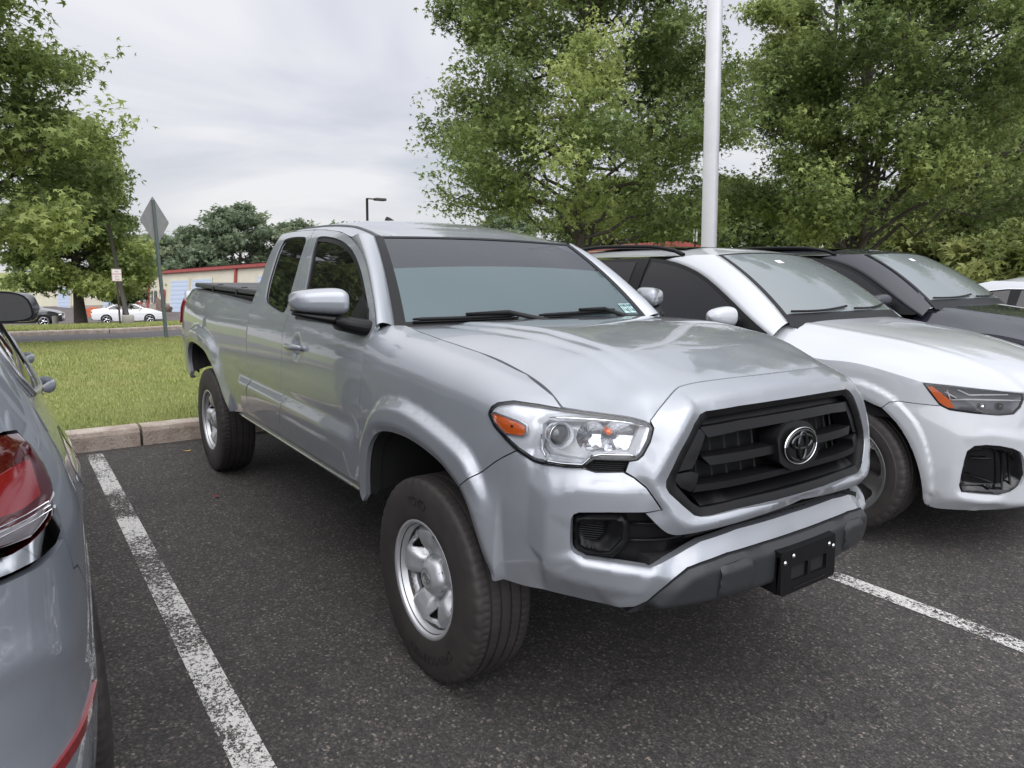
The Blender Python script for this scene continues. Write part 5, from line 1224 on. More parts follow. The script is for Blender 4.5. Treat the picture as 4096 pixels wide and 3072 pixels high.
def blades(name,regs,kind='stuff'):
    rs=np.random.RandomState(5); Vs=[];Ts=[]
    for (x0,x1,y0,y1,n,hh,ww) in regs:
        x=rs.uniform(x0,x1,n); y=rs.uniform(y0,y1,n); z=gz(x,y)
        a=rs.uniform(0,2*math.pi,n); h=hh*rs.uniform(.5,1.25,n); w_=ww*rs.uniform(.6,1.3,n); l=rs.normal(0,.35,(n,2))*h[:,None]
        p0=np.stack([x-np.cos(a)*w_,y-np.sin(a)*w_,z-.005],1); p1=np.stack([x+np.cos(a)*w_,y+np.sin(a)*w_,z-.005],1); p2=np.stack([x+l[:,0],y+l[:,1],z+h],1)
        Vs.append(np.stack([p0,p1,p2],1).reshape(-1,3)); Ts.append(np.clip(rs.beta(2,3,n),0,1))
    o=fastmesh(name,np.concatenate(Vs),3,np.concatenate(Ts),'grass_blade'); o['kind']=kind; return o
blades('grass',[(-7.5,-4.46,-3.5,4.5,62000,.034,.0038),(-11,-7.5,-3.5,4.5,60000,.045,.0055),(-18.15,-11,-4,6,90000,.05,.008),(-36,-24.65,-5,9,60000,.08,.018)])
# ------------------------------------------------------------------ trees
def leaves(centres,size,rs,per,spread,tone0=None):
    """a cloud of maple-like leaves, three pointed lobes each"""
    n=len(centres)*per; C=np.repeat(centres,per,0)+rs.normal(0,1,(n,3))*spread*np.array([1,1,.55])
    s=size*rs.uniform(.6,1.25,n)
    ax=rs.normal(0,1,(n,3)); ax[:,2]=-np.abs(ax[:,2])*.5-.1; ax/=np.linalg.norm(ax,axis=1)[:,None]
    nn=rs.normal(0,.8,(n,3))+np.array([0,0,1.]); nn-=ax*(nn*ax).sum(1)[:,None]; nn/=np.linalg.norm(nn,axis=1)[:,None]; sd=np.cross(ax,nn)
    V=np.empty((n,3,3,3)); 
    for k,(a,l) in enumerate(((-.95,.75),(0,1.),(.95,.75))):
        d=ax*math.cos(a)+sd*math.sin(a); q=-ax*math.sin(a)+sd*math.cos(a)
        V[:,k,0]=C-q*(s*.20)[:,None]; V[:,k,1]=C+q*(s*.20)[:,None]; V[:,k,2]=C+d*(s*l)[:,None]+nn*(s*.12*rs.uniform(-1,1,n))[:,None]
    t0=np.repeat(tone0,per) if tone0 is not None else .4
    t=np.clip(t0+rs.normal(0,.12,n),0,1); return V.reshape(-1,3),np.repeat(t,3)
def tree(name,label,loc,H,prof,leaf,ncl,per,spread,seed,mt='leaf_maple',trunk_r=.14,group=None,trunks=1,base=.10,limbs=34,rise=.55,cat='tree',lean=(0,0),bias=None,jit=(.72,1.10)):
    """prof: [(height fraction, crown radius)]"""
    rs=np.random.RandomState(seed); t=empty(name,loc,0,label,cat,group)
    hf=[p[0] for p in prof]; rf=[p[1] for p in prof]; mb=MB(); 
    top=np.array([lean[0],lean[1],H*.96]); stems=[]
    for k in range(trunks):
        a=k*2.4+rs.uniform(0,1); off=np.array([math.cos(a),math.sin(a),0])*(.09*H*(k>0)); 
        P=[]; 
        for u in np.linspace(0,1,9): P.append(off*ss(0,.6,u)+top*u*(1-.12*(k>0))+np.array([rs.normal(0,.012*H*u),rs.normal(0,.012*H*u),0]))
        P=np.array(P); mb.tube(P,[trunk_r*(1-.85*u)*(1.25 if i==0 else 1)*(1 if k==0 else .7) for i,u in enumerate(np.linspace(0,1,9))],9); stems.append(P)
    cl=[];tn=[]
    for i in range(limbs):
        P=stems[i%trunks]; u=base+(.93-base)*((i+rs.uniform(0,1))/limbs); p0=np.array([np.interp(u,np.linspace(0,1,9),P[:,j]) for j in range(3)])
        a=i*2.399+rs.normal(0,.25); R_=np.interp(min(1,u+.08),hf,rf)*rs.uniform(*jit)
        if bias is not None: R_*=1+bias[2]*(math.cos(a)*bias[0]+math.sin(a)*bias[1])
        d=np.array([math.cos(a),math.sin(a),0]); up=rise*rs.uniform(.6,1.3)*(1.3-.6*(1-u)); 
        K=7; Q=[p0+d*R_*w_+np.array([0,0,1])*(R_*up*w_**(.8)-.10*R_*w_*w_) for w_ in np.linspace(0,1,K)]
        Q=np.array(Q)+np.vstack([[0,0,0],rs.normal(0,.05*R_,(K-1,3))]); r0=trunk_r*(.42-.25*u)
        mb.tube(Q,[r0*(1-.85*w_) for w_ in np.linspace(0,1,K)],6,False)
        nsub=int(4+R_*1.8)
        tl=rs.uniform(.15,.6)
        if rs.rand()<.22: tl=rs.uniform(.75,.95)
        for j in range(nsub):
            w_=rs.uniform(.22,1)**.8; q0=np.array([np.interp(w_,np.linspace(0,1,K),Q[:,c]) for c in range(3)]); sa=a+rs.choice([-1,1])*rs.uniform(.4,1.3); sl=R_*rs.uniform(.16,.34)*(1.25-w_*.6)
            q1=q0+np.array([math.cos(sa),math.sin(sa),rs.uniform(-.1,.6)])*sl
            mb.tube([q0,(q0+q1)/2+rs.normal(0,.03*sl,3),q1],[r0*.3*(1-.5*w_),r0*.2*(1-.5*w_),.004],4,False)
            m_=max(2,int(ncl/limbs/nsub)); ts=rs.uniform(.25,1.08,m_); cc=q0+(q1-q0)*ts[:,None]+rs.normal(0,.045*R_+.03,(m_,3)); cl.append(cc); tn.append(np.full(m_,tl+rs.normal(0,.1)))
        m_=max(2,int(ncl/limbs/6)); ts=rs.uniform(.45,1.04,m_); cc=np.stack([np.interp(ts,np.linspace(0,1,K),Q[:,c]) for c in range(3)],1)+rs.normal(0,.05*R_+.02,(m_,3)); cl.append(cc); tn.append(np.full(m_,tl))
    mb.build('trunk','bark',t)
    V,T=leaves(np.concatenate(cl),leaf,rs,per,spread,np.concatenate(tn)); fastmesh('crown',V,3,T[::1],mt,t)
    return t
tree('maple_tree','tall broad maple behind the truck cab, left of the white pole',(-10.9,9.35,-.1),13.5,[(0,2.6),(.13,3.1),(.27,3.9),(.42,3.5),(.58,2.8),(.8,1.6),(1,.3)],.108,11500,11,.14,14,trunk_r=.14,limbs=96,base=.15,rise=.55,jit=(.84,1.06),group='maples behind the parking bays')
tree('maple_tree','many stemmed spreading maple right of the white pole, behind the dark car',(-7.6,15.6,.1),14,[(0,2.5),(.12,3.9),(.25,4.5),(.36,4.5),(.47,3.6),(.58,2.5),(.75,2.0),(1,.5)],.115,12500,11,.16,23,trunk_r=.15,trunks=5,limbs=104,base=.12,rise=.72,bias=(.586,.81,.28),group='maples behind the parking bays',mt='leaf_maple')
tree('maple_tree','large leafy maple filling the top left corner of the photo',(-17.6,-4.1,-.2),13,[(0,1.2),(.10,2.2),(.2,3.4),(.3,4.35),(.42,4.3),(.65,3.3),(.85,2.1),(1,.6)],.155,9000,11,.18,5,trunk_r=.2,limbs=72,base=.13,rise=.30,group='maples behind the parking bays',mt='leaf_maple')
tree('maple_tree','maple on the far grass strip with its bare trunk left of the white sedan',(-36.3,.95,-1.45),10,[(0,1.5),(.10,2.6),(.25,3.2),(.5,3.2),(.8,2.0),(1,.5)],.22,5200,10,.26,9,trunk_r=.24,limbs=48,base=.15,rise=.18,mt='leaf_maple')
tree('small_tree','small dark tree behind the leaning pole and the no parking sign',(-44,3.75,-1.9),4.6,[(0,.6),(.2,1.0),(.5,1.35),(.8,1.1),(1,.4)],.26,1500,9,.22,31,mt='leaf_dark',trunk_r=.12,limbs=30,base=.22,rise=.4)
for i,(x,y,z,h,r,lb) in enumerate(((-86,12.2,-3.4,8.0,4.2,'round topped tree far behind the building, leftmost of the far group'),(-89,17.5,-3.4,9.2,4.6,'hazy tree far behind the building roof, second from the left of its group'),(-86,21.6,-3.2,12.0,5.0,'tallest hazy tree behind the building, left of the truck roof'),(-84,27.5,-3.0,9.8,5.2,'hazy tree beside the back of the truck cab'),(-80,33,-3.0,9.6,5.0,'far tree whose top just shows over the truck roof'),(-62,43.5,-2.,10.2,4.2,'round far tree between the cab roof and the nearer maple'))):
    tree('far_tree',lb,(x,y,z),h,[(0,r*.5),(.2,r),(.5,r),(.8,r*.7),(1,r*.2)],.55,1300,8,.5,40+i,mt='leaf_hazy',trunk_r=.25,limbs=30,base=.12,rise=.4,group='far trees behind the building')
WD=[(-42,40,9.5,6,'wood edge tree behind the red roof'),(-36,47,9.5,6.5,'wood edge tree right of the red roof'),(-30,52,9,6,'wood edge tree left of the big maple trunk'),(-24,56,9.5,6.5,'wood edge tree behind the maple trunk'),(-17,52,10,6.5,'wood edge tree right of the maple trunk'),(-12,41,10.5,5.5,'light green wood edge tree above the dark car roof'),(-9.5,33.5,12.5,5.0,'tall light green wood edge tree near the right edge'),(-4.5,33,10.5,5,'wood edge tree at the right edge, above the small white car'),(-1,38,12,5.5,'rightmost wood edge tree'),(-13.5,30,5.0,3.0,'low bright green tree right of the big maple'),(-7.5,27,3.6,2.4,'low bush at the foot of the wood, above the dark car')]
for i,(x,y,h,r,lb) in enumerate(WD):
    tree('woodland_tree',lb,(x,y,-.2),h,[(0,r*.75),(.2,r),(.5,r),(.8,r*.65),(1,r*.15)],.30 if i>4 else .42,3000 if i>4 else 2300,8,.34 if i>4 else .5,60+i,mt='leaf_wood' if i>4 else 'leaf_dark',trunk_r=.16,limbs=44,base=.04,rise=.35,group='trees of the wood beyond the maples')
# ------------------------------------------------------------------ poles and signs
pw=empty('light_pole',(-5.05,6.93,.13),0,'square white light pole rising behind the white suv','light pole')
mb=MB(); mb.box((0,0,4.2),(.19,.19,8.4),R=[[math.cos(.35),-math.sin(.35),0],[math.sin(.35),math.cos(.35),0],[0,0,1]],bev=.012); mb.build('pole_shaft','pole_white',pw)
MB().lathe([(.0,.28),(.5,.28),(.52,.26),(.52,.0)][::-1],24,'z').build('pole_base','concrete_grey',pw)
pw.rotation_euler=(.0,-.045,0)
# back of a diamond road sign
sg_=empty('diamond_sign',(-17.9,1.38,-.46),0,'back of a grey diamond road sign on a thin metal post','road sign')
MB().box((0,0,1.75),(.045,.06,3.5)).box((-.02,0,1.75),(.02,.09,3.5)).build('sign_post','post_green',sg_,False)
d_=.62; pts=[]
for (a,b) in ((0,d_),(d_,0),(0,-d_),(-d_,0)):
    c=np.array([a,b]); n_=c/np.linalg.norm(c); tq=np.array([-n_[1],n_[0]])
    for s_ in(-1,-.4,.4,1): pts.append(tuple(c-n_*.05*abs(s_)+tq*s_*-.05+n_*.0))
cq,sq=math.cos(math.radians(48)),math.sin(math.radians(48))
panel('sign_plate',pts,lambda s,v,d=0: np.stack([-.035-np.asarray(s)*sq*1.0+0*np.asarray(v)+np.asarray(d)*cq,np.asarray(s)*cq+np.asarray(d)*sq,2.98+np.asarray(v)],-1),.2,'sign_back',sg_,0,gap=0,flange=.004)
sg_.rotation_euler=(.028,-.03,0)
np_=empty('parking_sign',(-31.6,1.99,-1.13),0,'small white no parking sign with red letters on a rusty post','parking sign')
MB().box((0,0,1.15),(.05,.07,2.3)).build('sign_post','post_rust',np_,False)
MB().box((.04,0,2.05),(.01,.36,.50),bev=.004).build('sign_plate','sign_white',np_,False)
def text_plate(lines,x,y,z,size,parent,mt,lead=1.25,name='sign_text'):
    out=[]
    for i,tx in enumerate(lines):
        c=bpy.data.curves.new('t','FONT'); c.body=tx; c.size=size; c.align_x='CENTER'; c.extrude=.001
        o=bpy.data.objects.new('t',c); COL.objects.link(o); dg=bpy.context.evaluated_depsgraph_get(); me=bpy.data.meshes.new_from_object(o.evaluated_get(dg)); bpy.data.objects.remove(o)
        V=np.array([v.co for v in me.vertices]); F=[tuple(p.vertices) for p in me.polygons]; bpy.data.meshes.remove(me)
        W=np.stack([x+V[:,2],y+V[:,0],z-i*size*lead+V[:,1]],1); out.append(mkobj(name,W,F,mt,parent,False))
    return out
text_plate(['NO','PARKING','ANY','TIME'],.048,0,2.17,.085,np_,'sign_red')
ringm=MB(); 
for a,b,c,d in ((0,.235,.33,.008),(0,-.235,.33,.008)): ringm.box((.046,a,2.05+b),(.002,c,d))
for a in (-.165,.165): ringm.box((.046,a,2.05),(.002,.008,.47))
ringm.build('sign_border','sign_red',np_,False)
lp=empty('leaning_pole',(-31.9,2.35,-1.15),0,'dark leaning wooden pole behind the no parking sign','pole')
MB().tube([(0,0,0),(-.25,-.17,1.6),(-.6,-.42,4.2)],[.10,.085,.07],10).build('pole_shaft','pole_dark',lp)
MB().box((.02,-.02,.18),(.35,.45,.42),bev=.03).build('pole_footing','concrete_grey',lp)
bl=empty('bollard',(-36.3,-.05,-1.42),0,'short concrete bollard on the far grass strip','bollard')
MB().lathe([(0,.12),(.36,.12),(.40,.10),(.41,.0)][::-1],20,'z').build('bollard_post','concrete_grey',bl)
ll=empty('lamp_post',(-41,17.5,-1.8),0,'distant dark lamp post with a flat head above the truck roof','lamp post')
MB().tube([(0,0,0),(0,0,7.5)],.085,8).build('lamp_pole','pole_dark',ll); MB().box((.10,.85,7.47),(.5,.7,.16),bev=.02).box((.0,.30,7.48),(.08,.6,.08)).build('lamp_head','pole_dark',ll)
# ------------------------------------------------------------------ long industrial building
TLp=np.array([-71.671,8.591,-3.227]); U=np.array([.9454,.3212,.0558]); Vv=np.array([-.0919,.0982,.9909]); Nn=np.cross(U,Vv)
b=empty('industrial_building',(0,0,0),0,'long low cream metal building with red trim and blue garage doors','building')
Mx=Matrix(((U[0],-Nn[0],Vv[0],TLp[0]),(U[1],-Nn[1],Vv[1],TLp[1]),(U[2],-Nn[2],Vv[2],TLp[2]),(0,0,0,1)))
b.matrix_world=Mx   # local x along the wall, y into the building, z up
hH=3.6
MB().box((2,7,hH/2),(58,14,hH)).build('wall','wall_cream',b,False)
MB().box((2,-.04,.34),(58,.12,.9)).build('stone_base','block_wall',b,False)
MB().box((2,-.14,hH-.03),(58.4,.30,.30),bev=.03).build('gutter','trim_red',b,False)
MB().add([(-27,-.35,hH+.14),(31.3,-.35,hH+.14),(31.3,7,hH+1.0),(-27,7,hH+1.0),(31.3,14.4,hH+.14),(-27,14.4,hH+.14)],[(0,1,2,3),(3,2,4,5)]).build('roof','roof_grey',b,False)
for u in (1.45,15.0,-11.6): MB().box((u,-.14,hH/2-.1),(.20,.14,hH-.1)).build('downspout','trim_red',b,False)
for (a,c) in ((5.3,8.1),(8.75,11.5),(-7.0,-4.3),(-17.3,-14.4),(18,20.8)):
    f_=MB().box(((a+c)/2,-.06,1.40),(c-a+.24,.10,2.95)).build('garage_frame','wall_cream',b,False)
    MB().box(((a+c)/2,-.10,1.34),(c-a,.06,2.80)).build('garage_door','door_blue',b,False)
for a,c in ((-.68,.30),(3.40,4.30),(-13.4,-12.8)):
    d_=MB().box(((a+c)/2,-.12,1.0),(c-a,.06,2.05)).build('entry_door','trim_red',b,False); MB().box(((a+c)/2,-.16,1.35),((c-a)*.66,.02,.75)).build('door_notice','sign_white',d_,False)
for a,c in ((.70,1.20),(2.02,2.82)):
    w_=MB().box(((a+c)/2,-.11,1.42),(c-a,.04,1.1)).build('window','window_dark',b,False); 
    MB().box(((a+c)/2,-.14,1.42),(.06,.02,1.1)).build('window_bar','sign_white',w_,False)
rb=empty('red_roof_building',(-26.5,27.4,-.2),0,'low building with red gable roof edge left of the white pole','building')
o0=np.array([-26.5,27.4,-.2]); Lp=np.array([-29.4,23.7,2.55])-o0; Rg=np.array([-25.4,29.41,3.16])-o0; Rp=np.array([-24.4,30.7,2.80])-o0; bk=np.array([-8,5.5,.2]); dn=np.array([0,0,-.34])
MB().add([Lp,Rg,Rp,Lp+dn,Rg+dn,Rp+dn],[(0,3,4,1),(1,4,5,2)]).add([Lp,Rg,Rp,Lp+bk,Rg+bk,Rp+bk],[(0,1,4,3),(1,2,5,4)]).build('roof','trim_red',rb,False)
q_=np.array([-.25,.2,0]); W0,W1,W2=Lp+dn+q_,Rg+dn+q_,Rp+dn+q_; fl_=lambda p: np.array([p[0],p[1],-.3])
MB().add([W0,W1,W2,fl_(W0),fl_(W1),fl_(W2)],[(0,3,4,1),(1,4,5,2)]).add([W0,fl_(W0),W0+bk,fl_(W0+bk),W2,fl_(W2),W2+bk,fl_(W2+bk)],[(0,2,3,1),(4,5,7,6),(2,6,7,3)]).build('wall','wall_cream',rb,False)
s2=empty('small_sign',(-14.9,18.2,-.1),0,'small edge-on sign on a post in front of the red roof','sign')
MB().tube([(0,0,0),(0,0,3.2)],.03,6).build('sign_post','post_rust',s2); MB().box((0,0,2.85),(.16,.03,.42)).build('sign_plate','sign_white',s2,False)
# barriers, tarp
for (x,y,z,lb) in ((-66.9,4.35,-3.12,'upper orange lattice barrier behind the tree trunk'),(-65.5,3.75,-3.2,'lower orange lattice barrier left of the white sedan')):
    o=empty('orange_barrier',(x,y,z),.3,lb,'barrier','orange barriers by the building'); mb=MB()
    for k_ in range(2): mb.box((0,0,.05+k_*.62),(.08,.75,.10))
    for k_ in range(4): mb.box((0,-.33+.22*k_,.36),(.07,.07,.62))
    mb.build('lattice','safety_orange',o,False)
    mb=MB().box((0,0,.36),(.05,.7,.05)).build('crossbar','safety_orange',o,False)
tp=MB(); G=[]
rs=np.random.RandomState(2)
for i,u in enumerate(np.linspace(0,1,9)):
    G.append([(-61.6+.5*math.sin(q)+rs.normal(0,.04),8.25+1.15*u+rs.normal(0,.03),-2.6+max(0,(1.35-1.0*u)*math.sin(q))+rs.normal(0,.03)) for q in np.linspace(0,math.pi,9)])
tagp(tp.grid(G).build('tarp_pile','tarp_brown'),'slumped brown tarp pile by the garage door','tarp')
# leaves dropped on the ground
def litter(name,x,y,z,sz,a,mt,lb):
    p=[(-1,-.15),(-.3,-.35),(.5,-.3),(1,0),(.5,.32),(-.3,.3)]; V=[(x+sz*(u*math.cos(a)-v*math.sin(a)),y+sz*(u*math.sin(a)+v*math.cos(a)),z+.008+.012*(u*u)) for u,v in p]+[(x,y,z+.006)]
    tagp(mkobj(name,V,[(i,(i+1)%6,6) for i in range(6)],mt,None,False),lb,'leaf')
litter('fallen_leaf',-3.87,-.93,0,.035,1.2,'leaf_litter_yellow','yellow fallen leaf beside the rear tyre of the truck')
litter('fallen_leaf',-2.55,-1.02,0,.03,.4,'leaf_litter_red','dark red fallen leaf on the asphalt')

# ------------------------------------------------------------------ compact suv used for the white and the dark neighbour
QM=QP.smax
def qmir(l): return [(2*QM-a,b) for a,b in l]
def make_suv(name,label,pt,loc,rz,scale=1.0,detail=True):
    t=empty(name,loc,rz,label,'suv','suvs parked right of the pickup'); t.scale=(scale,scale,scale)
    mr_=lambda o: mirror(o)
    fl_=Dq['q_flare']; ar=Dq['q_arch']
    ar_f=[(-.43,.24),(-.425,.40),(-.39,.55),(-.32,.67),(-.22,.745),(-.10,.785),(.0,.798)]+[tuple(p) for p in ar]
    fl_f=[(-.50,.35),(-.49,.55),(-.43,.68),(-.33,.79),(-.2,.86),(-.06,.888)]+[tuple(p) for p in fl_]
    A_=np.array(ar_f); F_=np.array(fl_f); pf=np.vstack([F_,A_[::-1]])
    def fd(s,v,A_=A_,F_=F_,pf=pf,sh=0.0):
        Q=np.stack([np.ravel(s)-sh,np.ravel(v)],1); r=np.zeros(len(Q)); k=np.where((Q[:,0]>-.6)&(Q[:,0]<.6)&(Q[:,1]<.95))[0]
        if len(k):
            q=Q[k]; ins=inside(pf,q); do=pdist(F_,q); sgn=np.where(ins,do,-do); r[k]=.016*ss(-.004,.008,sgn)-.008*(1-ss(0,.02,pdist(A_,q)))
        return r
    hl_=[tuple(p) for p in Dq['q_hl']]; sh_=[tuple(p) for p in Dq['q_shut']]
    am_=[tuple(p) for p in Dq['q_amb']]
    # fender to the headlight
    fo=[(-.60,.30),(-.43,.24)]+ar_f[1:]
    i0=next(i for i,p in enumerate(fo) if p[1]<.81 and p[0]>.26)
    arch_top=[p for p in ar_f if p[0]<.20]; 
    sf=[(.215,.757),(.253,.795),(.288,.803),(.478,.80)]
    out=[(-.60,.30),(-.43,.24)]+arch_top+sf+[(.481,.807),(.438,.858),(.393,.916)]+sh_[::-1][1:]+[(-.35,1.0),(-.60,1.02)]
    arch_bot=[(.215,.757)]+[p for p in ar_f if p[0]>.22]
    mr_(panel('front_fender',out,q_wrap,.016,pt,t,fd,gap=.002,flange=.02))
    # bumper
    lo=[tuple(p) for p in Dq['q_bot'][1:4]]
    hb_=[(.478,.80),(.481,.805),(.529,.783),(.648,.772),(.782,.763),(.873,.768),(.916,.801),(.94,.843),(.95,.872),(1.02,.868)]
    gr=[(1.02,.868),(1.00,.70),(1.04,.50),(1.10,.40),(QM,.40)]
    half=arch_bot[::-1]+sf[1:]+hb_[1:]+gr[1:]
    low=[(QM,.235),(.822,.238),(.641,.234),(.53,.232),(.487,.238)]
    o_=half+qmir(half[:-1])[::-1]+qmir(low[1:])[::-1]+low
    ink=[tuple(p) for p in Dq['q_intake']]; ik=chaikin(ink,1)
    ln=[(sf,0),(hb_,0),([(.7,.70),(.9,.68)],.006),(list(ink)+[ink[0]],.010),([tuple(p) for p in inset(ink,-.05)],.016),(Dq['q_lip'],[.004,.02,.028,.03,.03]),(Dq['q_bot'],-.02),(gr,.0),([(QM,.235)],-.02),([(QM,.33)],.02),([(.3,.3),(.3,.78)],0)]
    ln+=[(qmir(a),b) for a,b in ln if a[0][0]<QM-.01]
    nb=Net(ln,.006)
    mr0=lambda s,v: nb(s,v)+fd(np.where(np.ravel(s)>QM,2*QM-np.ravel(s),np.ravel(s)),v)
    panel('bumper_cover',o_,q_wrap,.014,pt,t,mr0,holes=[ik,np.array(qmir(ik))],gap=.002,flange=.02,hflange=.05)
    go=[(1.02,.862),(1.00,.70),(1.04,.50),(1.10,.405),(QM,.405)]; go=go+qmir(go[:-1])[::-1]
    gp=panel('grille',go,q_wrap,.03,'gloss_black',t,-.012,gap=0,flange=.01)
    mb=MB()
    for v in np.linspace(.45,.83,9): mb.tube([q_wrap(a,v,-.006) for a in np.linspace(1.05,2*QM-1.05,16)],.005,4)
    mb.build('grille_bar','trim_black',gp)
    for g in (lambda p:p,qmir):
        q=g(ink); n4=Net([(list(q)+[q[0]],-.006),([tuple(p) for p in inset(q,.02)],.0),([tuple(p) for p in inset(q,.035)],-.045)],.003)
        ip=panel('air_intake',inset(q,-.004),q_wrap,.014,'gloss_black',t,n4,gap=0,flange=0)
        for l_ in ([(.66,.53),(.78,.53)],[(.67,.44),(.80,.40)],[(.83,.57),(.87,.36)],[(.87,.56),(.92,.38)]):
            MB().tube([q_wrap(a,b,-.02) for a,b in g(l_)],[.006]*2,6).build('intake_vane','trim_black',ip)
        c=q_wrap(*g([(.785,.375)])[0],-.02); MB().lathe([(-.01,.012),(.006,.012),(.007,.008),(.0,.0)],14,'x',tuple(c)).build('parking_sensor','trim_black',ip)
        h=g(hl_); H_=empty('headlight'); H_.parent=t
        panel('lens_cover',h,q_wrap,.03,'clear_lens',H_,.003,gap=.003,flange=0)
        panel('lamp_housing',inset(h,.004),q_wrap,.02,'lamp_grey',H_,Net([(list(h)+[h[0]],-.006),([tuple(p) for p in inset(h,.03)],-.022)],.003),gap=0,flange=.01)
        a=g(am_); panel('side_marker',a,q_wrap,.02,'amber',H_,-.006,gap=0,flange=.02)
        ringp('lens_seal',inset(h,.001),.006,q_wrap,.001,'gloss_black',.02,.04,H_)
        for l_,r_ in (([(.53,.835),(.62,.842),(.92,.835)],.0045),([(.50,.875),(.56,.845)],.0035),([(.56,.89),(.62,.865),(.84,.868)],.0035),([(.53,.835),(.51,.885)],.003)):
            MB().tube([q_wrap(a,b,-.006) for a,b in g(l_)],r_,6).build('light_strip','sign_white',H_)
        c=q_wrap(*g([(.70,.805)])[0],-.012); MB().lathe([(.01,.001),(.008,.014),(0,.019),(-.01,.02)][::-1],18,'x',tuple(c)).build('projector_lens','chrome',H_)
        MB().lathe([(.01,.001),(.008,.014),(0,.019),(-.01,.02)][::-1],18,'x',tuple(q_wrap(*g([(.80,.805)])[0],-.012))).build('projector_lens','gloss_black',H_)
    # body side with rear arch
    ra=[(x-2.82,z) for x,z in ar_f]
    so=[(-3.6,.32)]+[(x,z) for x,z in ra]+[(-.62,.28),(-.603,.30),(-.603,1.03),(-.66,1.065),(-2.6,1.075),(-3.5,1.08),(-3.62,1.0)]
    fd2=lambda s,v: fd(s,v,sh=-2.82)+.014*ss(.50,.42,np.ravel(v))*ss(-.55,-.7,np.ravel(s))
    qs=lambda s,v,d=0: q_cab(s,v,d)
    mr_(panel('body_side',so,qs,.03,pt,t,fd2,gap=.002,flange=.02))
    for x in (-.62,-1.70,-2.6):
        mr_(MB().tube([q_cab(x+(0 if z>.5 else 0),z,.0005) for z in np.linspace(.34,1.06,12)],.0028,4).build('door_gap','cavity_black',t))
    for x in (-1.50,-2.42):
        mr_(MB().tube([q_cab(x,.90,.008),q_cab(x+.05,.90,.03),q_cab(x+.15,.90,.03),q_cab(x+.2,.90,.008)],.012,8).build('door_handle',pt,t))
    # greenhouse
    tr=[tuple(p) for p in Dq['q_trim']][::-1]          # from the front base upward and back
    trl=tr+[(-2.6,1.525),(-2.85,1.48),(-3.1,1.40),(-3.3,1.28)]
    win=trl+[(-3.32,1.12),(-2.6,1.085),(-1.5,1.085),(-.60,1.085)]
    win=chaikin(win,1)
    up=[(-.52,1.06)]+[(a+.004,b+.006) for a,b in tr]+[(-2.6,1.555),(-2.95,1.50),(-3.25,1.40),(-3.5,1.20),(-3.58,1.07),(-2.6,1.075),(-.66,1.066)]
    mr_(panel('window_surround',win,q_cab,.05,'trim_black',t,.002,gap=0,flange=.01))
    gl=[(-.70,1.135),(-.88,1.26),(-1.08,1.375),(-1.24,1.445),(-1.44,1.50),(-1.62,1.525),(-1.70,1.53),(-1.70,1.12),(-.82,1.115)]
    mr_(panel('front_window',chaikin(gl,1),q_cab,.06,'suv_glass',t,.006,gap=0,flange=0))
    mr_(panel('rear_window',[(-1.84,1.53),(-2.3,1.525),(-2.55,1.50),(-2.55,1.12),(-1.84,1.12)],q_cab,.06,'suv_glass',t,.006,gap=0,flange=0))
    mr_(panel('quarter_window',chaikin([(-2.64,1.49),(-2.95,1.43),(-3.15,1.32),(-3.2,1.14),(-2.64,1.12)],1),q_cab,.06,'suv_glass',t,.006,gap=0,flange=0))
    mr_(panel('window_frame',[(-1.80,1.555),(-1.72,1.555),(-1.72,1.12),(-1.80,1.12)],q_cab,.05,'trim_black',t,.009,gap=0,flange=.004))
    # windshield
    def w3(u,t_,d=0):
        bx=-.40-.094*np.abs(u)**2.2; by=.742*u; bz=1.175-.012*u*u; tx=-1.115-.052*np.abs(u)**2.2; ty=.592*u; tz=1.612-.025*np.abs(u)**2
        b_=.03*4*t_*(1-t_)+d; return np.stack([bx+(tx-bx)*t_+b_*.52,by+(ty-by)*t_,bz+(tz-bz)*t_+b_*.85],-1)
    def bnd(u0,u1,a,b,nu,nt,d=0): return [[w3(u,q,d) for q in np.linspace(a,b,nt)] for u in np.linspace(u0,u1,nu)]
    MB().grid(bnd(-.97,.97,0,.99,36,16)).build('windshield','suv_windshield',t)
    mb=MB().grid(bnd(-1,-.955,-.05,1.0,3,16,.003)).grid(bnd(.955,1,-.05,1.0,3,16,.003)).grid(bnd(-.96,.96,-.09,.085,30,4,.003)).grid(bnd(-.96,.96,.985,1.0,30,2,.003)); mb.build('windshield_frit','trim_black',t)
    wp=MB()
    for (u0,u1,t0,t1) in ((-.90,-.10,.10,.13),(.0,.80,.10,.15)):
        wp.tube([w3(u0+(u1-u0)*q,t0+(t1-t0)*q-.02*math.sin(math.pi*q),.014) for q in np.linspace(0,1,12)],.008,6)
        o_w=wp.build('wiper','trim_black',t); wp=MB()
    q=MB(); q.add([w3(-.28,.84,.004),w3(-.16,.845,.004),w3(-.155,.79,.004),w3(-.275,.785,.004)],[(0,1,2,3)]); q.build('toll_tag','sign_white',t,False)
    side=np.array([w3(-1.0,q) for q in np.linspace(0,1,24)])
    Ap=np.array([q_cab(a,b,.004) for a,b in [(-.50,1.075)]+tr if a>-1.60]); k_=np.concatenate([[0],np.cumsum(np.linalg.norm(np.diff(Ap,axis=0),axis=1))]); tt=np.linspace(0,k_[-1],24); Al=np.stack([np.interp(tt,k_,Ap[:,j]) for j in range(3)],1)
    G=[]; ov=np.array([.45,-.6,.66])
    for i in range(24):
        a,b=Al[i],side[i]; row=[a+np.array([0,.012,-.012])]
        for w_ in (0,.15,.35,.6,.85,1): row.append(a+(b-a)*w_+ov*.022*4*w_*(1-w_))
        row.append(b+np.array([-.01,.01,-.015])); G.append(row)
    mr_(MB().grid(G).build('windshield_pillar',pt,t))
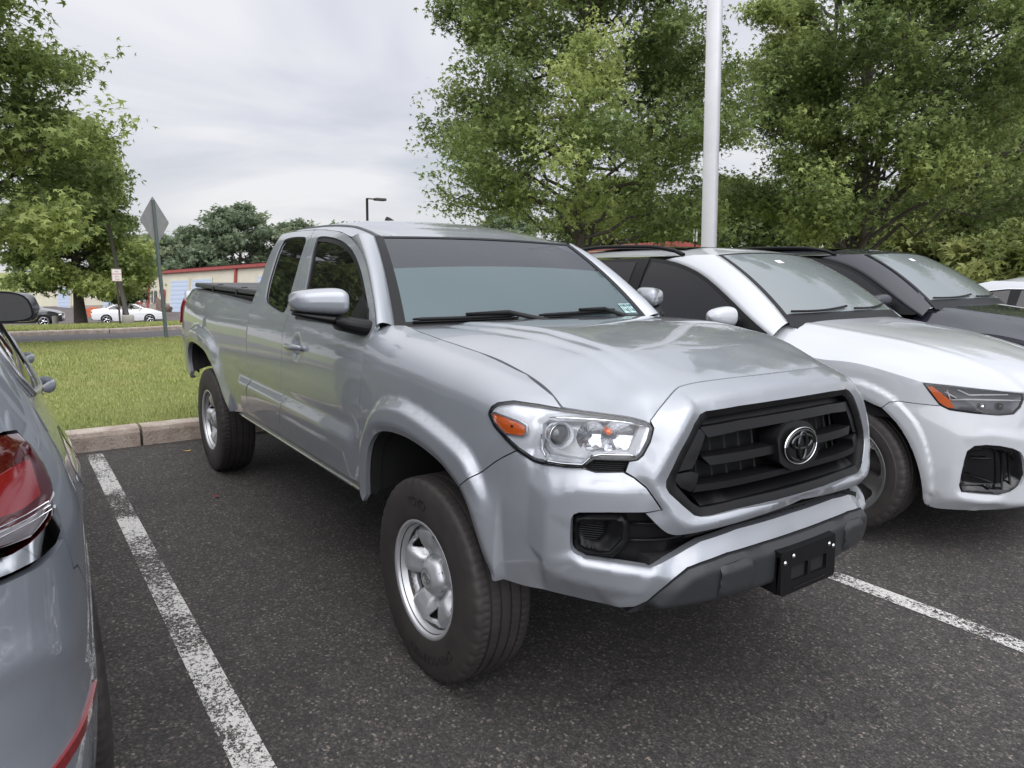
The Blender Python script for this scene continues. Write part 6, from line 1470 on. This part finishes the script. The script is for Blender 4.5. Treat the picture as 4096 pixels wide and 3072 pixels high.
    # roof
    ex=[-1.16,-1.6,-1.8,-2.04,-2.3,-2.6,-2.95,-3.25,-3.42]; 
    ez=[1.588,1.556,1.566,1.555,1.545,1.53,1.49,1.42,1.34]
    def rz_(x,y):
        zc=np.interp(-x,[1.11,1.25,1.5,1.9,2.3,2.8,3.1,3.3,3.45],[1.612,1.635,1.655,1.665,1.655,1.625,1.59,1.55,1.50]); ze=np.interp(-x,[-e for e in ex],ez); ye=.9
        return zc,ze
    rows=[]
    for x in list(np.linspace(-1.118,-1.6,12))+list(np.linspace(-1.66,-3.44,26)):
        zc=float(pchip([-3.45,-3.3,-3.1,-2.8,-2.3,-1.9,-1.5,-1.25,-1.11],[1.50,1.55,1.59,1.625,1.655,1.665,1.655,1.635,1.612],x))
        f=min(1,max(0,(-x-1.118)/.48)); pz=float(np.interp(-x,[1.12,1.6,2.3,2.6,2.95,3.25,3.45],[1.588,1.575,1.565,1.55,1.50,1.41,1.30]))
        e3=q_cab(x,pz,.002) if x<-1.6 else (side[-1]*(1-f)+q_cab(-1.6,1.575,.002)*f)
        yb_=-abs(e3[1]); z0=e3[2]; row=[]
        for u in np.sin(np.linspace(-1,1,41)*math.pi/2):
            y=u*abs(yb_); row.append((x-(.05*u*u if x>-1.13 else 0),y,z0+(zc-z0)*(1-abs(u)**2.6)))
        rows.append(row)
    MB().grid([r[::-1] for r in rows]).build('roof',pt,t)
    if True:
        R=[]
        for x in np.linspace(-1.55,-2.75,14): R.append([(x,y,float(np.interp(-x,[1.5,1.9,2.3,2.8],[1.655,1.665,1.655,1.625]))+.003-.02*(abs(y)/.5)**2) for y in np.linspace(-.48,.48,13)])
        MB().grid(R).build('glass_roof','gloss_black',t)
        P=[]
        for q in np.linspace(0,1,22):
            x=-1.42-1.72*q; zz=float(np.interp(-x,[1.42,1.7,2.3,2.8,3.14],[1.585,1.61,1.605,1.565,1.51]))+.045*math.sin(math.pi*min(1,max(0,q)))**.35; P.append((x,-.655+.02*q,zz))
        mr_(MB().tube(P,.016,8).build('roof_rail','trim_black',t))
    # hood
    sh3=np.array([q_wrap(a,b,0) for a,b in [(-.60,1.02),(-.35,1.0)]+sh_]); fr=np.array([q_wrap(a,b,.0) for a,b in [(.455,.915),(.517,.912),(.6,.906),(.685,.898),(.8,.888),(.935,.876),(1.02,.872)]]+[(.80,-.2,.885),(.812,0,.892)])
    cp_=[tuple(p) for p in np.vstack([sh3,fr])]
    for x,r in ((-.50,((0,1.185),(.4,1.178),(.65,1.15),(.74,1.125),(.84,1.07))),(-.3,((0,1.165),(.4,1.158),(.62,1.135),(.74,1.10),(.83,1.05))),(-.05,((0,1.135),(.4,1.128),(.6,1.105),(.72,1.072),(.83,1.03))),(.2,((0,1.10),(.4,1.09),(.58,1.065),(.7,1.035),(.80,.99))),(.42,((0,1.055),(.35,1.045),(.52,1.02),(.62,.985),(.70,.955))),(.6,((0,1.005),(.3,.995),(.45,.97),(.53,.945)))
        ,(.72,((0,.955),(.2,.95),(.34,.93)))):
        for y,z in r: cp_.append((x,-y,z))
    cp_=np.array(cp_); cp_=np.vstack([cp_,cp_[cp_[:,1]<-.001]*[1,-1,1]]); Hq=tps(cp_,2e-5)
    rl=[(p[0],p[1]) for p in sh3]+[(p[0],p[1]) for p in fr]; rear=[(-.44-.15*abs(y/.85)**2.5,y) for y in np.linspace(.84,-.84,13)]
    ol=rl+[(p[0],-p[1]) for p in fr[::-1][1:]]+[(p[0],-p[1]) for p in sh3[::-1]]+rear
    panel('hood',ol,lambda s,v,d=0: np.stack([np.asarray(s,float),np.asarray(v,float),Hq(s,v)+d+.006*np.exp(-((np.abs(np.asarray(v))-.56+.12*np.asarray(s))/.03)**2)],-1),.025,pt,t,0,gap=.002,flange=.01)
    # mirrors
    m1=empty('door_mirror'); m1.parent=t; secs=[];sec2=[]
    for q in np.linspace(0,1,14):
        e_=(1-abs(2*q-1)**5)**.5 if 0<q<1 else .03; y=-.905-.20*q; zt=1.255-.03*q*q; zb=1.112+.035*q
        secs.append((y,-.79-.03*q,(zt+zb)/2,.075*max(.08,e_)*(1-.3*q),(zt-zb)/2*max(.08,e_),2.6)); sec2.append((y,-.79-.03*q,zb-.002,.073*max(.08,e_)*(1-.3*q),.022*max(.08,e_),2.4))
    loft(secs).build('mirror_housing',pt,m1); loft(sec2).build('mirror_skirt','trim_black',m1); loft([(-.84,-.76,1.10,.05,.018,2.5),(-.93,-.78,1.115,.045,.016,2.5)]).build('mirror_arm','trim_black',m1)
    m2=empty('door_mirror'); m2.parent=t
    for c in list(m1.children): q=mirror(c); q.parent=m2
    # inner structure and wheels
    MB().box((-1.6,0,.60),(3.5,1.15,.66)).box((-1.7,0,.75),(2.0,1.66,.62)).build('chassis','cavity_black',t,False)
    for sh in (0,-2.82):
        G=[]
        for p in ar_f:
            a=q_wrap(p[0]+sh,p[1],-.002) if sh==0 else q_cab(p[0]+sh,p[1],-.002); G.append([a,a+np.array([0,.05,.01]),np.array([a[0],-.78,a[2]+.03]),np.array([a[0],-.55,a[2]+.03])])
        mr_(MB().grid(G).build('wheel_liner','liner_black',t))
    G=[[q_wrap(x,z,-.04) for z in np.linspace(.70,.90,4)] for x in np.linspace(-.6,.30,14)]; mr_(MB().grid(G).build('inner_side','cavity_black',t))
    MB().grid([[(-.38-.1*(y/.7)**2,y,1.12),(-.62,y,1.13),(-.85,y,1.08),(-.9,y,.8)] for y in np.linspace(-.72,.72,11)]).build('dashboard','dash_grey',t)
    for y in (-.37,.37): MB().box((-1.72,y,1.02),(.14,.46,.6),bev=.05).box((-1.76,y,1.40),(.09,.25,.15),bev=.03).build('seat','seat_cloth',t)
    MB().grid([[q_cab(-3.6+0*v,z,0)*np.array([1,y,1])+np.array([-.02,0,0]) for y in np.linspace(-1,1,9)] for v,z in ((0,.35),(0,.7),(0,1.05),(0,1.3))]).build('tailgate',pt,t)
    four_wheels(t,2.82,.80,.367,.245,.254,'sport')
    return t
mat('lamp_grey',col=(.10,.10,.11,1),rough=.25,metal=.3)
Dq={k:D[k] for k in D if k.startswith('q_')}
for k_ in ('q_flare','q_arch','q_trim','q_shut'): Dq[k_]=[D[k_][0]]+[tuple(p) for p in chaikin(D[k_],1,False)[1:-1]]+[D[k_][-1]]
glass('suv_windshield',(.20,.225,.23,1),.16,1.8,(.6,.64,.66,1))
make_suv('parked_suv','white suv parked right beside the pickup, with black roof rails','white_paint',(.054,2.695,.045),math.radians(1.54))
make_suv('parked_suv','dark grey suv parked beyond the white one','dark_paint',(-.15,5.17,.045),math.radians(.5),1.04,detail=False)
# ------------------------------------------------------------------ large suv seen from behind (also the white car at the right edge)
VM=VP.smax
def vw_(s,v,d=0): return v_wrap(s,v,d)*np.array([1,-1,1])
def vmir(l): return [(2*VM-a,b) for a,b in l]
def make_rear_suv(name,label,cat,pt,loc,rz,group=None):
    t=empty(name,loc,rz,label,cat,group)
    arch=lambda c: [(c+.44*math.cos(a)*(1.0),.36+.46*math.sin(a)) for a in np.linspace(math.radians(200),math.radians(-20),18)]
    tail=[tuple(p) for p in Dv['v_tail']]; tail=[(.585,1.08),(.583,1.125),(.588,1.165),(.606,1.192),(.66,1.20),(.75,1.20),(1.05,1.19),(1.05,1.06),(.786,1.024),(.725,1.018),(.669,1.030),(.638,1.040),(.612,1.052)]
    chrome=[(.612,1.046),(.640,1.034),(.682,1.024),(.739,1.014),(.788,1.012),(1.05,1.04),(1.05,1.005),(.802,.982),(.72,.978),(.668,.983),(.635,.997),(.616,1.018)]
    def rel(s,v):
        s=np.ravel(s); v=np.ravel(v); s=np.where(s>VM,2*VM-s,s)
        r=.014*np.exp(-((v-.99)/.035)**2)*ss(.45,.1,s)                # shoulder line
        r+=.006*ss(.66,.60,v)*ss(.30,.50,s)                            # lower bumper step
        for c in (0.0,-2.98):
            q=np.hypot((s-c)/.44,(v-.36)/.46); r+=.005*np.exp(-((q-1.06)/.09)**2)*(v>.3)
        r+=-.03*ss(.34,.26,v)
        r+=.010*np.exp(-((v-.72-.12*ss(.5,.9,s))/.03)**2)*ss(.55,.75,s)
        return r
    sd=[(-3.98,.33)]+arch(-2.98)+[(-2.5,.30),(-.5,.30)]+arch(0.0)+[(.50,.27)]
    bottom=sd
    # side and quarter up to the bumper seam
    so=[(-3.98,.33)]+arch(-2.98)+[(-2.5,.30),(-.5,.30)]+arch(0.0)[:-1]+[(.435,.62),(.47,.80),(.55,.890),(.583,.896),(.600,.95),(.608,1.05),(.585,1.08),(.583,1.125),(.588,1.165),(.606,1.195),(.66,1.203),(.75,1.203),(.80,1.203),(.80,1.70),(-2.3,1.70),(-2.75,1.55),(-3.25,1.20),(-3.9,1.05)]
    w_=[(.30,1.20),(.42,1.30),(.36,1.52),(.15,1.60),(-2.0,1.60),(-2.35,1.54),(-3.05,1.14),(-2.9,1.10),(-1.0,1.14)]
    o=panel('body_side',so,vw_,.025,pt,t,rel,holes=[chaikin(w_,1)],gap=.002,flange=.02); mr_=lambda o: mirror(o)
    mr_(o)
    mr_(panel('side_window',chaikin(w_,1),vw_,.05,'side_glass',t,-.006,gap=-.004,flange=0))
    for x in (-.95,-2.0): mr_(panel('window_pillar',[(x-.06,1.62),(x+.06,1.62),(x+.04,1.12),(x-.04,1.12)],vw_,.05,'trim_black',t,.0,gap=0,flange=.01))
    mr_(MB().tube([vw_(a,b,.004) for a,b in dens([tuple(p) for p in chaikin(w_,1)],.05)]+[vw_(*chaikin(w_,1)[0],.004)],.008,6,False).build('window_trim','chrome_satin',t))
    for x in (-1.02,-2.02):
        mr_(MB().tube([vw_(x,z,.0002+float(rel(x,z)[0])) for z in np.linspace(.95 if x>0 else .40,1.12,14)],.0014,4).build('door_gap','cavity_black',t))
    # bumper
    bo=[(.475,.27)]+[p for p in arch(0.0)[::-1] if p[1]>.30 and p[0]>.36][:4]+[(.435,.62),(.47,.80),(.55,.890),(.583,.896),(.600,.95),(.614,.975),(.663,.966),(.72,.962),(.802,.968),(1.05,.985),(VM,.985)]
    lo=[(VM,.30),(.9,.28),(.6,.27)]
    panel('bumper_cover',bo+vmir(bo[:-1])[::-1]+vmir(lo[1:])[::-1]+lo,vw_,.02,pt,t,rel,cons=[[(.30,.63),(VM,.63)],[(.30,.60),(VM,.60)]],gap=.002,flange=.02)
    sk=[(.44,.585),(.60,.590),(.80,.585),(VM,.58),(VM,.54),(.80,.545),(.62,.555),(.45,.52)]
    panel('bumper_trim',[(.50,.600),(.62,.606),(.80,.60),(1.2,.60),(1.2,.575),(.80,.575),(.62,.582),(.50,.578)],vw_,.02,'red_lens',t,lambda s,v: rel(s,v)+.006,gap=0,flange=.01)
    ga=[(1.05,.986),(VM,.986),(VM,1.70),(.82,1.70),(.82,1.205),(1.05,1.20)]
    hb=ga+[]; hatch=[(1.055,.988)]+[(2*VM-1.055,.988),(2*VM-1.055,1.20),(2*VM-.82,1.205),(2*VM-.82,1.70),(.82,1.70),(.82,1.205),(1.055,1.20)]
    rw=[(.95,1.24),(2*VM-.95,1.24),(2*VM-.93,1.60),(.93,1.60)]
    panel('tailgate',hatch,vw_,.04,pt,t,0,holes=[np.array(rw)],gap=.002,flange=.02); panel('tailgate_window',rw,vw_,.06,'side_glass',t,-.006,gap=-.004,flange=0)
    panel('tailgate_panel',[(1.055,.985),(2*VM-1.055,.985),(2*VM-1.055,1.19),(1.055,1.19)],vw_,.04,pt,t,.0,gap=.002,flange=.01)
    for g in (lambda p:p,vmir):
        T=g(tail); L_=empty('tail_light'); L_.parent=t
        tn=Net([(list(T)+[T[0]],.0),([tuple(p) for p in inset(T,.02)],.014)],.004)
        panel('lamp_lens',T,vw_,.012,'dark_red_lens',L_,tn,gap=.0015,flange=.03)
        lw=g([(.60,1.072),(.66,1.062),(.75,1.056),(1.05,1.085),(1.05,1.062),(.786,1.030),(.725,1.024),(.669,1.036),(.636,1.047),(.606,1.060)])
        panel('reverse_lens',lw,vw_,.012,'clear_grey',L_,lambda s,v,tn=tn: tn(s,v)+.002,gap=0,flange=.004)
        rdd=g([(.655,1.150),(.72,1.150),(.88,1.135),(.88,1.085),(.74,1.078),(.675,1.085)]); panel('lamp_element',rdd,vw_,.012,'red_lens',L_,lambda s,v,tn=tn: tn(s,v)+.002,gap=0,flange=.004)
        for v in (1.050,1.058,1.066): MB().tube([vw_(a,v+.0,.0165) for a in [q[0] for q in g([(.66,0),(.74,0),(.82,0),(.9,0)])]],.0012,4).build('lens_rib','chrome_satin',L_)
        c=g(chrome); panel('chrome_strip',c,vw_,.012,'chrome',t,.007,gap=.001,flange=.02)
    # fuel flap outline on the near side
    fl=[(.14+.145*math.cos(a),1.02+.085*math.sin(a)) for a in np.linspace(0,2*math.pi,30)]
    MB().tube([vw_(a,b,.001+float(rel(a,b)[0])) for a,b in fl],.0006,4,False).build('fuel_flap','cavity_black',t)
    # roof and front
    rows=[]
    for x in np.linspace(.80,-2.55,30):
        a=vw_(x if x<.4 else .4+(x-.4)*.9,float(np.interp(-x,[-.8,-.4,2.2,2.55],[1.69,1.70,1.70,1.62]))); ye=abs(a[1]); z0=a[2]; rows.append([(x,u*ye,z0+(.085 if x>-2.2 else .04)*(1-abs(u)**2.4)*ss(.86,.5,x)) for u in np.linspace(-1,1,21)])
    MB().grid(rows).build('roof',pt,t)
    MB().grid([[(-2.52-.85*q+.0,u*(.66+.12*q),1.64+.05*(1-u*u)-.60*q+.10*math.sin(math.pi*q)*.6) for u in np.linspace(-1,1,15)] for q in np.linspace(0,1,10)]).build('windshield','side_glass',t)
    MB().grid([[(-3.3-.68*q,u*(.80-.10*q),1.10+.02*(1-u*u)-.22*q*q) for u in np.linspace(-1,1,15)] for q in np.linspace(0,1,8)]).build('hood',pt,t)
    MB().box((-3.96,0,.65),(.16,1.3,.6),bev=.05).build('front_bumper','trim_black',t)
    MB().box((-1.5,0,.62),(4.4,1.2,.55)).box((-1.5,0,.8),(2.1,1.8,.7)).build('chassis','cavity_black',t,False)
    for c in (0.0,-2.98):
        G=[]
        for p in arch(c): a=vw_(p[0],p[1],-.002); G.append([a,a+np.array([0,-.05,.01]),np.array([a[0],.78,a[2]+.03]),np.array([a[0],.55,a[2]+.03])])
        mr_(MB().grid(G).build('wheel_liner','liner_black',t))
    # near side handles and mirror
    hs=[]
    for x,z in ((-.90,1.075),(-1.95,1.055)):
        r0=float(rel(x,z)[0]); P=[vw_(x+q*.20-.02,z,.006+.040*math.sin(math.pi*q)**.5) for q in np.linspace(0,1,12)]
        G=[]
        for i,p in enumerate(P): r=.020*(1 if 0<i<11 else .4); G.append([p+np.array([0,.55*r*math.cos(a),r*math.sin(a)]) for a in np.linspace(0,2*math.pi,15)])
        mr_(MB().grid(G).build('door_handle',pt,t))
    m1=empty('door_mirror'); m1.parent=t; secs=[]
    for q in np.linspace(0,1,16):
        e_=(1-abs(2*q-1)**6)**.5 if 0<q<1 else .05; y=.84+.285*q; secs.append((y,-3.14+.03*q,1.235-.012*q,.10*max(.1,e_)*(1-.35*q),.098*max(.12,e_)*(1-.10*q),2.8))
    loft(secs).build('mirror_housing','mirror_shell',m1)
    ring=[(.865,1.17),(.86,1.30),(.89,1.318),(1.00,1.312),(1.055,1.285),(1.078,1.22),(1.078,1.175),(1.02,1.152),(.89,1.152)]
    pl=lambda s,v,d=0: np.stack([-3.022+.03*0*np.asarray(s)-(np.asarray(s)-.9)*.10+np.asarray(d),np.asarray(s,float),np.asarray(v,float)],-1)
    panel('mirror_rim',chaikin(inset(ring,-.010),1),pl,.03,'trim_black',m1,.0,holes=[chaikin(ring,1)],gap=0,flange=.03); panel('mirror_glass',chaikin(ring,1),pl,.05,'mirror_face',m1,-.006,gap=-.003,flange=0)
    loft([(.78,-3.10,1.15,.06,.025,2.5),(.90,-3.10,1.165,.05,.02,2.5)]).build('mirror_arm','trim_black',m1)
    m2=empty('door_mirror'); m2.parent=t
    for c in list(m1.children): q=mirror(c); q.parent=m2
    four_wheels(t,2.98,.855,.372,.245,.245,'sport')
    return t
mat('clear_grey',col=(.42,.40,.42,1),rough=.15,metal=.5); mat('mirror_shell',col=(.05,.052,.058,1),rough=.15,coat=1); mat('mirror_face',col=(.30,.31,.32,1),metal=1,rough=.02)
Dv={k:D[k] for k in D if k.startswith('v_')}
make_rear_suv('parked_suv','grey suv at the left edge seen from behind, red tail light over a chrome strip','suv','grey_paint',(0,-2.915,0),math.radians(1.5))
wc=make_rear_suv('parked_car','white car at the right edge, only its roof and dark side windows showing','car','white_paint',(.75,8.25,.10),math.radians(0)); wc.scale=(.95,.95,.80)
# ------------------------------------------------------------------ distant saloon cars
def make_sedan(name,label,pt,loc,rz,dark=False):
    t=empty(name,loc,rz,label,'car')
    T=[(-2.32,.62),(-2.34,.80),(-2.26,.98),(-1.75,1.04),(-1.45,1.10),(-.95,1.33),(-.45,1.43),(.10,1.44),(.55,1.36),(1.15,1.05),(1.55,.98),(2.05,.86),(2.28,.70),(2.30,.45)]
    T=chaikin(T,1,False); lowz=.22
    arch=lambda c: [(c+.37*math.cos(a),.33+.38*math.sin(a)) for a in np.linspace(math.radians(185),math.radians(-5),14)]
    side=[(-2.30,.35)]+arch(-1.42)+[(-.95,.22),(.90,.22)]+arch(1.33)+[(2.28,.30)]
    def hw(x,z): return .90*(1-.10*ss(1.6,2.32,abs(x))-.0)-np.interp(z,[.2,.45,.75,.92,1.0,1.44],[.06,.01,0,.02,.05,.30])*1.0
    def sf(s,v,d=0):
        s=np.asarray(s,float); v=np.asarray(v,float); y=.90*(1-.12*ss(1.5,2.34,np.abs(s)))-np.interp(v,[.2,.45,.75,.92,1.0,1.44],[.06,.01,0,.02,.05,.30]); return np.stack([s,-(y+d),v],-1)
    mr_=lambda o: mirror(o)
    mr_(panel('body_side',side+[tuple(p) for p in T[::-1]],sf,.06,pt,t,0,gap=0,flange=.01))
    G=[]
    for p in [(-2.30,.35)]+[tuple(q) for q in T]+[(2.28,.30)]:
        e=sf(p[0],p[1]); yy=abs(e[1]); G.append([(p[0]+ (.05*(1-u*u)*(1 if p[0]>2.0 else (-1 if p[0]<-2.2 else 0))),u*yy,p[1]+.03*(1-u*u)*(p[1]>.9)) for u in np.linspace(-1,1,9)])
    MB().grid([r[::-1] for r in G]).build('body_top',pt,t)
    gz_=[(-1.35,1.09),(-.92,1.29),(-.45,1.385),(-.30,1.39),(-.30,1.02),(-1.2,1.03)]; gf=[(-.22,1.39),(.10,1.395),(.50,1.31),(.98,1.05),(.95,1.02),(-.22,1.02)]
    for g in (gz_,gf): mr_(panel('side_window',g,sf,.1,'side_glass',t,.006,gap=0,flange=0))
    for (a,b) in (((.58,1.37),(1.14,1.075)),((-.98,1.335),(-1.44,1.12))):
        MB().grid([[(a[0]+(b[0]-a[0])*q+(.012 if a[0]>0 else -.012),u*(.66+.10*q),a[1]+(b[1]-a[1])*q+.035) for u in np.linspace(-1,1,7)] for q in (0,.5,1)]).build('windshield','suv_windshield' if a[0]>0 else 'plain_glass',t)
    for sg in(-1,1):
        MB().box((-2.30,sg*.62,.86),(.10,.36,.13),bev=.03).build('tail_light','red_lens',t); MB().box((2.16,sg*.66,.70),(.20,.30,.12),bev=.03).build('headlight','chrome_satin',t)
        MB().box((.72,sg*.93,1.04),(.10,.18,.11),bev=.03).build('door_mirror',pt,t)
    MB().box((-2.36,0,.78),(.02,.42,.13)).build('number_plate','sign_white',t,False); MB().box((-2.30,0,.36),(.1,1.2,.12),bev=.02).build('rear_diffuser','trim_black',t)
    MB().box((0,0,.45),(3.9,1.1,.4)).build('chassis','cavity_black',t,False)
    for x in (-1.42,1.33):
        for sg in(-1,1):
            w=empty('wheel'); w.parent=t; w.location=(x,sg*.80,.33)
            MB().lathe([(-.10,.23),(-.11,.28),(-.09,.325),(.09,.325),(.11,.28),(.10,.23)],28).build('tyre','rubber',w)
            MB().lathe([(sg*.06,.0),(sg*.06,.24)],24).build('rim_back','trim_black',w); mb=MB()
            for k in range(5): a=k*2*math.pi/5; mb.tube([(0,sg*.09,0),(.215*math.cos(a),sg*.10,.215*math.sin(a))],.032,6)
            mb.lathe([(sg*.10,.225),(sg*.115,.240),(sg*.10,.245)],28).build('rim_spokes','chrome_satin',w)
    return t
make_sedan('parked_car','small white saloon parked far off on the other lot, behind the sign post','bright_white_paint',(-56.4,5.55,float(gz(-56.4,5.55))+.03),math.radians(84))
make_sedan('parked_car','black saloon far off at the left, behind the concrete bollard','black_paint',(-50.6,-1.1,float(gz(-50.6,-1.1))+.03),math.radians(80))
